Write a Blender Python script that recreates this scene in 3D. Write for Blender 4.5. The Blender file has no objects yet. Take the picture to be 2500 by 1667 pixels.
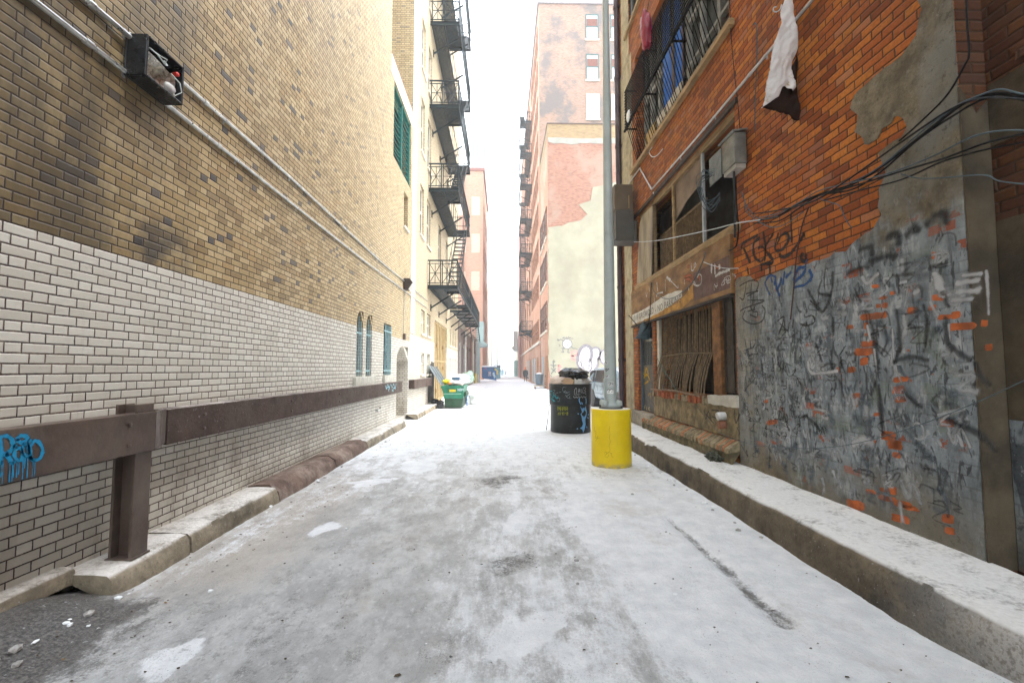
import bpy, bmesh, math, random
from mathutils import Vector, Matrix, noise
from mathutils.geometry import tessellate_polygon
SC = bpy.context.scene
COL = SC.collection
R = math.radians
rnd = random.Random(7)

# ------------------------------------------------------------------ camera, world, sun, exposure
FPX, CX, CY = 2500 * 16.0 / 36.0, 1250.0, 833.5
VX, VY, EYE = 1228.0, 901.0, 1.65
PITCH = math.atan((VY - CY) / FPX)
YAW = math.atan((CX - VX) / FPX * math.cos(PITCH))
cam_data = bpy.data.cameras.new('camera')
cam_data.sensor_width = 36.0
cam_data.lens = 16.0
cam_data.clip_start = 0.05
cam_data.clip_end = 3000.0
cam = bpy.data.objects.new('camera', cam_data)
COL.objects.link(cam)
cam.location = (0, 0, EYE)
cam.rotation_euler = (R(90) + PITCH, 0, -YAW)
SC.camera = cam

world = bpy.data.worlds.new('World')
SC.world = world
world.use_nodes = True
wn = world.node_tree.nodes
wl = world.node_tree.links
wn.clear()
SUN_EL, SUN_AZ = R(58), R(98)         # high hazy sun behind thin cloud, over the right-hand roofs
sky = wn.new('ShaderNodeTexSky')
sky.sky_type = 'NISHITA'
sky.sun_disc = False
sky.sun_elevation = SUN_EL
sky.sun_rotation = SUN_AZ
sky.air_density = 2.5
sky.dust_density = 1.0
sky.ozone_density = 1.0
hs = wn.new('ShaderNodeHueSaturation')
hs.inputs['Saturation'].default_value = 0.45
bg = wn.new('ShaderNodeBackground')
bg.inputs['Strength'].default_value = 0.15
wo = wn.new('ShaderNodeOutputWorld')
wl.new(sky.outputs[0], hs.inputs['Color'])
wl.new(hs.outputs[0], bg.inputs['Color'])
wl.new(bg.outputs[0], wo.inputs['Surface'])

sun_data = bpy.data.lights.new('sun', 'SUN')
sun_data.energy = 0.65
sun_data.angle = R(25)
sun_data.color = (1.0, 0.965, 0.91)
sun = bpy.data.objects.new('sun', sun_data)
COL.objects.link(sun)
sd = Vector((math.sin(SUN_AZ) * math.cos(SUN_EL), math.cos(SUN_AZ) * math.cos(SUN_EL), math.sin(SUN_EL)))
sun.rotation_euler = sd.to_track_quat('Z', 'Y').to_euler()

SC.view_settings.view_transform = 'Standard'
SC.view_settings.look = 'None'
SC.view_settings.exposure = 2.55
SC.view_settings.gamma = 1.0
SC.render.engine = 'CYCLES'
SC.cycles.use_denoising = True
SC.cycles.max_bounces = 8
SC.cycles.diffuse_bounces = 4
SC.cycles.transparent_max_bounces = 12
SC.cycles.volume_bounces = 1

# ------------------------------------------------------------------ from a pixel of the photo to the place it shows
CAMM = cam.rotation_euler.to_matrix()
O = Vector((0, 0, EYE))
def ray(px, py):
    return (CAMM @ Vector(((px - CX) / FPX, (CY - py) / FPX, -1.0)))
def onX(px, py, X):
    d = ray(px, py); return O + d * (X / d.x)
def onY(px, py, Y):
    d = ray(px, py); return O + d * (Y / d.y)
def onZ(px, py, Z):
    d = ray(px, py); return O + d * ((Z - EYE) / d.z)
def project(p):
    q = CAMM.transposed() @ (Vector(p) - O)
    return CX + FPX * q.x / -q.z, CY - FPX * q.y / -q.z

# ------------------------------------------------------------------ node helper
class NT:
    def __init__(s, name):
        s.mat = bpy.data.materials.new(name)
        s.mat.use_nodes = True
        s.t = s.mat.node_tree
        s.t.nodes.clear()
        s.out = s.t.nodes.new('ShaderNodeOutputMaterial')
        s.b = s.t.nodes.new('ShaderNodeBsdfPrincipled')
        s.t.links.new(s.b.outputs[0], s.out.inputs[0])
        s._co = None
    def put(s, sock, v):
        if hasattr(v, 'is_output') or isinstance(v, bpy.types.NodeSocket):
            s.t.links.new(v, sock)
        elif isinstance(v, (tuple, list)) and len(v) == 3 and sock.type == 'RGBA':
            sock.default_value = (v[0], v[1], v[2], 1)
        else:
            sock.default_value = v
    def m(s, op, a, b=None, c=None, clamp=False):
        n = s.t.nodes.new('ShaderNodeMath'); n.operation = op; n.use_clamp = clamp
        s.put(n.inputs[0], a)
        if b is not None: s.put(n.inputs[1], b)
        if c is not None: s.put(n.inputs[2], c)
        return n.outputs[0]
    def add(s, a, b): return s.m('ADD', a, b)
    def sub(s, a, b): return s.m('SUBTRACT', a, b)
    def mul(s, a, b): return s.m('MULTIPLY', a, b)
    def mix(s, f, a, b, mode='MIX'):
        n = s.t.nodes.new('ShaderNodeMix'); n.data_type = 'RGBA'; n.blend_type = mode
        n.clamp_factor = True
        s.put(n.inputs[0], f); s.put(n.inputs[6], a); s.put(n.inputs[7], b)
        return n.outputs[2]
    def rng(s, v, a, b, c=0.0, d=1.0, smooth=True):
        n = s.t.nodes.new('ShaderNodeMapRange'); n.clamp = True
        n.interpolation_type = 'SMOOTHSTEP' if smooth else 'LINEAR'
        s.put(n.inputs[0], v); s.put(n.inputs[1], a); s.put(n.inputs[2], b); s.put(n.inputs[3], c); s.put(n.inputs[4], d)
        return n.outputs[0]
    def co(s):
        if s._co is None:
            s._co = s.t.nodes.new('ShaderNodeTexCoord').outputs['Object']
        return s._co
    def xyz(s, v=None):
        n = s.t.nodes.new('ShaderNodeSeparateXYZ'); s.put(n.inputs[0], v if v is not None else s.co()); return n.outputs
    def comb(s, x, y, z):
        n = s.t.nodes.new('ShaderNodeCombineXYZ'); s.put(n.inputs[0], x); s.put(n.inputs[1], y); s.put(n.inputs[2], z); return n.outputs[0]
    def scale(s, v, k):
        n = s.t.nodes.new('ShaderNodeVectorMath'); n.operation = 'MULTIPLY'; s.put(n.inputs[0], v); n.inputs[1].default_value = k; return n.outputs[0]
    def noise(s, sc, det=4, rough=.55, vec=None, stretch=None, dist=0.0, off=None):
        v = vec if vec is not None else s.co()
        if stretch: v = s.scale(v, stretch)
        if off:
            n0 = s.t.nodes.new('ShaderNodeVectorMath'); n0.operation = 'ADD'; s.put(n0.inputs[0], v); n0.inputs[1].default_value = off; v = n0.outputs[0]
        n = s.t.nodes.new('ShaderNodeTexNoise'); s.put(n.inputs['Vector'], v)
        n.inputs['Scale'].default_value = sc; n.inputs['Detail'].default_value = det; n.inputs['Roughness'].default_value = rough
        n.inputs['Distortion'].default_value = dist
        return n.outputs[0]
    def white(s, vec):
        n = s.t.nodes.new('ShaderNodeTexWhiteNoise'); n.noise_dimensions = '3D'; s.put(n.inputs[0], vec); return n.outputs[0]
    def ramp(s, v, stops, const=False):
        n = s.t.nodes.new('ShaderNodeValToRGB'); s.put(n.inputs[0], v)
        e = n.color_ramp.elements
        if const: n.color_ramp.interpolation = 'CONSTANT'
        while len(e) < len(stops): e.new(0.5)
        for k, (p, c) in enumerate(stops):
            e[k].position = p; e[k].color = (c[0], c[1], c[2], 1)
        return n.outputs[0]
    def attr(s, name):
        n = s.t.nodes.new('ShaderNodeAttribute'); n.attribute_name = name; return n.outputs['Fac'], n.outputs['Color']
    def bump(s, h, st=.5, dist=.01, normal=None):
        n = s.t.nodes.new('ShaderNodeBump'); n.inputs['Strength'].default_value = st; n.inputs['Distance'].default_value = dist
        s.put(n.inputs['Height'], h)
        if normal is not None: s.put(n.inputs['Normal'], normal)
        return n.outputs[0]
    def fin(s, col, rough=.8, metal=0.0, normal=None, spec=None):
        s.put(s.b.inputs['Base Color'], col); s.put(s.b.inputs['Roughness'], rough); s.put(s.b.inputs['Metallic'], metal)
        if spec is not None: s.b.inputs['Specular IOR Level'].default_value = spec
        if normal is not None: s.put(s.b.inputs['Normal'], normal)
        return s.mat

MATS = {}
def mat(name, col, rough=.75, metal=0.0, var=.18, sc=6.0, bump=.15, bsc=60.0, stretch=None, dirt=None, dirt_amt=.35, spec=None):
    if name in MATS: return MATS[name]
    n = NT(name)
    a = tuple(max(0, c * (1 - var)) for c in col); b = tuple(min(1, c * (1 + var)) for c in col)
    f = n.rng(n.noise(sc, 5, .6, stretch=stretch), .3, .7)
    c = n.mix(f, a, b)
    if dirt:
        g = n.rng(n.noise(sc * .6, 6, .68, stretch=stretch, off=(3.1, 7.7, 1.3)), .62 - dirt_amt * .5, .8)
        c = n.mix(n.mul(g, .85), c, dirt)
    r = n.rng(n.noise(sc * 2.3, 3, .5), .3, .7, max(0.03, rough - .12), min(1, rough + .1))
    nm = n.bump(n.noise(bsc, 3, .6), bump, .01) if bump else None
    MATS[name] = n.fin(c, r, metal, nm, spec)
    return MATS[name]

def spray(name, col, soft=.5, hold=.9, sc=26.0, var=.15):
    """paint sprayed or drawn on a rough wall: thins out to its edges and skips over pits"""
    if name in MATS: return MATS[name]
    n = NT(name)
    cv, _ = n.attr('cov')
    g = n.add(n.noise(sc, 5, .7), n.mul(n.sub(n.noise(sc * .22, 3, .6, off=(4, 2, 9)), .5), .8))
    a = n.rng(n.add(cv, n.mul(n.sub(g, .5), 1.5)), .42 - soft * .5, .42 + soft * .5, 0, hold)
    c = n.mix(n.rng(n.noise(sc * .5, 3, .6), .3, .7), tuple(q * (1 - var) for q in col), tuple(min(1, q * (1 + var)) for q in col))
    n.fin(c, .7, 0, None, .3); n.put(n.b.inputs['Alpha'], a)
    MATS[name] = n.mat
    return n.mat

# ------------------------------------------------------------------ mesh builder
class MB:
    def __init__(s): s.v, s.f, s.mi, s.attr = [], [], [], {}
    def add(s, vs, fs, mi=0):
        k = len(s.v); s.v += [Vector(p) for p in vs]
        for f in fs: s.f.append(tuple(i + k for i in f)); s.mi.append(mi)
        return s
    def box(s, x0, x1, y0, y1, z0, z1, mi=0):
        if x0 > x1: x0, x1 = x1, x0
        if y0 > y1: y0, y1 = y1, y0
        if z0 > z1: z0, z1 = z1, z0
        v = [(x0, y0, z0), (x1, y0, z0), (x1, y1, z0), (x0, y1, z0), (x0, y0, z1), (x1, y0, z1), (x1, y1, z1), (x0, y1, z1)]
        return s.add(v, [(0, 3, 2, 1), (4, 5, 6, 7), (0, 1, 5, 4), (1, 2, 6, 5), (2, 3, 7, 6), (3, 0, 4, 7)], mi)
    def quad(s, a, b, c, d, mi=0): return s.add([a, b, c, d], [(0, 1, 2, 3)], mi)
    def bar(s, p, q, w, h=None, up=(0, 0, 1), mi=0):
        p, q = Vector(p), Vector(q); h = w if h is None else h
        d = (q - p).normalized(); u = Vector(up)
        if abs(d.dot(u)) > .97: u = Vector((1, 0, 0)) if abs(d.x) < .9 else Vector((0, 1, 0))
        a = d.cross(u).normalized() * w / 2; b = a.cross(d).normalized() * h / 2
        v = [p - a - b, p + a - b, p + a + b, p - a + b, q - a - b, q + a - b, q + a + b, q - a + b]
        return s.add(v, [(0, 3, 2, 1), (4, 5, 6, 7), (0, 1, 5, 4), (1, 2, 6, 5), (2, 3, 7, 6), (3, 0, 4, 7)], mi)
    def tube(s, pts, r, n=8, mi=0, cap=True):
        pts = [Vector(p) for p in pts]; rs = r if isinstance(r, (list, tuple)) else [r] * len(pts)
        d0 = (pts[1] - pts[0]).normalized()
        u = Vector((0, 0, 1)) if abs(d0.z) < .9 else Vector((1, 0, 0))
        a = d0.cross(u).normalized(); rings = []
        for i, p in enumerate(pts):
            d = ((pts[min(i + 1, len(pts) - 1)] - p).normalized() + (p - pts[max(i - 1, 0)]).normalized())
            d = d.normalized() if d.length > 1e-6 else d0
            a = (a - d * a.dot(d)).normalized(); b = d.cross(a)
            rings.append([p + (a * math.cos(t) + b * math.sin(t)) * rs[i] for t in [2 * math.pi * k / n for k in range(n)]])
        v = [q for ring in rings for q in ring]; f = []
        for i in range(len(pts) - 1):
            for k in range(n):
                f.append((i * n + k, i * n + (k + 1) % n, (i + 1) * n + (k + 1) % n, (i + 1) * n + k))
        if cap: f.append(tuple(range(n - 1, -1, -1))); f.append(tuple((len(pts) - 1) * n + k for k in range(n)))
        return s.add(v, f, mi)
    def lathe(s, prof, c, n=32, mi=0, axis='Z', cap=(True, True)):
        c = Vector(c); v = []; f = []
        for (r, h) in prof:
            for k in range(n):
                t = 2 * math.pi * k / n
                p = Vector((r * math.cos(t), r * math.sin(t), h))
                if axis == 'X': p = Vector((p.z, p.x, p.y))
                if axis == 'Y': p = Vector((p.y, p.z, p.x))
                v.append(c + p)
        for i in range(len(prof) - 1):
            for k in range(n):
                f.append((i * n + k, i * n + (k + 1) % n, (i + 1) * n + (k + 1) % n, (i + 1) * n + k))
        if cap[0]: f.append(tuple(range(n - 1, -1, -1)))
        if cap[1]: f.append(tuple((len(prof) - 1) * n + k for k in range(n)))
        return s.add(v, f, mi)
    def prism(s, poly, off, mi=0):
        """solid between a flat polygon and the same polygon moved by off"""
        poly = [Vector(p) for p in poly]; off = Vector(off); n = len(poly)
        tri = tessellate_polygon([poly])
        v = poly + [p + off for p in poly]
        f = [tuple(t) for t in tri] + [tuple(i + n for i in reversed(t)) for t in tri]
        f += [(i, (i + 1) % n, (i + 1) % n + n, i + n) for i in range(n)]
        return s.add(v, f, mi)
    def blob(s, c, rx, ry, rz, seed=0, amp=.25, sub=3, mi=0, fr=1.6):
        bm = bmesh.new(); bmesh.ops.create_icosphere(bm, subdivisions=sub, radius=1)
        vs = []
        for q in bm.verts:
            d = q.co.normalized()
            k = 1 + amp * noise.noise(d * fr + Vector((seed * 3.7, seed, 1))) + amp * .5 * noise.noise(d * fr * 2.7 + Vector((seed, 5, seed)))
            vs.append(Vector(c) + Vector((d.x * rx * k, d.y * ry * k, d.z * rz * k)))
        fs = [tuple(q.index for q in fc.verts) for fc in bm.faces]; bm.free()
        return s.add(vs, fs, mi)
    def stroke(s, pts, w, th=.002, mi=0, step=5, jit=0.0):
        """painted line: pts = list of (point, normal); smooth ribbon of width w lying on the surface"""
        P = [p for p, n in pts]; Nn = [n for p, n in pts]; Q = []; M = []
        if len(P) == 2: Q, M = P[:], Nn[:]
        else:
            for i in range(len(P) - 1):
                p0, p1, p2, p3 = P[max(i - 1, 0)], P[i], P[i + 1], P[min(i + 2, len(P) - 1)]
                for k in range(step):
                    t = k / step
                    Q.append(.5 * ((2 * p1) + (p2 - p0) * t + (2 * p0 - 5 * p1 + 4 * p2 - p3) * t * t + (3 * p1 - p0 - 3 * p2 + p3) * t ** 3))
                    M.append((Nn[i] * (1 - t) + Nn[i + 1] * t).normalized())
            Q.append(P[-1]); M.append(Nn[-1])
        d0 = (Q[1] - Q[0]).normalized(); d1 = (Q[-1] - Q[-2]).normalized()
        Q = [Q[0] - d0 * w * .35] + Q + [Q[-1] + d1 * w * .35]; M = [M[0]] + M + [M[-1]]
        v = []; f = []; cov = []
        for i, (q, n) in enumerate(zip(Q, M)):
            d = (Q[min(i + 1, len(Q) - 1)] - Q[max(i - 1, 0)])
            d = d.normalized() if d.length > 1e-7 else d0
            a = n.cross(d).normalized()
            ww = w * 1.25 * (.55 if i in (0, len(Q) - 1) else 1) * (1 + jit * (rnd.random() - .5)) / 2
            e = 0.0 if i in (0, len(Q) - 1) else 1.0
            v += [q - a * ww + n * th, q + n * th, q + a * ww + n * th]; cov += [0.0, e, 0.0]
        for i in range(len(Q) - 1):
            k = i * 3
            f += [(k, k + 1, k + 4, k + 3), (k + 1, k + 2, k + 5, k + 4)]
        c_ = s.attr.setdefault('cov', [])
        while len(c_) < len(s.v): c_.append(1.0)
        c_ += cov
        return s.add(v, f, mi)
    def build(s, name, m, parent=None, smooth=None, bevel=0.0, loc=None):
        me = bpy.data.meshes.new(name)
        org = Vector((0, 0, 0))
        if parent is not None:
            o = parent
            while o is not None: org += o.location; o = o.parent
        elif loc is not None: org = Vector(loc)
        else:
            xs = [p.x for p in s.v]; ys = [p.y for p in s.v]
            org = Vector(((min(xs) + max(xs)) / 2, (min(ys) + max(ys)) / 2, min(p.z for p in s.v)))
        me.from_pydata([tuple(p - org) for p in s.v], [], s.f)
        ms = m if isinstance(m, (list, tuple)) else [m]
        for q in ms: me.materials.append(q)
        if len(ms) > 1:
            for p, k in zip(me.polygons, s.mi): p.material_index = k
        for an, vals in s.attr.items():
            while len(vals) < len(s.v): vals.append(1.0)
            at = me.attributes.new(an, 'FLOAT', 'POINT'); at.data.foreach_set('value', vals)
        bm = bmesh.new(); bm.from_mesh(me)
        bmesh.ops.recalc_face_normals(bm, faces=bm.faces); bm.to_mesh(me); bm.free()
        if smooth is not None:
            me.shade_smooth()
            if smooth > 0: me.set_sharp_from_angle(angle=R(smooth))
        o = bpy.data.objects.new(name, me); COL.objects.link(o)
        if parent is not None: o.parent = parent
        else: o.location = org
        if bevel:
            b = o.modifiers.new('bevel', 'BEVEL'); b.width = bevel; b.segments = 2; b.limit_method = 'ANGLE'
        return o
def tag(o, label=None, cat=None, group=None, kind=None):
    if label: o['label'] = label
    if cat: o['category'] = cat
    if group: o['group'] = group
    if kind: o['kind'] = kind
    return o
def thing(name, loc, label, cat, group=None):
    o = bpy.data.objects.new(name, None); COL.objects.link(o); o.location = loc; o.empty_display_size = .2
    return tag(o, label, cat, group)
def struct(o): o['kind'] = 'structure'; return o

def sheetX(mb, X, y0, y1, z0, z1, holes=(), depth=.25, side=1, mi=0, rmi=None, step=None):
    """wall sheet in the plane x = X with rectangular holes (ya, yb, za, zb[, depth]); reveals go back by depth * side"""
    rmi = mi if rmi is None else rmi
    ys = sorted({y0, y1} | {min(max(h[k], y0), y1) for h in holes for k in (0, 1)})
    zs = sorted({z0, z1} | {min(max(h[k], z0), z1) for h in holes for k in (2, 3)})
    for a, b in zip(ys, ys[1:]):
        for c, d in zip(zs, zs[1:]):
            m_, k_ = (a + b) / 2, (c + d) / 2
            if any(h[0] < m_ < h[1] and h[2] < k_ < h[3] for h in holes): continue
            mb.quad((X, a, c), (X, b, c), (X, b, d), (X, a, d), mi)
    for h in holes:
        ya, yb, za, zb = h[:4]; D = X + side * (h[4] if len(h) > 4 else depth)
        mb.quad((X, ya, za), (D, ya, za), (D, ya, zb), (X, ya, zb), rmi)
        mb.quad((X, yb, za), (D, yb, za), (D, yb, zb), (X, yb, zb), rmi)
        mb.quad((X, ya, zb), (D, ya, zb), (D, yb, zb), (X, yb, zb), rmi)
        mb.quad((X, ya, za), (D, ya, za), (D, yb, za), (X, yb, za), rmi)
def onwall(pts, X, nx):
    """photo pixels -> (point, normal) on the wall plane x = X"""
    return [(onX(a, b, X), Vector((nx, 0, 0))) for a, b in pts]
def text_to(mb, s, size, org, xd, yd, nd, mi=0, spread=1.0):
    cu = bpy.data.curves.new('t', 'FONT'); cu.body = s; cu.size = size; cu.resolution_u = 2; cu.space_character = spread
    ob = bpy.data.objects.new('t', cu); COL.objects.link(ob)
    bpy.context.view_layer.update()
    me = bpy.data.meshes.new_from_object(ob.evaluated_get(bpy.context.evaluated_depsgraph_get()))
    org, xd, yd, nd = Vector(org), Vector(xd), Vector(yd), Vector(nd)
    vs = [org + xd * q.co.x + yd * q.co.y + nd * .002 for q in me.vertices]
    wdt = max([q.co.x for q in me.vertices] or [0])
    mb.add(vs, [tuple(p.vertices) for p in me.polygons], mi)
    bpy.data.objects.remove(ob); bpy.data.meshes.remove(me); bpy.data.curves.remove(cu)
    return wdt
# ------------------------------------------------------------------ brick materials
def wall_coords(n):
    x, y, z = n.xyz()
    g = n.t.nodes.new('ShaderNodeNewGeometry')
    nx = n.m('ABSOLUTE', n.xyz(g.outputs['True Normal'])[0])
    sel = n.m('GREATER_THAN', nx, .6)
    h = n.add(n.mul(y, sel), n.mul(x, n.sub(1.0, sel)))
    return x, y, z, h
def bond(n, h, z, course, long, short, joint, wob=.004):
    """returns mortar mask (1 in the joint), random per brick, second random, 1 on a header"""
    w = n.noise(9, 2, .5)
    z = n.add(z, n.mul(n.sub(w, .5), wob)); h = n.add(h, n.mul(n.sub(n.noise(7, 2, .5, off=(5, 1, 2)), .5), wob * 2))
    zr = n.m('DIVIDE', z, course); row = n.m('FLOOR', zr); fz = n.mul(n.m('FRACT', zr), course)
    per = long + short
    odd = n.m('MODULO', n.m('ABSOLUTE', row), 2.0)
    jit = n.mul(n.white(n.comb(row, 3.3, 1.1)), .012)
    if short > 0:
        u = n.add(n.m('DIVIDE', n.add(h, jit), per), n.mul(odd, .5))
        cell = n.m('FLOOR', u); fu = n.mul(n.m('FRACT', u), per)
        head = n.m('GREATER_THAN', fu, long)
        loc = n.sub(fu, n.mul(head, long)); ln = n.add(long, n.mul(head, short - long))
        ident = n.add(n.mul(cell, 2.0), head)
    else:
        u = n.add(n.m('DIVIDE', n.add(h, jit), long), n.mul(odd, .5))
        cell = n.m('FLOOR', u); loc = n.mul(n.m('FRACT', u), long); ln = long; head = 0.0; ident = cell
    e = n.m('MINIMUM', n.m('MINIMUM', loc, n.sub(ln, loc)), n.m('MINIMUM', fz, n.sub(course, fz)))
    e = n.add(e, n.mul(n.sub(n.noise(60, 2, .5), .5), joint * .5))
    mort = n.rng(e, joint * .42, joint * .62, 1.0, 0.0)
    r1 = n.white(n.comb(ident, row, 0.5)); r2 = n.white(n.comb(row, ident, 9.5))
    return mort, r1, r2, head, e
def box_mask(n, a, a0, a1, b, b0, b1, soft):
    f = n.mul(n.rng(a, a0 - soft, a0 + soft), n.rng(a, a1 - soft, a1 + soft, 1, 0))
    return n.mul(f, n.mul(n.rng(b, b0 - soft, b0 + soft), n.rng(b, b1 - soft, b1 + soft, 1, 0)))

def tan_brick(name, band_top, pale=0.0, soot_vignette=True):
    n = NT(name)
    x, y, z, h = wall_coords(n)
    mort, r1, r2, head, e = bond(n, h, z, .0702, .2165, .1085, .0088)
    tan = n.ramp(r1, [(0, (.24, .155, .055)), (.25, (.36, .25, .10)), (.5, (.45, .325, .15)), (.75, (.54, .41, .215)), (1, (.38, .24, .085))])
    grain = n.noise(38, 5, .7, stretch=(1, 1, .6))
    tan = n.mix(n.mul(n.rng(grain, .3, .75), .35), tan, (.16, .105, .05))
    dk = n.rng(n.add(r2, n.mul(head, .085)), .985, .99)
    tan = n.mix(dk, tan, n.mix(r1, (.045, .042, .045), (.11, .09, .08)))
    big = n.noise(.55, 5, .62, stretch=(1, 1, .55))
    if pale: tan = n.mix(pale, tan, (.66, .58, .44))
    tan = n.mix(n.mul(n.rng(big, .42, .72), .3), tan, n.mix(.55, tan, (.14, .10, .06)))
    if soot_vignette:  # real soot, plus vignette-like darkening of the near end painted into the brick
        tan = n.mix(n.mul(n.rng(n.add(y, n.mul(n.sub(big, .5), 5)), 5.5, 12.5), .42), tan, (.60, .50, .34))  # far brick paled: cleaner there, with the brighter far end painted in
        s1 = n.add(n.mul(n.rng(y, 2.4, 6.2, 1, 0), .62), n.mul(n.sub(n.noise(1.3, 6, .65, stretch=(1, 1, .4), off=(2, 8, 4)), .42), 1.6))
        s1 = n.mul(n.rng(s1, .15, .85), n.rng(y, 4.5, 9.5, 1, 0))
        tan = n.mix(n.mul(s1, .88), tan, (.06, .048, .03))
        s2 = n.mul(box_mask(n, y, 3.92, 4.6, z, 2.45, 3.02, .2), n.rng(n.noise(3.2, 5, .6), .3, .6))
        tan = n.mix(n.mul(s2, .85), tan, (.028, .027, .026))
    paint = n.mix(n.mul(r1, .9), (.65, .62, .55), (.52, .485, .415))
    paint = n.mix(n.mul(n.rng(n.noise(22, 5, .7), .52, .8), .3), paint, (.36, .32, .27))
    low = n.mul(n.rng(n.noise(2.1, 6, .7, stretch=(1, 1, .35)), .46, .75), n.rng(z, .2, 1.5, .8, .12))
    paint = n.mix(low, paint, (.27, .22, .165))
    chip = n.rng(n.noise(55, 4, .65), .69, .72)
    paint = n.mix(n.mul(chip, .7), paint, (.16, .08, .055))
    drip = n.mul(n.rng(n.noise(5, 6, .7, stretch=(1, 1, .09), off=(2, 6, 6)), .58, .72), n.rng(n.noise(.9, 4, .6), .42, .6))
    paint = n.mix(n.mul(drip, .4), paint, (.33, .28, .21))
    isp = n.m('LESS_THAN', z, n.m('MULTIPLY', n.m('ROUND', band_top / .0702), .0702))
    col = n.mix(isp, tan, paint)
    mc = n.mix(isp, (.034, .021, .017), n.mix(n.rng(n.noise(5, 4, .6), .45, .7), (.05, .026, .022), (.17, .12, .09)))
    if pale: mc = n.mix(pale * .8, mc, (.36, .24, .13))
    col = n.mix(mort, col, mc)
    hgt = n.add(n.rng(e, 0, .011), n.mul(grain, .12))
    nm = n.bump(hgt, .75, .007)
    rough = n.add(.48, n.mul(mort, .4))
    return n.fin(col, rough, 0, nm, .5)

def red_brick(name, dark=0.0):
    n = NT(name)
    x, y, z, h = wall_coords(n)
    mort, r1, r2, head, e = bond(n, h, z, .081, .222, 0, .011, .012)
    c = n.ramp(r1, [(0, (.24, .058, .016)), (.3, (.44, .115, .022)), (.55, (.56, .16, .028)), (.8, (.64, .22, .035)), (1, (.38, .095, .026))])
    g = n.noise(30, 6, .72)
    c = n.mix(n.mul(n.rng(g, .35, .75), .5), c, (.12, .04, .02))
    worn = n.rng(n.noise(2.6, 6, .7, stretch=(1, 1.0, 1.6), off=(1, 5, 3)), .45, .66)
    far = n.rng(y, 6.0, 7.6)
    c = n.mix(n.mul(far, n.mul(n.add(.35, worn), .62)), c, n.mix(n.rng(n.noise(7, 5, .7, stretch=(1, .6, 2)), .3, .7), (.10, .05, .032), (.26, .10, .035)))
    c = n.mix(n.mul(n.rng(n.noise(1.1, 5, .6, off=(9, 2, 7)), .5, .75), .55), c, (.10, .05, .028))
    c = n.mix(n.mul(n.rng(r2, .93, .96), .4), c, (.36, .20, .14))
    wh = n.rng(n.noise(6, 6, .75, off=(4, 4, 1)), .68, .78)
    c = n.mix(n.mul(wh, .35), c, (.40, .30, .24))
    if dark: c = n.mix(dark, c, (.05, .03, .022))
    c = n.mix(mort, c, n.mix(r2, (.05, .026, .017), (.10, .06, .035)))
    hgt = n.add(n.rng(e, 0, .018), n.mul(g, .35))
    return n.fin(c, .85, 0, n.bump(hgt, .9, .011), .25)

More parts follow.
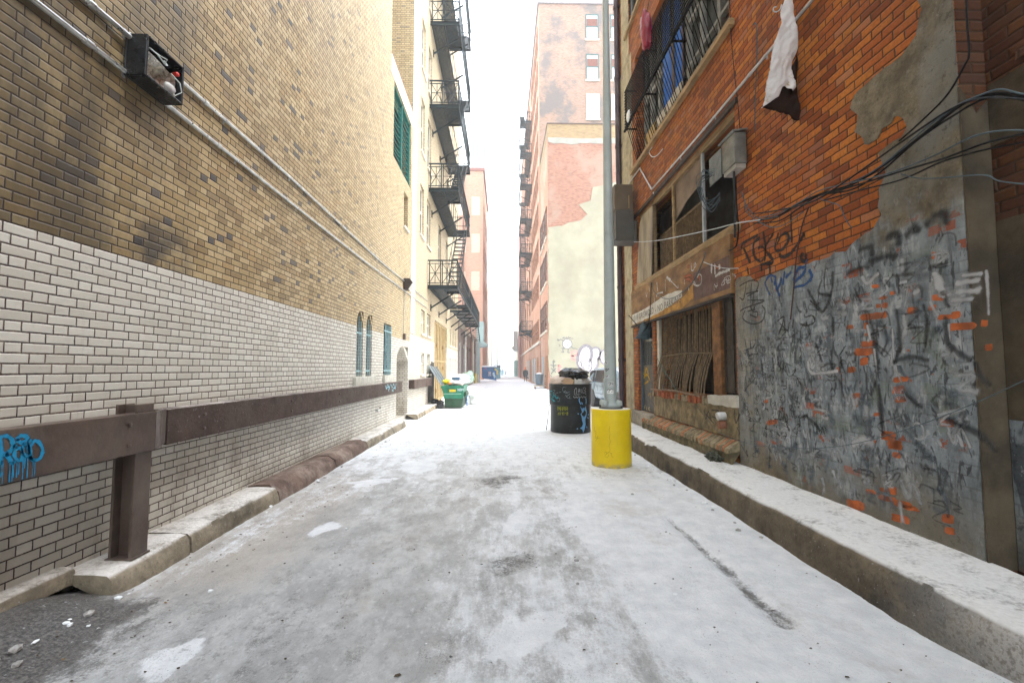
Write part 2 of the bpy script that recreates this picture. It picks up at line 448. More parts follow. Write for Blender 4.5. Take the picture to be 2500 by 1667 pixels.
def old_plaster(name):
    """lime render: tan where bare, covered low down by layers of grey paint and scrubbed-off writing"""
    n = NT(name)
    x, y, z, h = wall_coords(n)
    a = n.noise(3.2, 7, .68); b = n.noise(26, 6, .72)
    tan = n.mix(n.rng(a, .32, .68), (.13, .10, .06), (.34, .285, .19))
    tan = n.mix(n.mul(n.rng(b, .4, .75), .45), tan, (.10, .078, .048))
    gry = n.rng(n.noise(1.2, 5, .6, off=(3, 1, 2)), .44, .6)
    tan = n.mix(n.mul(gry, .75), tan, (.26, .255, .23))
    tan = n.mix(n.mul(n.rng(n.noise(14, 8, .8, off=(6, 6, 1)), .54, .64), .7), tan, (.075, .062, .04)); tan = n.mix(n.mul(n.rng(n.noise(9, 8, .8, off=(2, 1, 7)), .56, .66), .6), tan, (.36, .34, .29))
    # grey over-paint with a wavering top edge
    edge = n.add(z, n.mul(n.sub(n.noise(1.7, 5, .6, off=(8, 3, 5)), .5), 1.5))
    pm = n.mul(n.rng(edge, 2.75, 3.05, 1, 0), n.rng(n.add(edge, 0), .25, .75))
    pm = n.mul(pm, n.rng(n.add(y, n.mul(n.sub(a, .5), 2.2)), 5.3, 6.5, 1, .25))
    grey = n.mix(n.rng(n.noise(4.5, 6, .7, stretch=(1, 1, .45)), .32, .68), (.125, .15, .17), (.36, .405, .435))
    pale = n.rng(n.noise(6.5, 5, .65, stretch=(1, 1.2, .5), off=(7, 7, 7)), .54, .68)
    grey = n.mix(n.mul(pale, .8), grey, (.53, .55, .57))
    col = n.mix(n.mul(pm, .93), tan, grey)
    scr = n.rng(n.noise(8, 4, .6, stretch=(1, 1.5, .42), dist=1.3, off=(2, 9, 6)), .575, .64)
    scr2 = n.rng(n.noise(3.4, 5, .6, stretch=(1, 1.7, .3), dist=.8, off=(6, 2, 6)), .57, .63)
    wts = n.mul(pm, n.m('MAXIMUM', scr, n.mul(scr2, .8)))
    col = n.mix(n.mul(wts, .82), col, (.03, .034, .042))
    dab = n.noise(19, 4, .6, stretch=(1, 1.2, .6), dist=.6, off=(3, 3, 9)); patchy = n.rng(n.noise(1.8, 4, .6, off=(9, 1, 4)), .38, .6)
    dm = n.mul(pm, patchy)
    col = n.mix(n.mul(n.mul(dm, n.rng(dab, .585, .62)), .85), col, (.045, .052, .06))
    col = n.mix(n.mul(n.mul(dm, n.rng(dab, .40, .36)), .7), col, (.50, .535, .56))
    gt = n.mul(pm, n.rng(n.noise(2.6, 4, .6, off=(1, 8, 8)), .56, .7)); col = n.mix(n.mul(gt, .45), col, (.20, .24, .15))
    # brick showing where the skin has come away
    mort, r1, r2, head, e = bond(n, h, z, .081, .222, 0, .012, .015)
    pe = n.add(n.mul(r1, .55), n.mul(n.noise(5.5, 5, .65, off=(1, 6, 9)), .8))
    peel = n.mul(n.mul(n.rng(n.add(pe, n.mul(n.sub(b, .5), .25)), .955, 1.0), n.sub(1.0, mort)), pm)
    col = n.mix(n.mul(peel, .9), col, n.mix(r2, (.46, .10, .03), (.30, .075, .03)))
    col = n.mix(n.mul(n.mul(n.mul(mort, pm), n.rng(n.noise(3, 4, .6, off=(5, 5, 2)), .4, .65)), .38), col, (.05, .045, .045))
    low = n.mul(n.rng(z, .25, 1.0, 1, 0), n.rng(n.noise(2.4, 5, .6), .35, .62))
    col = n.mix(n.mul(low, .55), col, (.135, .105, .065))
    hgt = n.add(n.mul(n.noise(11, 8, .78), 1.5), n.mul(n.m('MINIMUM', n.mul(e, 14.0), .35), pm))
    hgt = n.sub(hgt, n.mul(peel, .3))
    return n.fin(col, .8, 0, n.bump(hgt, 1.0, .02), .3)

def soft_brick(name, cols, course=.075, long=.22, mortar=(.4, .3, .25), patch=None):
    n = NT(name)
    x, y, z, h = wall_coords(n)
    mort, r1, r2, head, e = bond(n, h, z, course, long, 0, .011)
    c = n.ramp(r1, [(0, cols[0]), (.5, cols[1]), (1, cols[2])])
    c = n.mix(mort, c, mortar)
    if patch:
        c = n.mix(n.mul(n.rng(n.noise(.32, 6, .65), .47, .6), patch[1]), c, patch[0])
        c = n.mix(n.mul(n.rng(n.noise(1.5, 6, .7, off=(4, 4, 4)), .55, .7), patch[1] * .6), c, patch[0])
    return n.fin(c, .85, 0, n.bump(n.rng(e, 0, .012), .4, .006), .25)

M_TAN = tan_brick('tan_flemish_brick', 2.62)
M_CREAM = tan_brick('cream_brick', 2.9, pale=.55, soot_vignette=False)
M_RED = red_brick('orange_brick')
M_REDDARK = red_brick('shaded_brick', .8)  # orange brick darkened to paint in the shade of the recessed bay
M_PLASTER = old_plaster('old_render')
M_BROWN = mat('brown_gloss_paint', (.075, .046, .036), .42, 0, .3, 3, .3, 26, dirt=(.155, .12, .095), dirt_amt=.5)
M_CONC = mat('kerb_concrete', (.30, .262, .205), .9, 0, .3, 4, .5, 45, dirt=(.09, .07, .05), dirt_amt=.45)
M_RUSTK = mat('rust_steel_kerb', (.15, .095, .075), .5, .2, .35, 5, .25, 30, dirt=(.42, .36, .31), dirt_amt=.4)
M_GALV = mat('galvanised_conduit', (.55, .56, .55), .38, .8, .2, 8, .1)
M_BLACKI = mat('black_iron', (.016, .024, .03), .5, .2, .35, 6, .15, dirt=(.05, .055, .06), dirt_amt=.3)
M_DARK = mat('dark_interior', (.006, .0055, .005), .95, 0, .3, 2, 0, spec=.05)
M_GLASSD = mat('dim_window_glass', (.035, .045, .05), .12, 0, .3, 1.2, .03, 3)
M_GLASSP = mat('pale_window_glass', (.42, .5, .53), .15, 0, .15, 1.2, .02, 3)
M_TRIMW = mat('cream_trim', (.62, .57, .48), .7, 0, .12, 4, .2)
M_STONE = mat('sill_stone', (.50, .48, .42), .85, 0, .15, 8, .4, 50)
M_GRNTEAL = mat('teal_green_frame', (.012, .16, .135), .5, 0, .2, 5, .1)
M_BLUEBAR = mat('pale_blue_bar', (.26, .42, .45), .45, 0, .15, 6, .1)
M_YELLOW = mat('yellow_road_paint', (.80, .60, .008), .48, 0, .07, 3, .2, 30, dirt=(.52, .37, .01), dirt_amt=.12)
M_YELDOOR = mat('ochre_door_paint', (.43, .335, .185), .6, 0, .12, 2, .1)
M_SNOW = mat('old_snow', (.86, .87, .88), .7, 0, .05, 6, .5, 18)
M_WHITE = mat('white_paint', (.82, .82, .80), .6, 0, .06, 8, .1)
M_BLACK = mat('black_paint', (.014, .014, .016), .6, 0, .3, 8, .1)
M_GREYP = mat('grey_green_pole_paint', (.40, .45, .435), .45, 0, .1, 3, .1, dirt=(.26, .29, .28), dirt_amt=.2)
# ------------------------------------------------------------------ ground
def pip(p, poly):
    x, y = p; c = False; n = len(poly)
    for i in range(n):
        (x1, y1), (x2, y2) = poly[i], poly[(i + 1) % n]
        if (y1 > y) != (y2 > y) and x < (x2 - x1) * (y - y1) / (y2 - y1) + x1: c = not c
    return c
def segd(p, a, b):
    ax, ay = a; bx, by = b; dx, dy = bx - ax, by - ay
    t = max(0, min(1, ((p[0] - ax) * dx + (p[1] - ay) * dy) / (dx * dx + dy * dy + 1e-9)))
    return math.hypot(p[0] - ax - t * dx, p[1] - ay - t * dy), t
def sdist(p, poly):
    d = min(segd(p, poly[i], poly[(i + 1) % len(poly)])[0] for i in range(len(poly)))
    return d if pip(p, poly) else -d
def gz(pts):
    r = []
    for a, b in pts:
        q = onZ(a * 1.063, b * 1.063, 0); r.append((q.x, q.y))
    return r
WHITE_P = [gz(q) for q in (
    [(1125, 1500), (1130, 1470), (1190, 1450), (1240, 1420), (1280, 1408), (1302, 1420), (1270, 1450), (1230, 1490), (1180, 1512)],
    [(1164, 1222), (1172, 1190), (1190, 1176), (1200, 1182), (1192, 1208), (1180, 1226)],
    [(1172, 1150), (1188, 1128), (1194, 1146)],
    [(330, 1540), (380, 1500), (455, 1472), (430, 1502), (370, 1545)],
    [(700, 1228), (755, 1202), (765, 1214), (715, 1236)],
    [(800, 1110), (900, 1098), (890, 1110), (820, 1116)],
    [(930, 1060), (980, 1052), (1005, 1072), (960, 1088), (930, 1078)],
)]
DARK_P = [gz(q) for q in (
    [(0, 1400), (150, 1330), (262, 1358), (200, 1420), (90, 1490), (0, 1540)],
    [(250, 1462), (330, 1425), (390, 1395), (350, 1440), (280, 1470)],
    [(1125, 1290), (1180, 1268), (1235, 1275), (1220, 1300), (1150, 1325)],
    [(1080, 1100), (1160, 1090), (1200, 1096), (1140, 1122)],
)]
CRACK = gz([(1540, 1192), (1590, 1235), (1645, 1285), (1690, 1325), (1740, 1375), (1800, 1425)])
def sm(a, b, x):
    t = max(0.0, min(1.0, (x - a) / (b - a) if b != a else 0)); return t * t * (3 - 2 * t)
def N2(x, y, s, o=0): return noise.noise(Vector((x * s + o, y * s + o * 1.7, o * .3)))
def crack_at(x, y):
    best = (9, 0)
    if 1.8 < y < 6.2 and .5 < x < 2.8:
        for i in range(len(CRACK) - 1):
            d, t = segd((x, y), CRACK[i], CRACK[i + 1])
            if d < best[0]: best = (d, (i + t) / (len(CRACK) - 1))
    return best
def ground_z(x, y):
    z = .012 * N2(x, y * .5, .9) + .006 * N2(x, y * .7, 3.1, 4)
    if y < 14: z += .0035 * N2(x, y, 11, 2) + .0018 * N2(x, y, 27, 7)
    z += .02 * sm(-.1, -.6, x) * sm(-1.9, -1.3, x) * -.6
    z += .16 * sm(-2.35, -3.1, x) * sm(3.7, 3.0, y)                 # dirt heaped by the wall before the kerb starts
    z += .11 * sm(2.1, 2.75, x) * sm(3.0, 1.8, y)                    # snow drifted over the right kerb
    z += .35 * sm(-1.7, -2.8, x) * sm(23, 27, y) * sm(58, 40, y) * (.7 + .5 * N2(x, y, .8, 3))   # ploughed bank
    z += .12 * sm(2.0, 2.9, x) * sm(30, 34, y) * sm(56, 44, y)
    d, t = crack_at(x, y)
    z -= .035 * sm(.10 + .05 * t, .0, d)
    return z
def rows():
    y = -15.0; r = []
    while y < 150:
        r.append(y)
        y += 1.2 if y < 0 else .3 if y < 1 else .032 if y < 4.2 else .06 if y < 8 else .11 if y < 14 else .4 if y < 60 else 3.0
    return r
ys = rows(); xs = [-3.26 + 6.66 * k / 170 for k in range(171)]
g = MB(); snow_a, dirt_a, tan_a = [], [], []
for y in ys:
    for x in xs:
        g.v.append(Vector((x, y, ground_z(x, y))))
        jx, jy = x + .07 * N2(x, y, 5, 1) + .04 * N2(x, y, 15, 3), y + .12 * N2(x, y, 4, 6) + .06 * N2(x, y, 14, 8)
        s = .42 + .10 * sm(-.6, .2, x) + .72 * sm(.5 + .5 * N2(x, y, .9, 5), 1.5 + .5 * N2(x, y, .9, 5), x) * sm(8.0, 4.6, y) + .30 * sm(6, 11, y) + .3 * sm(16, 24, y)
        s -= .32 * sm(-.3, -.9, x) * sm(-2.6, -2.0, x) * sm(6.5, 3.5, y)
        t = .25 + .5 * sm(-1.2, -2.4, x) * sm(2.6, 4, y) * sm(9, 6, y) + .45 * sm(8, 10, y) * sm(19, 14, y)
        d = 0.0
        if 1.0 < y < 11:
            for P in WHITE_P:
                if min(q[0] for q in P) - .3 < x < max(q[0] for q in P) + .3 and min(q[1] for q in P) - .3 < y < max(q[1] for q in P) + .3:
                    s = max(s, .2 + (.95 * sm(-.10, .06, sdist((jx, jy), P)) if sdist((jx, jy), P) > -.1 else 0))
            for k, P in enumerate(DARK_P):
                if min(q[0] for q in P) - .6 < x < max(q[0] for q in P) + .6 and min(q[1] for q in P) - .6 < y < max(q[1] for q in P) + .6:
                    d = max(d, (.9 if k == 0 else .62) * sm(-.30, .16, sdist((jx, jy), P)))
            cd, ct = crack_at(jx, jy)
            cd2 = crack_at(x + .02 * N2(x, y, 7, 3), y)[0]; d = max(d, .62 * sm(.07 + .09 * ct, .0, cd2))
        if y < 3.6 and x < -1.6: d = max(d, .85 * sm(-1.9, -2.7, jx + .35 * N2(x, y, 2.3, 5)) * sm(3.7, 3.2, jy))
        if y < 5.2 and x < -.2: d = max(d, .30 * sm(-.3, -1.3, x) * sm(5.2, 3.2, y) + .10 * N2(x, y, 1.7, 9))
        snow_a.append(s); dirt_a.append(d); tan_a.append(t)
nc = len(xs)
for j in range(len(ys) - 1):
    for i in range(nc - 1):
        g.f.append((j * nc + i, j * nc + i + 1, (j + 1) * nc + i + 1, (j + 1) * nc + i)); g.mi.append(0)
g.attr = {'snow': snow_a, 'dirt': dirt_a, 'tan': tan_a}
def ice_mat():
    n = NT('trodden_ice')
    s, _ = n.attr('snow'); d, _ = n.attr('dirt'); t, _ = n.attr('tan')
    a = n.noise(2.1, 10, .74, stretch=(1.3, .75, 1)); b = n.noise(9, 9, .76, stretch=(1.2, .85, 1), off=(3, 3, 0)); c = n.noise(60, 5, .7); g1 = n.noise(3.6, 10, .8, stretch=(1.2, .7, 1), off=(8, 4, 0))
    ice = n.mix(n.rng(a, .36, .64), (.39, .388, .385), (.64, .638, .632))
    gran = n.mul(n.rng(g1, .52, .62), n.rng(n.noise(140, 3, .7), .40, .58))
    ice = n.mix(n.mul(gran, .75), ice, (.15, .14, .13))
    ice = n.mix(n.mul(n.rng(b, .50, .66), .45), ice, (.27, .262, .25))
    ice = n.mix(n.mul(n.rng(n.noise(23, 6, .75, stretch=(1, .7, 1), off=(1, 9, 0)), .56, .66), .55), ice, (.74, .74, .745))
    tanc = n.mix(n.rng(b, .3, .7), (.40, .345, .285), (.60, .55, .49))
    ice = n.mix(n.mul(n.rng(n.add(t, n.sub(a, .5)), .3, .85), .75), ice, tanc)
    sv = n.add(s, n.add(n.mul(n.sub(a, .5), 1.0), n.add(n.mul(n.sub(b, .5), .85), n.mul(n.sub(c, .5), .5))))
    sf = n.rng(n.add(sv, n.mul(n.sub(n.noise(2.2, 8, .75, stretch=(2.2, .35, 1), off=(4, 7, 0)), .5), 1.0)), .34, .68)
    snow = n.mix(n.rng(n.noise(5, 7, .7), .3, .7), (.72, .735, .755), (.88, .885, .895))
    snow = n.mix(n.mul(n.mul(gran, n.rng(b, .45, .6)), .45), snow, (.45, .43, .42))
    col = n.mix(sf, ice, snow)
    col = n.mix(n.mul(n.rng(n.noise(1.1, 8, .74, stretch=(1.2, .8, 1), off=(7, 1, 2)), .54, .70), .30), col, (.38, .30, .225))
    grit = n.mul(n.rng(n.noise(130, 2, .5), .65, .70), n.rng(n.noise(3.0, 7, .7, off=(2, 2, 2)), .47, .62))
    col = n.mix(n.mul(grit, .75), col, (.07, .058, .048))
    dv = n.rng(n.add(d, n.add(n.mul(n.sub(b, .5), 1.3), n.mul(n.sub(c, .5), .9))), .30, .72)
    mud = n.mix(n.rng(c, .35, .68), (.026, .025, .024), (.21, .195, .18))
    fl = n.rng(n.noise(24, 4, .65, off=(5, 5, 5)), .66, .70)
    mud = n.mix(n.mul(fl, .8), mud, (.55, .58, .6))
    col = n.mix(n.mul(dv, .94), col, mud)
    h = n.add(n.mul(a, .9), n.add(n.mul(b, .8), n.mul(c, .35)))
    rough = n.rng(n.add(sf, n.mul(n.sub(b, .5), .6)), 0, 1, .30, .68)
    return n.fin(col, rough, 0, n.bump(h, .85, .035), .4)
M_ICE = ice_mat()
struct(g.build('alley_road', M_ICE, smooth=0, loc=(0, 0, 0)))
gg = MB(); S = 300
for x0, x1 in ((-S, -3.2), (3.3, S)): gg.quad((x0, -S, -.03), (x1, -S, -.03), (x1, S, -.03), (x0, S, -.03))
gg.quad((-3.2, 150, -.03), (3.3, 150, -.03), (3.3, S, -.03), (-3.2, S, -.03)); gg.quad((-S, S, -.03), (S, S, -.03), (S, 600, -.03), (-S, 600, -.03))
gg.quad((-3.2, -S, -.03), (3.3, -S, -.03), (3.3, -15, -.03), (-3.2, -15, -.03))
struct(gg.build('ground', mat('snowy_ground', (.74, .745, .75), .8, 0, .12, .5, .3, 6), loc=(0, 0, 0)))

def sweep(mb, prof, y0, y1, dy, jx, jz, seed=0, mi=0, caps=True):
    """profile (x, z) carried along the alley with small random waviness"""
    n = max(2, int((y1 - y0) / dy) + 1); k = len(prof); v = []; f = []
    for i in range(n):
        y = y0 + (y1 - y0) * i / (n - 1)
        for q, (px, pz) in enumerate(prof):
            v.append((px + jx * N2(y, q * .37 + seed, 1.9, seed) + jx * .4 * N2(y, q + seed, 9, seed), y, pz + (jz * (N2(y, q * .2, 2.2, seed + 5) + .4 * N2(y, q, 11, seed)) if pz > .02 else 0)))
    for i in range(n - 1):
        for q in range(k - 1): f.append((i * k + q, i * k + q + 1, (i + 1) * k + q + 1, (i + 1) * k + q))
    if caps: f += [tuple(range(k)), tuple((n - 1) * k + q for q in range(k - 1, -1, -1))]
    mb.add(v, f, mi)
def topped(name, base, dirt, snow_amt, snowc=(.80, .79, .78), edge0=None):
    n = NT(name)
    g_ = n.t.nodes.new('ShaderNodeNewGeometry')
    nz = n.xyz(g_.outputs['Normal'])[2]
    a = n.noise(4, 7, .7); b = n.noise(28, 5, .7)
    c = n.mix(n.rng(a, .3, .7), tuple(q * .6 for q in base), tuple(q * 1.3 for q in base))
    c = n.mix(n.mul(n.rng(n.noise(1.9, 6, .7, off=(4, 2, 8)), .45, .66), .85), c, dirt)
    c = n.mix(n.mul(n.rng(b, .55, .72), .6), c, tuple(q * .35 for q in base))
    c = n.mix(n.mul(n.rng(n.noise(45, 3, .6, off=(8, 1, 1)), .66, .7), .45), c, (.5, .52, .53))
    sf = n.mul(n.rng(nz, .62, .93), n.rng(n.add(n.add(n.mul(a, .7), n.mul(b, .4)), snow_amt), .42, .72))
    if edge0:
        yy = n.xyz()[1]
        sf2 = n.mul(n.rng(n.add(yy, n.mul(n.sub(b, .5), 1.4)), edge0[0], edge0[1], 1, 0), n.rng(b, .38, .56, .35, 1))
        sf = n.m('MAXIMUM', sf, sf2)
    c = n.mix(sf, c, n.mix(n.rng(b, .3, .7), tuple(q * .86 for q in snowc), snowc))
    return n.fin(c, .85, 0, n.bump(n.add(a, n.mul(b, .5)), .8, .025), .3)
M_PAVE = topped('icy_pavement', (.145, .115, .078), (.034, .031, .026), .16, (.80, .79, .775), (1.5, 3.4))
M_KERB = topped('dusted_kerb', (.30, .25, .18), (.10, .085, .06), .10, (.74, .70, .655))
M_KERB2 = topped('rusty_kerb_plate', (.16, .105, .082), (.33, .26, .21), -.22, (.62, .55, .50))

pv = MB()
sweep(pv, [(2.60, -.05), (2.615, .12), (2.62, .26), (2.66, .305), (2.85, .31), (3.12, .315), (3.34, .33)], -6, 11.9, .05, .028, .016, 3)
struct(tag(pv.build('pavement', M_PAVE, smooth=55, loc=(0, 0, 0)), 'raised concrete strip dusted with snow along the foot of the brick building'))
KERBS = [(3.42, 4.24, M_KERB, 'nearest'), (4.27, 5.85, M_KERB, ''), (5.88, 7.78, M_KERB2, ''), (7.82, 9.55, M_KERB2, ''), (9.60, 13.3, M_KERB, ''), (15.1, 19.3, M_KERB, '')]
for i, (a, b, m_, _) in enumerate(KERBS):
    k = MB()
    r_ = .05 if m_ is M_KERB2 else .0
    sweep(k, [(-2.79 + r_ * .2, -.04), (-2.80, .06), (-2.81 - r_ * .3, .13 - r_ * .2), (-2.845 - r_, .17), (-2.93, .18 + r_ * .4), (-3.06, .178 + r_ * .3), (-3.22, .175)], a, b, .05, .022, .012, i * 3 + 1)
    struct(k.build('kerb', m_, smooth=50, loc=(0, 0, 0)))
k = MB()
sweep(k, [(-3.06, .12), (-3.08, .205), (-3.10, .225), (-3.22, .235)], -6, 3.44, .07, .02, .01, 9)
struct(k.build('kerb', M_KERB, smooth=50, loc=(0, 0, 0)))

# ------------------------------------------------------------------ the tan brick building on the left
LX = -3.2
lb = thing('brick_building', (LX, 0, 0), 'long tan brick building with a white painted base and a fire escape further on', 'building')
ARCH = ((9.98, 10.45), (10.68, 11.15)); W3 = (12.25, 13.02)
mb = MB()
holes = [(a, b, 1.48, 2.95, .3) for a, b in ARCH] + [(W3[0], W3[1], 1.48, 2.9, .3), (13.76, 15.4, .1, 2.38, .85), (12.96, 15.42, 7.85, 10.12, .35), (14.45, 15.05, 6.25, 7.4, .3)]
sheetX(mb, LX, -15, 15.65, -.1, 10.7, holes, .3, -1)
sheetX(mb, LX, -15, 12.6, 10.7, 25, (), .3, -1)
mb.quad((LX, 12.6, 10.7), (LX, 12.6, 25), (LX - 7, 12.6, 25), (LX - 7, 12.6, 10.7))
mb.quad((LX, 15.65, 10.7), (LX, 15.65, 25), (LX - 7, 15.65, 25), (LX - 7, 15.65, 10.7))
mb.quad((LX, 12.6, 10.7), (LX - 7, 12.6, 10.7), (LX - 7, 15.65, 10.7), (LX, 15.65, 10.7))
mb.quad((LX - .85, 13.76, .1), (LX - .85, 15.4, .1), (LX - .85, 15.4, 2.38), (LX - .85, 13.76, 2.38))
mb.quad((LX, -15, -.1), (LX - 8, -15, -.1), (LX - 8, -15, 25), (LX, -15, 25))
def arch_fill(mb, ya, yb, zs, zt, X, d):
    """the two spandrels that turn the head of a square opening into an arch"""
    m_ = (ya + yb) / 2; r = (yb - ya) / 2; n = 10
    arc = [(m_ - r * math.cos(math.pi * k / n), zs + (zt - zs - .012) * math.sin(math.pi * k / n)) for k in range(n + 1)]
    for half, cor in ((arc[:n // 2 + 1], ya), (arc[n // 2:], yb)):
        pl = [(X + .001, y, z) for y, z in half] + [(X + .001, m_, zt), (X + .001, cor, zt)]
        pl = [p for i, p in enumerate(pl) if i == 0 or (Vector(p) - Vector(pl[i - 1])).length > 1e-4]
        mb.prism(pl, (-d, 0, 0))
for a, b in ARCH: arch_fill(mb, a, b, 2.62, 2.95, LX, .28)
arch_fill(mb, 13.76, 15.4, 1.92, 2.38, LX, .84)
mb.build('wall', M_TAN, lb)
mb = MB()
CW = []
for zz in ((1.44, 2.29), (3.05, 4.0)): CW += [(17.75, 18.6, *zz), (19.1, 20.05, *zz)]
for (a, b) in ((6.85, 8.85), (10.15, 12.35), (13.5, 15.6), (17.2, 19.3)):
    for q in ((17.25, 18.1), (18.8, 19.75), (22.2, 23.2), (25.0, 26.0), (28.2, 29.2)): CW.append((q[0], q[1], a, b))
for zz in ((1.43, 2.3), (3.07, 4.1)): CW += [(27.1, 28.0, *zz), (28.6, 29.5, *zz), (30.1, 31.0, *zz)]
GD = (21.3, 26.0, -.1, 3.97)
sheetX(mb, LX, 15.65, 32.2, -.1, 25, [(*w, .22) for w in CW] + [(*GD, .2)], .22, -1)
mb.quad((LX, 32.2, -.1), (LX, 32.2, 25), (LX - 8, 32.2, 25), (LX - 8, 32.2, -.1))
mb.build('wall', M_CREAM, lb)
mb = MB(); mb.box(LX - .4, LX + .012, 12.6, 15.65, 10.70, 10.78); mb.build('coping', mat('brown_coping', (.22, .13, .07), .8), lb)
mb = MB(); mb.box(LX, LX + .006, 12.6, 15.64, 10.15, 10.69); mb.build('cornice', M_TRIMW, lb)
mb = MB(); mb.box(LX, LX + .02, 15.66, 16.4, 2.9, 24); mb.build('pilaster', M_TRIMW, lb)
def window(parent, ya, yb, za, zb, X, s, frame, glass, bars=None, rail=True, sill=None, fw=.045, off=.18, arched=False):
    """glass pane with frame, bars and sill children; s = -1: building lies at smaller x"""
    gx = X + s * off
    w = MB(); w.box(gx, gx + s * .012, ya + .002, yb - .002, za + .002, zb - .002); w = w.build('window', glass, parent)
    f = MB(); a, b = gx - s * .04, gx - s * .002
    f.box(a, b, ya + .003, ya + fw, za + .003, zb - .003); f.box(a, b, yb - fw, yb - .003, za + .003, zb - .003)
    f.box(a, b, ya + fw, yb - fw, za + .003, za + fw); f.box(a, b, ya + fw, yb - fw, zb - fw, zb - .003)
    if rail: f.box(a, b, ya + fw, yb - fw, (za + zb) / 2 - fw / 2, (za + zb) / 2 + fw / 2)
    f.build('window_frame', frame, w)
    if bars:
        n_, bm_, bx = bars; q = MB()
        for k in range(n_):
            y = ya + (yb - ya) * (k + .5) / n_
            q.tube([(X - s * bx, y, za + .02), (X - s * bx, y, zb - .05 - (.0 if not arched else .05))], .011, 6)
        for z in (za + .13, zb - .22 - (.25 if arched else 0)): q.box(X - s * bx - .006, X - s * bx + .006, ya - .03, yb + .03, z - .018, z + .018)
        q.build('window_bars', bm_, w)
    if sill:
        q = MB(); q.box(X - s * .07, X + s * .2, ya - .06, yb + .06, za - sill[1], za + .004); q.build('sill', sill[0], w, bevel=.008)
    return w
for a, b in ARCH: window(lb, a, b, 1.48, 2.93, LX, -1, M_BLACKI, M_GLASSD, (3, M_BLUEBAR, -.03), True, None, arched=True)
q = MB(); q.box(LX - .05, LX + .07, 9.8, 11.33, 1.27, 1.482); q.build('sill', M_STONE, lb, bevel=.01)
window(lb, *W3, 1.48, 2.9, LX, -1, M_BLACKI, M_GLASSD, (6, M_BLUEBAR, .02), True, (M_STONE, .19))
w = window(lb, 14.45, 15.05, 6.25, 7.4, LX, -1, M_TRIMW, M_GLASSD, None, True, (M_TRIMW, .07))
# louvred window with bent green slats
w = MB(); w.box(LX - .33, LX - .31, 12.96, 15.42, 7.85, 10.12); w = w.build('window', M_DARK, lb)
f = MB()
for y in (12.99, 14.19, 15.39): f.box(LX - .16, LX - .04, y - .028, y + .028, 7.855, 10.115)
f.box(LX - .16, LX - .04, 12.99, 15.39, 10.06, 10.115); f.box(LX - .16, LX - .04, 12.99, 15.39, 7.855, 7.91)
f.build('window_frame', M_GRNTEAL, w)
f = MB()
for y0, y1 in ((13.02, 14.16), (14.22, 15.36)):
    for k in range(13):
        z = 8.0 + k * .158; t = rnd.uniform(-.02, .03)
        sag = rnd.uniform(.02, .10)
        f.tube([(LX - .10, y0 + (y1 - y0) * u, z + t + sag * (1 - 4 * (u - .5) ** 2) * -1 + .05 * u) for u in (0, .25, .5, .75, 1)], .018, 5)
f.build('slats', M_GRNTEAL, w)
for (a, b, c, d) in CW: window(lb, a, b, c, d, LX, -1, M_TRIMW, M_GLASSP if c < 5 else M_GLASSD, None, True, (M_TRIMW, .08), .06, .12)
d = MB(); X = LX - .12
d.box(X - .03, X, 21.31, 25.99, -.05, 3.96); d = d.build('door', M_YELDOOR, lb)
f = MB()
for k in range(9): y = 21.36 + k * .571; f.box(X + .002, X + .05, y - .045, y + .045, 0, 3.95)
for z in (.15, 2.05, 3.9): f.box(X + .002, X + .04, 21.36, 25.94, z - .05, z + .05)
f.build('door_frame', mat('ochre_door_stile', (.36, .26, .12), .6), d)
f = MB()
for y in (22.4, 24.7):
    for z in (.6, 1.7, 2.8): f.box(X + .05, X + .075, y - .04, y + .04, z - .09, z + .09)
f.build('hinge', mat('brown_hinge', (.25, .12, .04), .6), d)
q = MB(); q.tube([(LX + .006, 11.6, .62), (LX + .05, 11.6, .62), (LX + .07, 11.6, .58)], .025, 8); q.tube([(LX + .006, 11.9, .66), (LX + .06, 11.9, .66)], .02, 8)
q.build('hose_bib', M_GALV, lb, smooth=40)
q = MB(); q.prism([(LX + .001, y, z) for y, z in [(19.62, .2), (21.2, .2), (21.24, 1.3), (21.2, 1.95), (20.4, 2.0), (19.9, 1.7), (19.6, 1.2)]], (.004, 0, 0)); q.build('dark_patch', mat('patch_black', (.03, .025, .02), .9, 0, .5, 3, .4, 30, dirt=(.10, .08, .06), dirt_amt=.3), lb)  # flat dark patch on the wall behind the dumpster lids
q = MB(); rc_ = random.Random(5)
for k in range(150):
    side = rc_.random(); y = 2.6 + rc_.random() ** 1.4 * 12
    x = rc_.gauss(2.52, .07) if side < .45 else rc_.gauss(-2.70, .06) if side < .75 else rc_.uniform(-2.4, 2.3)
    if x > 2.57 or x < -2.79 or (x > 2 and y < 4.5): continue
    s_ = rc_.uniform(.006, .022) * (1.3 if side < .75 else .8)
    q.blob((x, y, ground_z(x, y) + s_ * .35), s_ * rc_.uniform(.8, 1.6), s_ * rc_.uniform(.8, 1.6), s_ * rc_.uniform(.5, .9), k, .4, 1, 0 if rc_.random() < .6 else 1)
tag(q.build('ice_clods', [M_SNOW, mat('dirty_ice', (.34, .32, .30), .5, 0, .3, 20, .4, 60)], loc=(0, 0, 0)), 'small clods of dirty ice and snow lying along both kerbs', 'ice', kind='stuff')
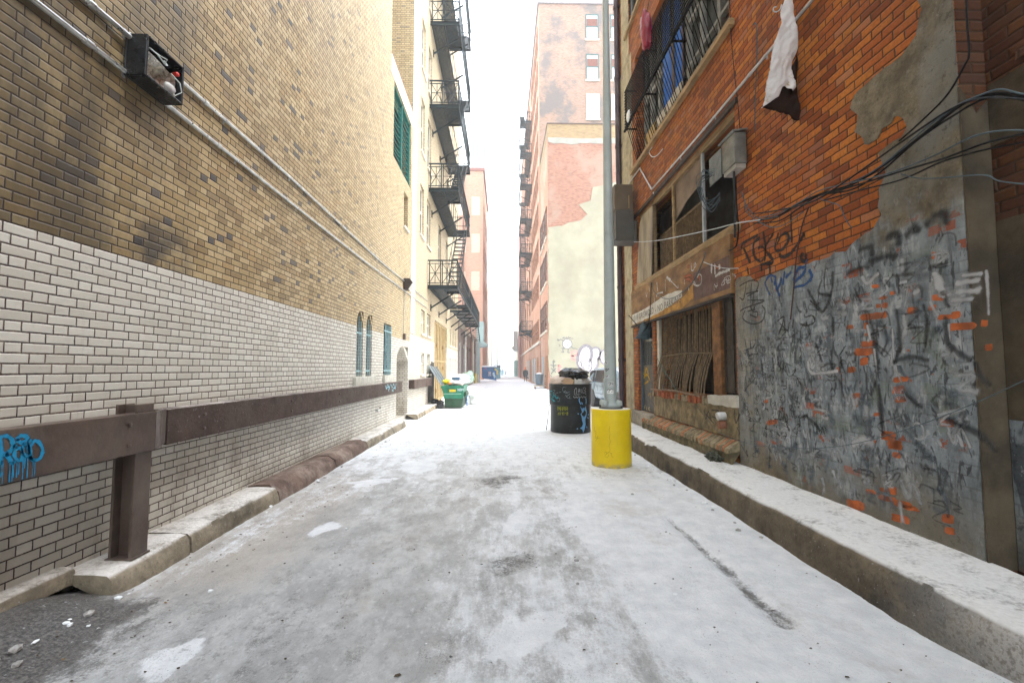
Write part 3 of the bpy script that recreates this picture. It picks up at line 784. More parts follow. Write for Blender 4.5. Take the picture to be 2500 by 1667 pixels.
# ------------------------------------------------------------------ the orange brick building on the right
RX = 3.33
rb = thing('brick_building', (RX, 0, 0), 'run-down orange brick building with barred windows, peeling render and scrawled writing', 'building')
DOOR = (10.05, 11.14, .64, 2.74); W1 = (6.42, 9.89, 1.2, 2.74); W2 = (6.28, 11.0, 3.68, 5.45); W3R = (6.35, 11.0, 6.7, 9.5); W4 = (9.3, 11.75, 10.65, 12.9)
mb = MB(); HT, HB = 13.3, 13.6
sheetX(mb, RX, 3.14, 12.95, -.1, HT, [(*DOOR, .16), (*W1, .4), (*W2, .4), (*W3R, .35), (*W4, .3)], .3, 1)
mb.quad((RX, 12.95, -.1), (RX + 12, 12.95, -.1), (RX + 12, 12.95, HT), (RX, 12.95, HT))
NW = (.6, 2.78, 3.95, 6.4); NP = (1.6, 2.75, 2.75, 3.2)
sheetX(mb, RX + .2, -15, 3.14, -.1, HT, [(*NW, .35), (*NP, .06)], .3, 1, 1)
mb.quad((RX, 3.14, -.1), (RX + .2, 3.14, -.1), (RX + .2, 3.14, HT), (RX, 3.14, HT), 1)
mb.quad((RX + .2, -15, HT), (RX + .2, .5, HT), (RX + .2, .5, HB), (RX + .2, -15, HB)); mb.quad((RX + .2, .5, HT), (RX + 12, .5, HT), (RX + 12, .5, HB), (RX + .2, .5, HB))
mb.quad((RX + .2, -15, -.1), (RX + 12, -15, -.1), (RX + 12, -15, HB), (RX + .2, -15, HB))
mb.quad((RX + 12, -15, -.1), (RX + 12, 12.95, -.1), (RX + 12, 12.95, HT), (RX + 12, -15, HT)); mb.quad((RX + 12, -15, HT), (RX + 12, .5, HT), (RX + 12, .5, HB), (RX + 12, -15, HB))
mb.quad((RX, .5, HT), (RX + 12, .5, HT), (RX + 12, 12.95, HT), (RX, 12.95, HT)); mb.quad((RX + .2, -15, HB), (RX + 12, -15, HB), (RX + 12, .5, HB), (RX + .2, .5, HB))
mb.build('wall', [M_RED, M_REDDARK], rb)
# dark rooms behind the openings
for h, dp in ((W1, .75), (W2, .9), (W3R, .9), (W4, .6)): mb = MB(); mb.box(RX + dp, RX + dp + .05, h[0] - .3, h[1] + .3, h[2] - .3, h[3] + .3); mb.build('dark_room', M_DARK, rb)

def subdiv_edge(poly, seg, amp, seed, closed=True):
    """ragged outline in (y, z) on the wall"""
    out = []
    for i in range(len(poly) if closed else len(poly) - 1):
        a, b = poly[i], poly[(i + 1) % len(poly)]
        L = math.hypot(b[0] - a[0], b[1] - a[1]); n = max(1, int(L / seg))
        for k in range(n):
            t = k / n; y = a[0] + (b[0] - a[0]) * t; z = a[1] + (b[1] - a[1]) * t
            out.append((y + amp * N2(y, z, 6, seed) + amp * .5 * N2(y, z, 19, seed + 2), z + amp * N2(y, z, 6, seed + 9) + amp * .5 * N2(y, z, 19, seed + 5)))
    return out
z7 = lambda x, y: (1900 + x / 2.8, y / 2.8)
z8 = lambda x, y: (1800 + x / 2.613, 500 + y / 2.613)
z6 = lambda x, y: (1500 + x / 3.136, 650 + y / 3.136)
z5 = lambda x, y: (1500 + x / 3.92, 350 + y / 3.92)
z4 = lambda x, y: (1500 + x / 3.92, y / 3.92)
edge_px = [z7(1000, 60), z7(960, 170), z7(945, 260), z7(860, 370), z7(740, 450), z7(590, 590), z7(530, 650), z7(500, 740), z7(540, 800), z7(520, 900), z7(590, 990),
           z7(690, 960), z7(710, 905), z7(770, 850), z7(800, 800), z7(830, 800), z7(880, 870), z7(860, 930), z7(760, 1010), z7(700, 1060), z7(740, 1200), z7(700, 1290), z7(700, 1400),
           z8(930, 60), z8(880, 150), z8(700, 290), z8(560, 330), z8(440, 380), z8(280, 425), z8(120, 480), z8(40, 455), z8(0, 470)]
ed = [(onX(a, b, RX).y, onX(a, b, RX).z) for a, b in edge_px]
ed[-1] = (6.38, ed[-1][1])
inner = subdiv_edge(ed, .05, .035, 3, False)
poly = inner + [(6.38, ed[-1][1] - .05), (6.38, .28), (3.145, .28), (3.145, 6.2), (3.9, 6.2)]
mb = MB(); mb.prism([(RX - .014, y, z) for y, z in poly], (.013, 0, 0)); mb.build('render_coat', M_PLASTER, rb)
M_BROWNR = mat('dark_brown_render', (.105, .08, .05), .9, 0, .4, 3, .9, 20, dirt=(.035, .028, .02), dirt_amt=.55)
mb = MB(); mb.box(RX + .185, RX + .199, 1.0, 3.12, 1.3, 2.7); mb.build('render_coat', M_BROWNR, rb)
mb = MB(); mb.box(RX + .185, RX + .199, 1.0, 3.12, .28, 1.299); mb.build('render_coat', M_PLASTER, rb)
mb = MB(); mb.box(RX + .185, RX + .199, 1.0, 3.12, 3.25, 3.7); mb.build('render_coat', M_BROWNR, rb)
# render strip at the far corner, dirty base under the windows
M_PIER = mat('sandy_render', (.40, .34, .22), .9, 0, .22, 5, .8, 30, dirt=(.12, .09, .06), dirt_amt=.3)
mb = MB(); mb.prism([(RX - .02, y, z) for y, z in subdiv_edge([(11.5, .3), (12.2, .3), (12.2, 13.2), (11.5, 13.2)], .1, .02, 8)], (.019, 0, 0)); mb.build('pier_render', M_PIER, rb)
mb = MB(); mb.prism([(RX - .02, y, z) for y, z in subdiv_edge([(6.4, .66), (9.98, .66), (9.98, 1.14), (6.4, 1.10)], .06, .02, 2)], (.019, 0, 0))
mb.build('base_render', mat('mossy_base_render', (.24, .185, .10), .9, 0, .4, 7, 1.0, 26, dirt=(.05, .042, .028), dirt_amt=.5), rb)
# sloping brick ledge
LB = (6.38, 10.4)
mb = MB(); n_ = 52
for k in range(n_):
    y0 = LB[0] + (LB[1] - LB[0]) * k / n_; y1 = LB[0] + (LB[1] - LB[0]) * (k + 1) / n_ - .012
    j = rnd.uniform(-.012, .012); t = rnd.uniform(-.012, .010)
    mb.prism([(RX - .003, y0, .64 + t), (RX - .17 + j, y0, .535 + t), (RX - .175 + j, y0, .465 + t), (RX - .003, y0, .50)], (0, y1 - y0, 0), 0 if rnd.random() < .72 else 1)
M_LEDGE = [mat('mossy_ledge_brick', (.27, .215, .13), .9, 0, .35, 14, .6, 60, dirt=(.10, .085, .04), dirt_amt=.4), mat('bare_ledge_brick', (.42, .17, .075), .9, 0, .3, 12, .6, 60, dirt=(.2, .14, .09))]
mb.build('ledge', M_LEDGE, rb, bevel=.006)
mb = MB(); sweep(mb, [(RX - .145, .30), (RX - .155, .40), (RX - .15, .49), (RX - .01, .49)], LB[0], LB[1], .06, .03, .02, 12)
mb.build('ledge_base', mat('mossy_rubble', (.17, .135, .07), .95, 0, .5, 10, 1.2, 30, dirt=(.03, .035, .018), dirt_amt=.6), rb, smooth=60)
# --- ground floor window
M_RUST = mat('rusty_iron', (.15, .088, .048), .8, .1, .4, 12, .3, 50, dirt=(.05, .035, .025), dirt_amt=.4)
M_RUSTO = mat('orange_rust', (.22, .10, .03), .85, 0, .4, 9, .3, 50, dirt=(.07, .035, .02), dirt_amt=.4)
M_BAR = mat('grimy_bar', (.21, .145, .08), .75, .1, .35, 16, .2, dirt=(.045, .032, .024), dirt_amt=.4)
M_WOODD = mat('dark_board', (.055, .043, .033), .8, 0, .35, 5, .4, 40, stretch=(1, 4, .4))
M_WOODT = mat('weathered_timber', (.33, .22, .10), .8, 0, .3, 5, .4, 40, stretch=(1, .6, 4), dirt=(.13, .09, .05))
M_BOARD = mat('weathered_board', (.30, .25, .17), .8, 0, .35, 2.2, .3, 30, stretch=(1, 1.5, .5), dirt=(.17, .13, .15), dirt_amt=.35)
w = MB(); w.box(RX + .46, RX + .48, 7.2, 9.85, 1.25, 2.72); w = w.build('window', mat('grimy_pane', (.014, .012, .010), .7, 0, .5, 3, .1, spec=.1), rb)
f = MB(); f.box(RX + .05, RX + .13, 7.0, 7.26, 1.2, 2.74); f.build('window_frame', M_RUSTO, w); f = MB(); f.box(RX + .04, RX + .1, 9.74, 9.885, 1.2, 2.74); f.build('jamb', M_STONE, w)
f = MB(); N_ = 30
for k in range(N_):
    y = 7.32 + 2.38 * k / (N_ - 1) + rnd.uniform(-.015, .015)
    o = .12 + .03 * math.sin(k * .9) + rnd.uniform(-.015, .015)
    lean = rnd.uniform(-.04, .04)
    pts = [(RX + .10, y + lean, 2.73), (RX + .09, y + lean * .5, 2.3), (RX + .075, y, 1.93), (RX + .03 - o * .35, y, 1.68), (RX + .02 - o * .8, y - .02, 1.42), (RX + .02 - o, y - .03, 1.22)]
    f.tube(pts, .0125, 5)
for z, dx in ((1.93, .075), (1.235, -.18)):
    f.tube([(RX + dx, 7.28, z - .02), (RX + dx, 8.4, z + .02), (RX + dx, 9.72, z - .01)], .013, 5)
f.build('window_bars', M_BAR, w, smooth=40)
f = MB(); X = RX + .12
f.box(X, X + .05, 6.44, 7.0, 1.29, 2.73)
for z in (1.36, 1.7, 1.98, 2.28, 2.68): f.box(X - .012, X, 6.46, 6.99, z - .02, z + .02)
for y in (6.47, 6.72, 6.97): f.box(X - .02, X, y - .02, y + .02, 1.3, 2.72)
f.build('shutter', M_WOODD, w)
f = MB(); f.prism([(RX - .04, y, z) for y, z in subdiv_edge([(6.37, 1.10), (7.30, 1.10), (7.30, 1.24), (6.37, 1.27)], .06, .015, 4)], (.35, 0, 0)); f.build('sill', M_STONE, w, bevel=.01)
f = MB()
for k in range(26):
    y0 = 7.32 + k * .1; f.box(RX - .06 + rnd.uniform(-.02, .03), RX + .3, y0, y0 + .088, 1.08 + rnd.uniform(-.02, .01), 1.2 + rnd.uniform(-.03, .015), 0 if rnd.random() < .6 else 1)
f.build('sill', [mat('red_sill_brick', (.33, .09, .035), .9, 0, .35, 9, .5, 50, dirt=(.12, .07, .05)), M_LEDGE[0]], w, bevel=.008)
# --- fascia beam with its old sign
M_FASC = mat('rusty_fascia', (.27, .15, .055), .8, 0, .45, 2.5, .4, 30, stretch=(1, .8, 1.8), dirt=(.10, .042, .022), dirt_amt=.6)
f = MB(); f.box(RX - .05, RX + .1, 6.42, 11.5, 2.74, 3.62); fas = f.build('fascia', M_FASC, rb, bevel=.01)
f = MB(); f.box(RX - .053, RX - .0505, 6.45, 7.7, 2.82, 3.30); f.build('fascia_plate', mat('maroon_paint', (.085, .035, .026), .6, 0, .2, 4, .1), fas)
f = MB(); f.box(RX - .07, RX + .02, 6.42, 11.5, 2.70, 2.738); f.build('drip_edge', mat('black_drip', (.025, .017, .013), .8), fas)
f = MB()
up = [(11.42, 3.02), (10.9, 3.03), (10.2, 3.05), (9.6, 3.10), (9.1, 3.14), (8.6, 3.13), (8.2, 3.10)]; dn = [(8.2, 2.98), (8.6, 2.92), (9.1, 2.86), (9.6, 2.81), (10.2, 2.79), (10.9, 2.775), (11.42, 2.77)]
f.prism([(RX - .054, y, z) for y, z in subdiv_edge(up + dn, .05, .012, 6)], (.003, 0, 0)); f.build('sign', mat('flaking_white_paint', (.60, .58, .52), .8, 0, .15, 5, .2, dirt=(.33, .22, .10), dirt_amt=.3), fas)
f = MB(); f.prism([(RX - .0565, y, z) for y, z in subdiv_edge([(10.5, 2.79), (9.6, 2.82), (8.7, 2.89), (8.0, 3.0), (7.72, 3.12), (7.72, 2.86), (8.2, 2.78), (9, 2.755), (10.4, 2.75)], .05, .02, 16)], (.002, 0, 0))
f.build('rust_stain', mat('yellow_rust_stain', (.42, .21, .035), .85, 0, .35, 6, .3, dirt=(.16, .08, .03), dirt_amt=.4), fas)
f = MB(); x_ = 11.36
for part, gap in (('1218', .10), ('GRISWOLD', .09), ('-', .09), ('NO', .09), ('PARKING', 0)):
    x_ -= text_to(f, part, .20, (RX - .0567, x_, 2.84 + (11.36 - x_) * .012), (0, -1, .012), (0, 0, 1), (-1, 0, 0), spread=1.08) + gap
f.build('sign_lettering', mat('faded_black_lettering', (.075, .07, .065), .8, 0, .5, 40, 0), fas)
# --- door by the far corner
d = MB(); X = RX + .10; d.box(X, X + .05, 10.07, 11.12, .65, 2.73); d = d.build('door', mat('tagged_door', (.06, .06, .058), .65, 0, .4, 5, .2, dirt=(.20, .15, .05), dirt_amt=.35), rb)
f = MB(); f.box(X - .004, X - .001, 10.2, 11.0, 1.75, 2.62); f.build('door_window', M_GLASSD, d)
f = MB()
for k in range(7): f.tube([(X - .03, 10.25 + k * .12, 1.74), (X - .03, 10.25 + k * .12, 2.3)], .01, 5)
f.build('door_bars', M_BLACKI, d)
f = MB(); f.box(X - .05, X + .06, 10.055, 10.12, .65, 2.735); f.box(X - .05, X + .06, 11.07, 11.135, .65, 2.735); f.build('door_frame', mat('slate_blue_jamb', (.08, .12, .16), .6), d)
f = MB(); f.box(RX - .14, RX + .1, 9.9, 11.5, .33, .642); f.build('doorstep', M_CONC, rb, bevel=.02)
# --- first floor window
w = MB(); w.box(RX + .55, RX + .57, 6.3, 10.95, 3.7, 5.43); w = w.build('window', mat('black_pane', (.009, .009, .010), .5, 0, .3, 2, .1, spec=.15), rb)
f = MB()
ym = onX(*z5(852, 500), RX + .08).y; yl = onX(*z5(570, 800), RX + .08).y
f.box(RX + .06, RX + .10, ym - .028, ym + .028, 3.70, 5.44, 1); f.box(RX + .06, RX + .1, yl - .03, yl + .03, 3.70, 5.44, 0)
f.box(RX + .05, RX + .12, 10.0, 10.1, 3.70, 5.44, 0); f.box(RX + .05, RX + .12, 6.29, 10.98, 5.33, 5.44, 0)
f.build('window_frame', [M_WOODT, mat('weathered_grey_mullion', (.36, .40, .42), .6)], w)
f = MB()
for k in range(44):
    y = 7.75 + 2.3 * k / 43
    f.tube([(RX + .22, y, 3.70), (RX + .22, y, 4.62)], .011, 4)
f.box(RX + .20, RX + .235, 7.7, 10.05, 4.60, 4.64)
f.build('window_bars', M_BAR, w)
cp = [z5(560, 370), z5(700, 190), z5(840, 55), z5(838, 390), z5(790, 430), z5(700, 540), z5(640, 650), z5(580, 745), z5(550, 700), z5(556, 560)]
pl = [onX(a, b, RX + .12) for a, b in cp]
f = MB(); f.prism([(RX + .115, y, z) for y, z in subdiv_edge([(p.y, p.z) for p in pl], .08, .01, 7)], (.012, 0, 0)); f.build('torn_blind', mat('brown_blind', (.20, .145, .105), .85, 0, .25, 2.5, .5, 6), w)
f = MB(); f.prism([(RX - .06, 6.2, 3.60), (RX - .075, 6.2, 3.69), (RX - .05, 6.2, 3.72), (RX + .2, 6.2, 3.73), (RX + .2, 6.2, 3.60)], (0, 4.95, 0)); f.build('sill', M_WOODT, w, bevel=.012)
bp = [z5(210, 1425), z5(225, 1100), z5(240, 760), z5(270, 690), z5(362, 600), z5(362, 800), z5(350, 1340)]
f = MB(); f.prism([onX(a, b, RX - .04) for a, b in bp], (.02, 0, 0)); f.build('loose_board', M_BOARD, w, bevel=.004)
f = MB(); f.box(RX - .03, RX + .02, 6.2, 11.35, 5.44, 5.52); f.build('lintel', mat('dark_lintel', (.045, .03, .022), .85), w)
# --- second floor window with its cage
w = MB(); w.box(RX + .30, RX + .32, 6.68, 11.28, 6.72, 9.48); w = w.build('window', mat('smeared_pane', (.05, .06, .06), .5, 0, .6, 2, .1, spec=.2), rb)
f = MB()
for y in (6.72, 7.35, 8.0, 8.62, 10.2, 10.75, 11.24): f.box(RX + .2, RX + .29, y - .05, y + .05, 6.73, 9.47)
f.box(RX + .2, RX + .28, 6.7, 11.27, 8.2, 8.28); f.box(RX + .19, RX + .28, 6.7, 11.27, 7.35, 7.41)
f.build('window_frame', mat('grey_flaking_frame', (.30, .30, .27), .8, 0, .3, 6, .3, dirt=(.12, .10, .08)), w)
f = MB()
for y0, y1 in ((8.75, 9.12), (9.3, 9.8)): f.box(RX + .16, RX + .185, y0, y1, 6.75, 9.4)
f.build('blue_board', mat('blue_board_paint', (.003, .12, .52), .6, 0, .15, 3, .2, spec=.2), w)
f = MB(); f.box(RX + .14, RX + .155, 9.15, 9.27, 6.75, 9.4); f.box(RX + .14, RX + .155, 8.68, 8.73, 6.75, 9.4); f.build('curtain', mat('brown_curtain', (.13, .09, .08), .9), w)
f = MB(); f.box(RX + .10, RX + .13, 8.7, 10.1, 7.02, 7.2); f.build('shelf_board', M_TRIMW, w)
f = MB(); f.box(RX + .1, RX + .14, 10.25, 10.9, 6.74, 7.25); f.build('ply_sheet', mat('yellow_ply', (.50, .33, .11), .7), w)
f = MB(); CXx = RX - .28
for k in range(44):
    y = 6.8 + 4.45 * k / 43
    if rnd.random() < .1: continue
    j = rnd.uniform(-.03, .03)
    f.tube([(CXx, y + j, 7.60), (RX - .03, y - j * 2, 6.78)], .009, 4)
f.build('window_bars', mat('sooty_window_bar', (.012, .010, .010), .8, 0, .3, 6, 0, spec=.06), w)
M_CAGE = mat('sooty_cage_bar', (.006, .006, .007), .8, 0, .3, 6, 0, spec=.06)
f = MB(); f.bar((CXx, 6.5, 7.6), (CXx, 11.35, 7.6), .045, .045)
for k in range(13): z = 7.68 + k * .075; f.bar((CXx, 6.7, z), (CXx, 11.3, z), .020, .022)
for y in (6.7, 8.2, 9.8, 11.25): f.bar((CXx + .02, y, 7.58), (CXx + .02, y, 8.62), .03); f.bar((CXx, y, 7.62), (RX, y, 7.62), .03); f.bar((CXx, y, 8.6), (RX, y, 8.6), .03)
f.build('window_cage', M_CAGE, w)
f = MB(); f.prism([(RX - .09, 6.5, 6.60), (RX - .09, 6.5, 6.70), (RX + .2, 6.5, 6.72), (RX + .2, 6.5, 6.60)], (0, 5.1, 0)); f.build('sill', M_WOODT, w, bevel=.01)
w.location.y = -.3                                            # the whole window unit sits this much nearer
f = MB(); f.box(RX - .012, RX - .001, 11.32, 12.6, 6.2, 9.9); f.build('pier_render', M_PIER, rb)
w = window(rb, *W4, RX, 1, mat('grey_old_frame', (.33, .34, .32), .7), M_GLASSD, None, True, (M_WOODT, .1), .07, .16)
# --- openings at the near end
w = MB(); w.box(RX + .50, RX + .52, NW[0], NW[1], NW[2], NW[3]); w = w.build('window', M_GLASSD, rb)
f = MB()
for k in range(24): f.tube([(RX + .3, NW[0] + .05 + k * .09, NW[2]), (RX + .3, NW[0] + .05 + k * .09, NW[3])], .012, 4)
for k in range(6): f.box(RX + .29, RX + .31, NW[0], NW[1], NW[2] + .1 + k * .45, NW[2] + .13 + k * .45)
f.build('window_bars', M_BLACKI, w)
f = MB(); f.prism([(RX + .14, .4, 3.74), (RX + .16, .4, 3.86), (RX + .5, .4, 3.97), (RX + .5, .4, 3.74)], (0, 2.5, 0)); f.build('sill', M_REDDARK, w)
f = MB(); f.box(RX + .235, RX + .25, NP[0], NP[1], NP[2], NP[3]); f.build('blocked_hatch', mat('dark_red_board', (.06, .018, .012), .8, 0, .2), rb)
f = MB(); f.prism([(x, 3.139, z) for x, z in [(RX - .013, .28), (RX + .19, .28), (RX + .19, 3.6), (RX + .10, 3.5), (RX - .013, 3.7)]], (0, -.013, 0)); f.build('render_coat', M_BROWNR, rb)
# pipe stub
f = MB(); f.tube([(RX - .02, 6.78, .95), (RX - .11, 6.78, .95), (RX - .135, 6.78, .945)], [.062, .062, .058], 14); f.tube([(RX - .02, 6.78, .83), (RX - .12, 6.78, .82)], .06, 10, 1)
f.build('vent_pipe', [mat('white_pipe', (.55, .55, .55), .6, 0, .15, 9, .3, 30, dirt=(.25, .2, .16), dirt_amt=.3), mat('clay_pipe', (.28, .12, .07), .85)], rb, smooth=40)
# ------------------------------------------------------------------ guard rails along the left wall
zb = lambda x, y: (x / 2.187, 950 + y / 2.187)
root = thing('guard_rail', (-2.86, 1.0, .18), 'nearest brown steel guard rail on an H-shaped post, tagged in blue paint', 'guard rail', 'guard rails along the painted brick wall')
mb = MB()
prof = [(-2.85, -3.0), (-2.85, 3.83), (-2.875, 3.91), (-3.0, 4.15)]
for (x0, y0), (x1, y1) in zip(prof, prof[1:]):
    mb.prism([(x0, y0, .995), (x1, y1, .995), (x1, y1, 1.305), (x0, y0, 1.305)], (-.022, 0, 0))
mb.box(-2.985, -2.872, -3.0, 3.81, 1.283, 1.303); mb.box(-2.95, -2.872, -3.0, 3.81, .996, 1.016)
beam = mb.build('beam', M_BROWN, root, bevel=.006)
mb = MB()
mb.box(-3.17, -3.06, -3.0, 4.06, 1.17, 1.275); mb.build('backing_channel', topped('dusty_brown_steel', (.07, .045, .035), (.10, .075, .06), .1, (.62, .56, .53)), root, bevel=.005)
mb = MB()
mb.box(-2.9, -2.876, 3.67, 3.835, .16, 1.37); mb.box(-3.05, -3.03, 3.67, 3.835, .16, 1.37); mb.box(-3.03, -2.9, 3.742, 3.76, .16, 1.365)
mb.box(-3.07, -2.86, 3.66, 3.845, .175, .19)
mb.build('post', M_BROWN, root, bevel=.003)
mb = MB()
for y in (-1.0, 1.2, 3.56):
    for z in (1.07, 1.23): mb.lathe([(.016, 0), (.016, .012), (.008, .016)], (-2.85, y, z), 8, axis='X')
mb.build('bolt', M_BROWN, root)
M_CYANP = spray('cyan_spray', (.012, .27, .50), .45, .97, 30)
mb = MB()
def S(mbx, pts, tr, X, nx, w, **k): mbx.stroke(onwall([tr(*p) for p in pts], X, nx), w, **k)
for pts, w in (([(2, 395), (4, 330), (2, 262), (30, 250), (62, 270), (66, 310), (40, 345), (12, 348)], .030), ([(30, 345), (55, 380), (75, 392)], .032),
               ([(82, 300), (76, 350), (95, 382), (118, 360), (108, 318), (84, 318)], .028), ([(90, 268), (112, 248), (138, 252), (140, 272), (112, 284), (94, 268)], .034),
               ([(128, 292), (118, 330), (140, 352), (160, 330), (150, 296), (132, 296)], .028), ([(150, 345), (150, 285), (165, 275)], .028),
               ([(170, 375), (152, 330), (176, 280), (206, 282), (226, 320), (214, 366), (180, 378), (160, 362)], .026)):
    S(mb, pts, zb, -2.849, 1, w, jit=.25)
for x, a, b in ((14, 385, 505), (8, 380, 470), (52, 385, 496), (66, 385, 492), (72, 380, 470), (90, 380, 470), (101, 370, 455), (122, 360, 482), (147, 350, 473), (175, 375, 468), (186, 372, 466), (133, 350, 420)):
    S(mb, [(x, a), (x - 2, (a + b) / 2), (x - 5, b)], zb, -2.849, 1, .007)
mb.build('graffiti', M_CYANP, beam)
def rail2(y0, y1, label, end=True):
    root = thing('guard_rail', (-3.1, y0, .97), label, 'guard rail', 'guard rails along the painted brick wall')
    mb = MB(); mb.box(-3.025, -3.0, y0, y1, .975, 1.29); mb.box(-3.19, -3.0255, y0, y1, 1.268, 1.288); mb.box(-3.19, -3.0255, y0, y1, .976, .996)
    if end: mb.box(-3.19, -3.026, y0 + .01, y0 + .03, .997, 1.267)
    b = mb.build('beam', topped('brown_rail_steel', (.078, .05, .04), (.10, .075, .06), -.02, (.60, .54, .5)), root, bevel=.005)
    mb = MB()
    y = y0 + .5
    while y < y1:
        mb.lathe([(.018, 0), (.018, .012), (.008, .016)], (-3.0, y, 1.2), 8, axis='X'); mb.lathe([(.018, 0), (.018, .012), (.008, .016)], (-3.0, y, 1.06), 8, axis='X'); y += 1.9
    mb.build('bolt', M_BROWN, root)
    return root, b
_, b2 = rail2(4.17, 13.66, 'long brown steel guard rail bolted to the white painted brick up to the arch')
zc = lambda x, y: (820 + x / 3.92, 640 + y / 3.92)
mb = MB()
for pts in ([(474, 1180), (482, 1205), (496, 1168), (510, 1200), (522, 1166)], [(480, 1215), (500, 1190), (515, 1215)], [(530, 1170), (540, 1200), (552, 1165), (566, 1200), (576, 1162)], [(535, 1215), (548, 1235), (552, 1205), (570, 1210)], [(500, 1210), (506, 1232)]):
    S(mb, pts, zc, -2.999, 1, .03)
mb.build('graffiti', spray('pale_blue_spray', (.30, .62, .72), .5, .95, 30), b2)
rail2(15.55, 19.5, 'short brown steel guard rail between the arch and the green dumpster')

# ------------------------------------------------------------------ conduits and lights on the left wall
def conduit(pts, r, label, m_=M_GALV, straps=1.6, cat='conduit', group=None, name='conduit', wall=LX, side=1):
    root = thing(name, pts[0], label, cat, group)
    mb = MB(); mb.tube(pts, r, 8); mb.build('tube', m_, root, smooth=50)
    mb = MB(); c = MB(); acc = .6
    for a, b in zip(pts, pts[1:]):
        a, b = Vector(a), Vector(b); L = (b - a).length; d = (b - a).normalized()
        while acc < L:
            p = a + d * acc
            mb.tube([p - d * .03, p + d * .03], r * 1.35, 8)
            q = p + d * .35
            c.bar((wall + side * .002, q.y, q.z - r * 2.2), (wall + side * .002, q.y, q.z + r * 2.2), .03, .004)
            c.tube([q - d * .012, q + d * .012], r * 1.2, 8)
            acc += straps
        acc -= L
    if mb.v: mb.build('coupling', m_, root, smooth=50)
    if c.v: c.build('strap', m_, root)
    return root
cx = LX + .025
conduit([(cx, -2, 4.13), (cx, 4.0, 4.14), (cx, 10.5, 4.12), (cx, 14.5, 4.17), (cx, 19.0, 4.2)], .020, 'lower galvanised conduit running level along the tan brick under the broken floodlight', group='conduits along the tan brick wall')
conduit([(cx, -2, 4.42), (cx, 3.0, 4.43), (cx, 3.55, 4.46), (cx + .03, 3.76, 4.44)], .022, 'upper galvanised conduit coming from the near edge into the broken floodlight', group='conduits along the tan brick wall')
conduit([(cx + .03, 4.18, 4.38), (cx, 4.40, 4.48), (cx, 6.73, 4.50), (cx, 11.8, 4.43), (cx, 14.45, 4.47), (cx, 19.0, 4.5)], .020, 'upper conduit leading from the broken floodlight to the far wall light', group='conduits along the tan brick wall')
fl = thing('floodlight', (LX, 4.19, 4.15), 'broken black floodlight without its glass, wires hanging out, on the tan brick wall', 'wall light')
x0, x1, y0, y1, z0, z1 = LX + .012, LX + .20, 3.97, 4.42, 4.165, 4.53
mb = MB(); mb.box(x0, x0 + .02, y0, y1, z0, z1)
mb.box(x0 + .02, x1, y0, y0 + .022, z0, z1); mb.box(x0 + .02, x1, y1 - .022, y1, z0, z1); mb.box(x0 + .02, x1, y0 + .022, y1 - .022, z1 - .022, z1); mb.box(x0 + .02, x1, y0 + .022, y1 - .022, z0, z0 + .022)
mb.build('housing', mat('black_cast_housing', (.012, .013, .015), .35, .3, .3, 9, .2), fl, bevel=.008)
mb = MB(); v = []; f = []
for i in range(9):
    for j in range(9):
        a, b = i / 8, j / 8
        dd = .105 - .085 * (1 - (2 * a - 1) ** 2) * (1 - (2 * b - 1) ** 2) + .015 * N2(a * 3, b * 3, 1.5, 4)
        v.append((x0 + .02 + dd, y0 + .03 + (y1 - y0 - .06) * a, z0 + .03 + .25 * b - .03 * a))
for i in range(8):
    for j in range(8): f.append((i * 9 + j, i * 9 + 9 + j, i * 9 + 10 + j, i * 9 + j + 1))
mb.add(v, f); mb.build('reflector', mat('dented_reflector', (.55, .52, .46), .28, .6, .3, 14, .6, 12, dirt=(.10, .08, .07), dirt_amt=.3), fl, smooth=0)
mb = MB()
mb.tube([(x1 - .02, 4.02, 4.44), (x1 + .03, 4.05, 4.40), (x1 + .04, 4.13, 4.36), (x1 + .01, 4.19, 4.40), (x1 - .03, 4.2, 4.45)], .006, 6)
mb.tube([(x1 - .04, 4.03, 4.45), (x1 + .02, 4.10, 4.42), (x1 + .03, 4.16, 4.43), (x1 - .03, 4.2, 4.42)], .004, 5)
mb.tube([(x1 - .04, 4.3, 4.40), (x1 + .01, 4.35, 4.34), (x1 + .01, 4.38, 4.27), (x1 - .03, 4.35, 4.22)], .005, 6)
mb.build('wires', mat('pale_wire', (.55, .6, .58), .5, 0, .2), fl, smooth=60)
mb = MB(); mb.lathe([(.02, -.02), (.022, .02), (.012, .03)], (x1 - .04, 4.36, 4.43), 10, axis='X'); mb.build('red_socket', mat('red_plastic', (.55, .03, .02), .4), fl)
mb = MB(); mb.blob((x1 - .05, 4.31, 4.27), .03, .07, .04, 3, .3, 2); mb.build('lamp_bulb', mat('milky_glass', (.75, .72, .7), .25), fl, smooth=0)
fl.location.y -= .235; fl.location.z -= .055
f2 = thing('floodlight', (LX, 14.65, 4.18), 'small bronze wall light with a white lens above the arched recess', 'wall light')
mb = MB(); mb.prism([(LX + .01, 14.5, 4.2), (LX + .01, 14.5, 4.56), (LX + .2, 14.5, 4.56), (LX + .3, 14.5, 4.42), (LX + .16, 14.5, 4.2)], (0, .36, 0)); mb.build('housing', mat('bronze_housing', (.05, .038, .032), .5, .2), f2, bevel=.012)
mb = MB(); mb.prism([(LX + .165, 14.49, 4.20), (LX + .305, 14.49, 4.415), (LX + .30, 14.49, 4.22), (LX + .22, 14.49, 4.15)], (0, .38, 0)); mb.build('lens', mat('white_lens', (.78, .77, .73), .3, 0, .05), f2, bevel=.012)
conduit([(cx - .01, 14.62, 4.18), (cx - .01, 14.62, 2.78)], .011, 'thin conduit dropping from the small wall light to a junction box', straps=9)
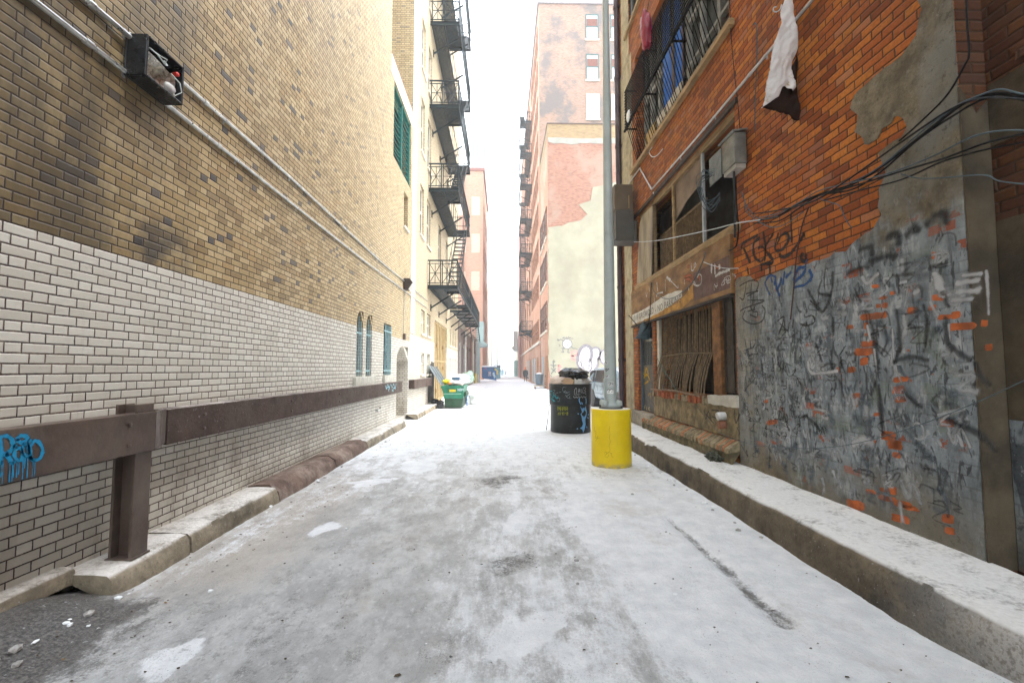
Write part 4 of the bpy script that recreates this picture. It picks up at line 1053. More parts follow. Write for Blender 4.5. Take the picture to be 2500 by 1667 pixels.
jb = MB(); jb.box(LX + .003, LX + .08, 14.55, 14.72, 2.6, 2.78); tag(jb.build('junction_box', mat('brown_box', (.12, .09, .07), .6), bevel=.008), 'small brown junction box on the brick above the arched recess', 'junction box')

# ------------------------------------------------------------------ street lamp on its yellow base
LXc, LYc = 1.888, 7.99
sl = thing('street_lamp', (LXc, LYc, 0), 'tall grey-green street lamp pole standing on a bright yellow concrete base', 'street lamp')
mb = MB(); mb.lathe([(.338, -.05), (.341, .05), (.342, .5), (.341, .945), (.334, .963), (.315, .968), (.0, .970)], (LXc, LYc, 0), 64, cap=(True, False))
M_YEL = NT('worn_yellow_base')
nz_ = M_YEL; x_, y_, z_ = nz_.xyz()
c_ = nz_.mix(nz_.rng(nz_.noise(2.5, 6, .65), .35, .7), (.76, .54, .001), (.86, .64, .004))
c_ = nz_.mix(nz_.mul(nz_.rng(nz_.noise(26, 6, .75, stretch=(1, 1, .3)), .64, .72), .5), c_, (.45, .31, .02))
c_ = nz_.mix(nz_.mul(nz_.rng(z_, .0, .10, 1, 0), nz_.rng(nz_.noise(11, 5, .7), .35, .6)), c_, (.40, .34, .2))
c_ = nz_.mix(nz_.rng(nz_.add(z_, nz_.mul(nz_.noise(20, 3, .6), .008)), .965, .972), c_, (.78, .76, .68))
M_YEL = nz_.fin(c_, .5, 0, nz_.bump(nz_.add(nz_.noise(14, 6, .7), nz_.mul(nz_.noise(70, 3, .6), .4)), .55, .006), .35)
base = mb.build('base', M_YEL, sl, smooth=50)
def oncyl(px, py, cx_, cy_, r):
    d = ray(px, py); ox, oy = -cx_, -cy_
    A = d.x ** 2 + d.y ** 2; B = 2 * (ox * d.x + oy * d.y); C = ox * ox + oy * oy - r * r
    D = B * B - 4 * A * C
    t = (-B - math.sqrt(max(D, 0))) / (2 * A)
    p = O + d * t; n = Vector((p.x - cx_, p.y - cy_, 0)).normalized()
    return p, n
z8b = lambda x, y: (1330 + x / 7.127, 860 + y / 7.127)
z6b = lambda x, y: (1250 + x / 4.126, 780 + y / 4.126)
mb = MB()
for pts in ([(835, 1080), (828, 1110), (848, 1130), (838, 1150)], [(850, 1150), (838, 1190), (860, 1185), (842, 1225)], [(868, 1165), (860, 1190), (884, 1195)], [(985, 1075), (978, 1120), (990, 1140)], [(988, 1150), (982, 1190), (990, 1230), (978, 1270), (988, 1320), (960, 1345)],
            [(930, 1350), (945, 1330), (955, 1350), (935, 1370), (960, 1388), (975, 1360)], [(985, 1345), (1005, 1345), (1000, 1370), (1020, 1385)]):
    mb.stroke([oncyl(*z6b(*p), LXc, LYc, .3425) for p in pts], .006, .001)
mb.build('graffiti', spray('ochre_scratches', (.40, .27, .01), .7, .7, 40), base)
mb = MB()
mb.lathe([(.0, .968), (.205, .968), (.205, .985)], (LXc, LYc, 0), 40, cap=(False, True)); mb.build('grout_ring', mat('dark_grout', (.05, .045, .04), .9), sl)
mb = MB(); mb.lathe([(.165, .985), (.168, 1.0), (.16, 1.03), (.13, 1.04), (.112, 1.06), (.1065, 1.10)], (LXc, LYc, 0), 40, cap=(True, False))
mb.build('base_plate', M_GREYP, sl, smooth=40)
for a in (40, 140, 220, 320):
    mb = MB(); mb.lathe([(.054, 1.02), (.056, 1.04), (.056, 1.085), (.045, 1.105), (.02, 1.112)], (LXc + .155 * math.cos(R(a)), LYc + .155 * math.sin(R(a)), 0), 20); mb.build('nut_cover', M_GREYP, sl, smooth=45)
mb = MB(); mb.lathe([(.1045, 1.04), (.1035, 1.4), (.087, 4.2), (.058, 8.1), (.045, 10.5), (.03, 10.55)], (LXc, LYc, 0), 32); mb.build('pole', M_GREYP, sl, smooth=60)
mb = MB(); mb.tube([(LXc, LYc, 10.35), (LXc - .5, LYc, 10.7), (LXc - 1.5, LYc, 10.85), (LXc - 2.1, LYc, 10.85)], .03, 10); mb.build('arm', M_GREYP, sl, smooth=60)
mb = MB(); mb.blob((LXc - 2.3, LYc, 10.83), .38, .15, .09, 2, .02, 2); mb.build('lamp_head', M_GREYP, sl, smooth=0)
mb = MB(); mb.box(LXc - .125, LXc - .1, LYc - .06, LYc + .02, 1.16, 1.48); mb.build('hand_hole_cover', M_GREYP, sl, bevel=.008)
def sticker(u0, v0, u1, v1, cols, marks):
    """paper label wrapped on the pole; marks are scribbled in a second colour"""
    mb = MB(); n_ = 6; v = []; f = []
    for k in range(n_ + 1):
        for q in (v0, v1):
            p, n = oncyl(*z8b(u0 + (u1 - u0) * k / n_, q), LXc, LYc, .1045); v.append(p + n * .0012)
    for k in range(n_): f.append((2 * k, 2 * k + 2, 2 * k + 3, 2 * k + 1))
    mb.add(v, f, 0)
    for pts in marks: mb.stroke([(lambda pn: (pn[0] + pn[1] * .002, pn[1]))(oncyl(*z8b(*p), LXc, LYc, .1045)) for p in pts], .008, .0008, 1)
    mb.build('sticker', cols, sl)
M_ST = [mat('grey_sticker', (.50, .52, .52), .6, 0, .08, 20, 0), mat('ink', (.10, .10, .11), .6)]
sticker(1095, 505, 1205, 595, M_ST, [[(1110, 530), (1140, 525), (1150, 550), (1120, 570)], [(1165, 530), (1185, 560)]])
sticker(1085, 650, 1195, 720, [M_WHITE, M_BLACK], [[(1085, 655), (1110, 645), (1130, 660), (1150, 645), (1190, 652)], [(1110, 690), (1130, 680)], [(1160, 690), (1180, 680)]])
sticker(1040, 275, 1122, 335, [mat('mid_grey_sticker', (.42, .45, .45), .6), M_BLACK], [[(1045, 285), (1060, 305), (1072, 285), (1085, 310), (1105, 290), (1120, 292)], [(1062, 322), (1085, 325)]])
sticker(1045, 385, 1125, 450, M_ST, [[(1060, 400), (1080, 425), (1100, 402)]])
sticker(1042, 140, 1105, 215, M_ST, [[(1055, 160), (1080, 195)]])
sticker(1050, 0, 1085, 75, M_ST, [[(1060, 20), (1070, 55)]])

# ------------------------------------------------------------------ big black barrel overflowing with rubbish
BX, BY, BR = 1.80, 12.2, .565
br = thing('trash_barrel', (BX, BY, 0), 'large black steel rubbish barrel covered in scrawls and a pale blue splash', 'barrel')
mb = MB(); mb.lathe([(.52, .0), (.53, .015), (.535, .3), (.537, .70), (.545, .715), (.563, .73), (.566, 1.0), (.567, 1.25), (.572, 1.262), (.555, 1.268), (.548, 1.2), (.54, 1.0), (.0, .99)], (BX, BY, 0), 56, cap=(True, False))
bn = NT('scuffed_black_steel'); bz = bn.xyz()[2]
c_ = bn.mix(bn.rng(bn.noise(4, 6, .7), .35, .65), (.007, .009, .010), (.019, .022, .024))
c_ = bn.mix(bn.mul(bn.rng(bn.noise(7, 6, .75, off=(3, 8, 1)), .60, .72), bn.rng(bz, .9, 1.25)), c_, (.16, .045, .025))
c_ = bn.mix(bn.rng(bn.noise(9, 6, .75, off=(1, 2, 6)), .665, .71), c_, (.20, .16, .13))
barrel = mb.build('body', bn.fin(c_, .42, 0, bn.bump(bn.noise(14, 5, .6), .35, .01), .3), br, smooth=35)
def cyl_marks(mb, strokes, tr, w, r=None, mi=0):
    for pts in strokes:
        q = [oncyl(*tr(*p), BX, BY, r or .5685) for p in pts]; mb.stroke(q, w, .001, mi, jit=.2)
mb = MB()
cyl_marks(mb, [[(515, 735), (518, 660), (540, 622), (556, 640), (552, 720)], [(530, 715), (560, 710)], [(585, 705), (590, 640), (605, 645), (610, 700)], [(585, 675), (612, 672)], [(632, 640), (632, 700), (650, 690)], [(660, 705), (668, 625), (700, 612), (712, 640), (690, 660), (715, 690), (668, 706)], [(520, 740), (600, 732), (720, 722)],
               [(508, 762), (503, 775), (525, 793), (545, 768), (565, 792), (590, 766), (612, 790), (636, 765), (656, 790), (680, 764), (700, 786), (722, 764)]], z8b, .016)
mb.build('graffiti', spray('chalk_white_marker', (.42, .45, .45), .5, .95, 30), barrel)
mb = MB()
cyl_marks(mb, [[(370, 610), (325, 605), (310, 640), (330, 690), (360, 660)], [(330, 700), (370, 680), (390, 720)], [(350, 710), (430, 690)], [(370, 770), (440, 720)], [(360, 740), (400, 790), (460, 800)], [(440, 760), (420, 800)], [(150, 655), (180, 660), (165, 700), (200, 750)], [(190, 710), (230, 700)], [(240, 700), (285, 690)], [(225, 800), (260, 790), (250, 850), (215, 850)]], z8b, .013)
mb.build('graffiti', spray('grey_marker', (.22, .27, .27), .5, .95, 30), barrel)
mb = MB()
cyl_marks(mb, [[(80, 690), (110, 740), (100, 800), (160, 850)], [(90, 730), (150, 700), (140, 790)], [(75, 760), (150, 780)], [(120, 800), (180, 855)], [(160, 740), (210, 800), (230, 770)], [(95, 680), (130, 670)]], z8b, .035)
mb.build('graffiti', spray('teal_spray', (.01, .30, .36), .5, .95, 30), barrel)
mb = MB()
for k in range(9): x = 228 + k * 21; cyl_marks(mb, [[(x, 942), (x + 1, 1012 - 18 * (k % 2))]] + ([[(x + 4, 1040), (x + 2, 1088)]] if k % 3 else [[(x + 5, 1050), (x + 18, 1062)]]), z8b, .018 if k % 2 else .026, .539)
cyl_marks(mb, [[(225, 1078), (255, 1080)], [(240, 960), (262, 975), (242, 992)]], z8b, .02, .539)
mb.build('graffiti', spray('olive_stencil', (.26, .28, .008), .5, .95, 30), barrel)
def splash(mb, pts, tr, r, mi=0):
    q = [oncyl(*tr(*p), BX, BY, r) for p in pts]
    tri = tessellate_polygon([[Vector((p[0], p[1], 0)) for p in pts]])
    mb.add([p + n * .002 for p, n in q], [tuple(t) for t in tri], mi)
mb = MB()
splash(mb, [(612, 930), (650, 985), (668, 960), (690, 975), (712, 930), (722, 985), (735, 1040), (722, 1120), (705, 1160), (712, 1250), (700, 1300), (690, 1350), (668, 1398), (652, 1340), (610, 1320), (650, 1290), (665, 1240), (648, 1180), (640, 1120), (622, 1075), (648, 1040), (630, 980)], z8b, .539)
cyl_marks(mb, [[(600, 800), (602, 850), (625, 900)], [(715, 800), (720, 850), (716, 895)], [(640, 870), (655, 900)], [(560, 1330), (575, 1325)], [(590, 1070), (575, 1065)], [(725, 1290), (735, 1310)], [(750, 1090), (765, 1075)], [(740, 1130), (760, 1145)]], z8b, .022)
mb.build('graffiti', mat('sky_blue_paint', (.16, .40, .68), .5, 0, .1, 10, 0), barrel)
def crumple(name, c, r, seed, m_, label, cat, amp=.3, sub=3, fr=1.8, group=None, rot=0):
    mb = MB(); mb.blob((0, 0, 0), r[0], r[1], r[2], seed, amp, sub, 0, fr)
    o = mb.build(name, m_, smooth=0, loc=(0, 0, -r[2] * .8)); o.location = (c[0], c[1], c[2] - r[2] * .8); o.rotation_euler[2] = rot
    return tag(o, label, cat, group)
M_BAGB = mat('black_bin_liner', (.012, .013, .016), .22, 0, .3, 4, .8, 14)
M_BAGW = mat('white_plastic_bag', (.78, .78, .77), .45, 0, .07, 5, .8, 16)
M_CARD = mat('tan_cardboard', (.42, .28, .17), .85, 0, .2, 4, .3, 20)
crumple('trash_bag', (1.88, 12.15, 1.50), (.40, .32, .20), 5, M_BAGB, 'glossy black bin bag slumped on top of the black barrel', 'rubbish bag', .26, 4, 1.9)
crumple('trash_bag', (1.60, 12.1, 1.30), (.34, .3, .17), 9, mat('cream_bag', (.62, .5, .42), .6, 0, .15, 5, .7, 14), 'cream paper sack crushed at the left of the barrel rim', 'rubbish bag', .35, 3, 2)
crumple('trash_bag', (2.08, 12.3, 1.33), (.27, .27, .14), 12, M_BAGW, 'white carrier bag poking out at the right of the barrel rim', 'rubbish bag', .4, 3, 2.4)
mb = MB(); mb.prism([(1.42, 11.85, 1.26), (1.78, 11.70, 1.26), (1.84, 11.75, 1.36), (1.6, 11.85, 1.42), (1.46, 11.9, 1.36)], (.03, .05, .01)); tag(mb.build('cardboard', M_CARD), 'torn piece of tan cardboard leaning in front of the cream sack in the barrel', 'cardboard')
mb = MB(); v = []
zz = [1.262, 1.43, 1.36, 1.40, 1.31, 1.38, 1.30]
mb.prism([(1.84, 11.74, 1.262), (1.845, 11.74, 1.43), (1.90, 11.75, 1.37), (1.95, 11.75, 1.40), (2.03, 11.76, 1.385), (2.06, 11.77, 1.262)], (.01, .03, 0)); p_ = mb.build('paper_bag', mat('printed_paper', (.74, .73, .70), .8, 0, .06, 20, .3)); tag(p_, 'torn white printed paper bag sticking up at the front of the barrel', 'paper bag')
mb = MB(); mb.prism([(1.62, 12.6, 1.40), (2.16, 12.6, 1.43), (2.16, 12.6, 1.47), (1.62, 12.6, 1.44)], (.02, .35, .05)); tag(mb.build('cardboard', mat('yellow_board', (.58, .40, .2), .8)), 'flat cardboard tray lying across the back of the black barrel', 'cardboard')
crumple('wrapper', (2.03, 12.5, 1.62), (.10, .06, .05), 4, mat('bright_yellow_wrapper', (.85, .62, .01), .5), 'crumpled bright yellow wrapper on top of the barrel rubbish', 'wrapper', .4, 2)
mb = MB(); a_ = onZ(1318, 985, .03); mb.tube([(1.17, 12.35, .02), (1.22, 12.4, .35), (1.262, 12.42, .70)], .012, 6); tag(mb.build('stick', M_BLACK), 'thin dark stick leaning against the left side of the black barrel', 'stick')
# ------------------------------------------------------------------ things on and by the right-hand wall
M_PURP = mat('plum_downpipe_paint', (.055, .034, .045), .45, .1, .3, 4, .2, dirt=(.12, .09, .09), dirt_amt=.3)
dp = thing('drainpipe', (RX - .09, 12.42, .3), 'plum-brown downpipe on the far corner of the orange brick building', 'drainpipe')
mb = MB(); mb.tube([(RX - .09, 12.42, .32), (RX - .09, 12.42, 13.2)], .075, 14); mb.build('tube', M_PURP, dp, smooth=60)
for z in (1.9, 3.9, 5.9, 7.9, 9.9, 12):
    mb = MB(); mb.lathe([(.09, -.04), (.09, .04)], (RX - .09, 12.42, z), 14); mb.box(RX - .02, RX - .001, 12.3, 12.54, z - .03, z + .03); mb.build('collar', M_PURP, dp, smooth=40)
conduit([(RX - .05, 12.72, .4), (RX - .05, 12.72, 13.1)], .035, 'pale pipe running up beside the plum downpipe', mat('pale_pipe', (.55, .52, .52), .5, 0, .2, 3, .1, dirt=(.3, .22, .2)), 9, 'pipe', None, 'pipe', RX, -1)
vd = thing('vent_duct', (2.95, 11.3, 4.7), 'brown sheet-metal vent duct with an elbow jutting from the first floor window', 'vent')
M_DUCT = mat('brown_duct', (.10, .072, .042), .6, .2, .15, 2, .1, dirt=(.14, .10, .06)); M_DUCT2 = mat('grey_duct', (.075, .07, .06), .6, .2, .15, 2, .1)
a = onY(1500, 450, 11.0); b = onY(1546, 512, 11.0); c = onY(1548, 588, 11.0)
mb = MB(); mb.box(a.x, b.x, 11.0, 11.55, b.z, a.z); mb.build('hood', M_DUCT, vd, bevel=.008)
mb = MB(); mb.box(a.x + .02, c.x, 11.0, 11.52, c.z + .08, b.z - .002); mb.prism([(a.x + .02, 11.0, c.z + .079), (c.x, 11.0, c.z + .079), (c.x + .12, 11.0, c.z), (a.x - .03, 11.0, c.z)], (0, .5, 0))
mb.box(c.x + .001, RX - .03, 10.95, 11.4, c.z + .02, c.z + .5); mb.build('elbow', M_DUCT2, vd, bevel=.006)
mb = MB(); p = Vector((b.x - .12, 10.995, a.z - .28)); mb.box(p.x, p.x + .025, 10.99, 10.999, b.z + .03, b.z + .36); mb.build('drip_stain', mat('tan_drip', (.30, .19, .09), .8), vd)
# conduit with the crooked end
Xc = RX - .03
pts = [onX(1535, 449, Xc), onX(1562, 411, Xc), onX(1591, 463, Xc), onX(1700, 338, Xc), onX(1790, 231, Xc), onX(1878, 126, Xc), onX(2000, -20, Xc), onX(2250, -320, Xc)]
conduit([tuple(p) for p in pts], .017, 'white-grey conduit with a zigzag kink running up the orange brick between the windows', mat('dull_conduit', (.52, .52, .52), .5, .4, .15), 1.4, wall=RX, side=-1)
# electrical box
eb = thing('utility_box', (3.2, 6.15, 4.3), 'grey metal utility box with its lid ajar, hung with wires beside the first floor window', 'utility box')
a = onY(1792, 322, 5.95); b = onY(1836, 408, 5.95)
M_EBOX = mat('grey_box_steel', (.22, .225, .20), .6, .2, .3, 4, .2, dirt=(.17, .09, .05), dirt_amt=.35)
mb = MB(); mb.box(a.x, RX - .02, 5.95, 6.33, b.z + .06, a.z); mb.build('case', M_EBOX, eb, bevel=.01)
mb = MB(); mb.prism([(a.x - .005, 5.93, a.z + .002), (RX - .01, 5.93, a.z + .03), (RX - .01, 5.93, a.z + .05), (a.x - .03, 5.93, a.z + .02)], (0, .44, 0)); mb.build('lid', M_EBOX, eb)
mb = MB(); mb.box(a.x - .012, a.x - .002, 6.30, 6.68, b.z + .02, a.z - .05); mb.build('open_door', mat('dark_box_door', (.07, .085, .085), .4, .2), eb)
mb = MB(); mb.box(a.x + .02, RX - .03, 5.97, 6.30, b.z, b.z + .058); mb.build('tray', mat('pale_tray', (.42, .41, .37), .6), eb)
mb = MB(); mb.tube([(3.2, 6.1, b.z), (3.21, 6.12, b.z - .5), (3.24, 6.2, b.z - .9)], .016, 8); mb.build('tail_pipe', M_BLACKI, eb, smooth=60)
M_WIRE = mat('black_cable', (.010, .010, .012), .6, 0, .2, 9, 0, spec=.2); M_WIREG = mat('grey_blue_wire', (.085, .115, .13), .6, 0, .2, 9, 0, spec=.2); M_WIREW = mat('pale_rope', (.5, .55, .57), .6, 0, .2, 9, 0)
def spline(P, n=6):
    P = [Vector(p) for p in P]; Q = []
    for i in range(len(P) - 1):
        p0, p1, p2, p3 = P[max(i - 1, 0)], P[i], P[i + 1], P[min(i + 2, len(P) - 1)]
        for k in range(n):
            t = k / n
            Q.append(.5 * ((2 * p1) + (p2 - p0) * t + (2 * p0 - 5 * p1 + 4 * p2 - p3) * t * t + (3 * p1 - p0 - 3 * p2 + p3) * t ** 3))
    return Q + [P[-1]]
mb = MB()
for k in range(7):
    r_ = rnd.random
    y = 6.38 + .03 * k; z = 4.42 + .02 * k
    mb.tube(spline([(3.05, 6.35, z), (2.98 - .04 * r_(), y + .15, z - .05 + .25 * r_()), (2.97, y + .16, z - .12 - .16 * r_()), (3.03, y + .1 * r_(), z - .22 - .3 * r_()), (3.12, 6.35, z - .35)]), .005, 5)
mb.build('wires', M_WIREG, eb, smooth=60)
def cable(px, X, r, m_, label, wob=0.0, seed=0, name='cable'):
    xs_ = X if isinstance(X, (list, tuple)) else [X] * len(px)
    P = []
    for i, ((a, b), xx) in enumerate(zip(px, xs_)):
        P.append(onX(a, b + (wob * math.sin(i * 2.1 + seed) if 0 < i < len(px) - 1 else 0), xx))
    mb = MB(); mb.tube(spline(P, 7), r, 6)
    return tag(mb.build(name, m_, smooth=60), label, 'cable', 'cables strung along the orange brick wall')
main = [(2640, 250), (2500, 236), (2440, 229), (2385, 238), (2330, 268), (2240, 340), (2150, 408), (2080, 450), (2000, 476), (1950, 497), (1900, 527), (1855, 537)]
XW = RX - .05
cable(main, XW - .02, .012, M_WIRE, 'thickest black cable draped along the brick from the right edge towards the utility box', 0)
cable([(a, b - 6) for a, b in main], XW - .035, .006, M_WIREG, 'grey cable lying on top of the thick black cable along the brick wall', 5, 1)
cable([(a, b + 9) for a, b in main[1:-1]] + [(1838, 545)], XW - .01, .008, M_WIRE, 'black cable sagging just under the thick bundle on the brick wall', 7, 2.5)
cable([(2620, 262), (2450, 240), (2340, 252), (2200, 352), (2060, 447), (1980, 488), (1890, 520), (1838, 522)], XW - .04, .008, M_WIRE, 'loose black cable looping above the bundle near the render patch', 6, 4)
low = [(2640, 300), (2500, 330), (2400, 352), (2300, 385), (2200, 422), (2100, 450), (2010, 476)]
cable(low, XW - .03, .008, M_WIRE, 'black cable branching below the main bundle over the bare render', 4, 2)
cable([(a, b + 14) for a, b in low], XW - .02, .007, M_WIRE, 'thin black cable lowest of the branch over the bare render', 4, 5)
cable([(2640, 330), (2480, 318), (2380, 335), (2280, 378), (2180, 420), (2080, 447)], XW - .05, .006, M_WIREG, 'thin grey cable crossing above the branch over the bare render', 3, 1)
cable([(2200, 425), (2240, 438), (2300, 432), (2400, 427), (2440, 445), (2520, 452)], XW - .03, .005, M_WIREG, 'thin pale wire wandering to the right edge below the cables', 3, 3)
cable([(1855, 537), (1800, 545), (1740, 560), (1660, 577), (1600, 588), (1548, 591)], XW - .06, .008, M_WIREW, 'pale blue-grey line stretched from the cable bundle across the first floor window')
cable([(1818, 498), (1825, 520), (1850, 540), (1885, 555), (1920, 546), (1962, 517)], XW - .03, .006, M_WIREG, 'grey wire loop hanging under the cable bundle above the black tag')
cable([(1811, 470), (1822, 500), (1836, 520), (1858, 535), (1900, 528)], XW - .03, .007, M_WIREG, 'grey wire dropping from the utility box into the cable bundle')
cable([(2002, 486), (2030, 495), (2050, 503), (2062, 530), (2078, 556)], XW - .02, .005, M_WIREG, 'grey wire tail hanging off the cable bundle on the orange bricks')
cable([(1795, 455), (1800, 520), (1803, 560), (1797, 600), (1780, 612)], XW - .02, .010, M_WIRE, 'black cable dropping from the utility box past the window edge')
cable([(2358, -20), (2361, 60), (2366, 130), (2355, 160), (2310, 235), (2240, 305), (2195, 345)], XW - .01, .007, M_WIRE, 'dark blue-black cable curving down the upper render into the bundle')
cable([(1780, -15), (1786, 100), (1794, 190), (1800, 240), (1808, 330)], RX - .02, .006, M_WIRE, 'thin black wire hanging down the brick to the utility box')
cable([(1839, 62), (1846, 62), (1848, 130), (1845, 220), (1842, 320)], RX - .02, .007, M_WIREG, 'grey hooked wire hanging down the brick right of the utility box')
cable([(1592, 360), (1585, 372), (1592, 383), (1604, 380), (1618, 364)], RX - .10, .009, M_WIREW, 'short pale loop of rope hanging on the second floor timber sill')
cable([(1592, 690), (1596, 710), (1620, 728), (1650, 724), (1690, 690), (1715, 640), (1722, 615)], RX - .08, .008, M_WIREG, 'grey-black wire sagging in a loop across the rusty fascia')
cable([(1590, 690), (1588, 740), (1583, 790), (1570, 808), (1552, 790), (1535, 770)], RX - .08, .010, M_WIRE, 'black wire hanging down over the left end of the white sign')
cable([(1590, 840), (1612, 890), (1635, 925), (1655, 962)], RX - .16, .006, mat('green_string', (.06, .14, .12), .7), 'green string slanting down across the ground floor window bars')
cable([(1718, 640), (1740, 648), (1770, 655), (1803, 655)], RX - .08, .005, M_WIREW, 'short pale string along the top of the maroon fascia plate')
cable([(1700, 990), (1750, 1050), (1800, 1075), (1860, 1088), (1950, 1094), (2030, 1091), (2120, 1075), (2250, 1035), (2400, 975), (2560, 900)], [RX - .03, RX - .04] + [RX - .06] * 8, .0035, M_WIREG, 'thin wire sagging low across the grey painted render to the right edge')
cable([(1975, 505), (1960, 545), (1950, 590), (1943, 640), (1938, 700), (1930, 780)], RX - .03, .008, mat('dark_red_cord', (.06, .02, .018), .6), 'dark red cord hanging straight down across the blue tag')
# ragged cloth
def cloth(name, poly_px, Y0, depth, m_, label, cat, n=26, seed=0, th=.004, amp=.05, fold=1.0):
    """hanging crumpled sheet: outline from the photo, bellied and creased in depth"""
    P = [onY(a, b, Y0) for a, b in poly_px]; pl = [(p.x, p.z) for p in P]
    x0, x1 = min(p[0] for p in pl), max(p[0] for p in pl); z0, z1 = min(p[1] for p in pl), max(p[1] for p in pl)
    nx, nz = n, int(n * (z1 - z0) / (x1 - x0)) + 2
    bm = bmesh.new(); vs = {}
    def V(i, j):
        if (i, j) not in vs:
            x = x0 + (x1 - x0) * i / nx; z = z0 + (z1 - z0) * j / nz
            u = (x - x0) / (x1 - x0)
            y = Y0 + depth * (1 - (2 * u - 1) ** 2) * -1 + amp * N2(x * 1.4 * fold, z * .8, 4, seed) + amp * .7 * abs(N2(x * .8 + z * .5, z * .6 - x, 6.5, seed + 3)) + amp * .4 * abs(N2(x - z * .7, z * .5, 13, seed + 8))
            vs[(i, j)] = bm.verts.new((x, y, z))
        return vs[(i, j)]
    for i in range(nx):
        for j in range(nz):
            cxx = x0 + (x1 - x0) * (i + .5) / nx; czz = z0 + (z1 - z0) * (j + .5) / nz
            if pip((cxx, czz), pl): bm.faces.new((V(i, j), V(i + 1, j), V(i + 1, j + 1), V(i, j + 1)))
    for v in bm.verts:
        if v.is_boundary:                       # pull the stair-stepped rim onto the outline
            best = None
            for a, b in zip(pl, pl[1:] + pl[:1]):
                d, t = segd((v.co.x, v.co.z), a, b)
                if best is None or d < best[0]: best = (d, a[0] + (b[0] - a[0]) * t, a[1] + (b[1] - a[1]) * t)
            v.co.x, v.co.z = best[1], best[2]
    mb = MB(); bm.verts.index_update()
    mb.v = [v.co.copy() for v in bm.verts]; mb.f = [tuple(v.index for v in f.verts) for f in bm.faces]; mb.mi = [0] * len(mb.f); bm.free()
    o = mb.build(name, m_, smooth=0)
    s_ = o.modifiers.new('thickness', 'SOLIDIFY'); s_.thickness = th
    return tag(o, label, cat)
M_CLOTHW = NT('soiled_white_canvas'); q_ = M_CLOTHW
cz = q_.xyz()
c_ = q_.mix(q_.rng(q_.noise(3, 5, .6), .3, .7), (.60, .56, .54), (.76, .735, .72))
c_ = q_.mix(q_.mul(q_.rng(q_.noise(7, 6, .75, off=(2, 4, 4)), .53, .64), q_.rng(cz[2], .15, .65, 1, 0)), c_, (.36, .27, .12))
M_CLOTHW = q_.fin(c_, .8, 0, q_.bump(q_.add(q_.noise(9, 5, .65, dist=1.2), q_.mul(q_.noise(50, 3, .5), .2)), .6, .03))
M_CLOTHB = mat('brown_lining', (.020, .009, .006), .9, 0, .35, 4, .6, 12, spec=.08)
top = onY(1905, -60, 4.9)
lin = cloth('tarpaulin', [z4(1850, -260), z4(1850, 0), z4(1850, 140), z4(1850, 300), z4(1856, 480), z4(1858, 600), z4(1890, 660), z4(1862, 720), z4(1860, 800), z4(1835, 960), z4(1825, 1060), z4(1745, 1202), z4(1680, 1200), z4(1640, 1180), z4(1620, 1150), z4(1412, 1032), z4(1460, 960), z4(1560, 880), z4(1600, 830), z4(1680, 600), z4(1660, -260)], 5.0, .10, M_CLOTHB, 'torn brown underside of the canvas hanging from the orange brick wall', 'torn cloth', 30, 4, .006, .06)
cl = cloth('canvas_sheet', [z4(1600, -260), z4(1600, 30), z4(1572, 110), z4(1548, 290), z4(1500, 470), z4(1478, 570), z4(1462, 740), z4(1440, 860), z4(1442, 960), z4(1410, 1032), z4(1500, 975), z4(1560, 935), z4(1592, 850), z4(1625, 838), z4(1660, 870), z4(1692, 882), z4(1722, 850), z4(1725, 800), z4(1700, 720), z4(1712, 600), z4(1745, 500), z4(1745, 330), z4(1722, 180), z4(1722, -260)], 4.88, .08, M_CLOTHW, 'soiled white canvas sheet hanging in folds from the orange brick wall', 'hanging cloth', 30, 1, .005, .07)
cloth('canvas_strip', [z4(1780, -260), z4(1792, 100), z4(1815, 300), z4(1838, 440), z4(1850, 560), z4(1856, 480), z4(1840, 330), z4(1815, 200), z4(1812, 80), z4(1815, -260)], 4.86, .02, M_CLOTHW, 'narrow grey-white strip of canvas behind the larger hanging sheet', 'torn cloth', 16, 6, .005, .03)
mb = MB(); mb.tube([(onY(1890, -140, 4.95)), Vector((RX, 5.05, onY(1890, -140, 4.95).z + .1))], .02, 8); mb.tube([onY(1940, -140, 4.95), Vector((RX, 5.0, onY(1940, -140, 4.95).z + .1))], .02, 8)
tag(mb.build('hook', M_BLACKI, smooth=50), 'pair of dark iron pegs in the brick holding up the canvas', 'hook')
mb = MB(); mb.tube(spline([z for z in (onY(1896, 17, 4.8), onY(1889, 20, 4.8), onY(1888, 27, 4.8), onY(1895, 30, 4.8), onY(1904, 24, 4.8), onY(1908, 12, 4.8))]), .006, 6); tag(mb.build('rope_loop', M_WIREW, smooth=60), 'small pale rope loop on the edge of the hanging white canvas', 'rope')
crumple('plastic_bag', onX(1577, 62, 2.98) - Vector((0, 0, .1)), (.11, .16, .42), 8, mat('magenta_plastic', (.26, .006, .026), .45, 0, .2, 4, .6, 16), 'crimson plastic bag caught on the second floor window cage', 'plastic bag', .45, 3, 1.5)
mb = MB(); a = onX(1577, 62, 2.98); mb.tube([a + Vector((0, 0, .2)), a + Vector((.1, -.2, .75)), a + Vector((.3, -.3, 1.3))], .008, 5); tag(mb.build('cord', M_BLACK), 'dark cord holding the crimson plastic bag', 'cord')
crumple('plastic_bag', onX(1535, 284, 3.03), (.05, .10, .16), 2, M_BAGW, 'small white bag knotted to the left end of the window cage', 'plastic bag', .35, 2)
cloth('plastic_sheet', [z6(195, 450), z6(230, 415), z6(262, 400), z6(285, 440), z6(288, 540), z6(262, 565), z6(215, 560), z6(158, 552), z6(180, 520)], 10.45, .05, mat('blue_grey_film', (.075, .115, .135), .4, 0, .3, 3, .5, 12), 'blue-grey sheet of plastic snagged over the tagged door', 'plastic sheet', 14, 3, .004, .10)
mb = MB(); mb.blob(onX(1543, 925, RX - .03), .01, .02, .03, 3, .1, 1)
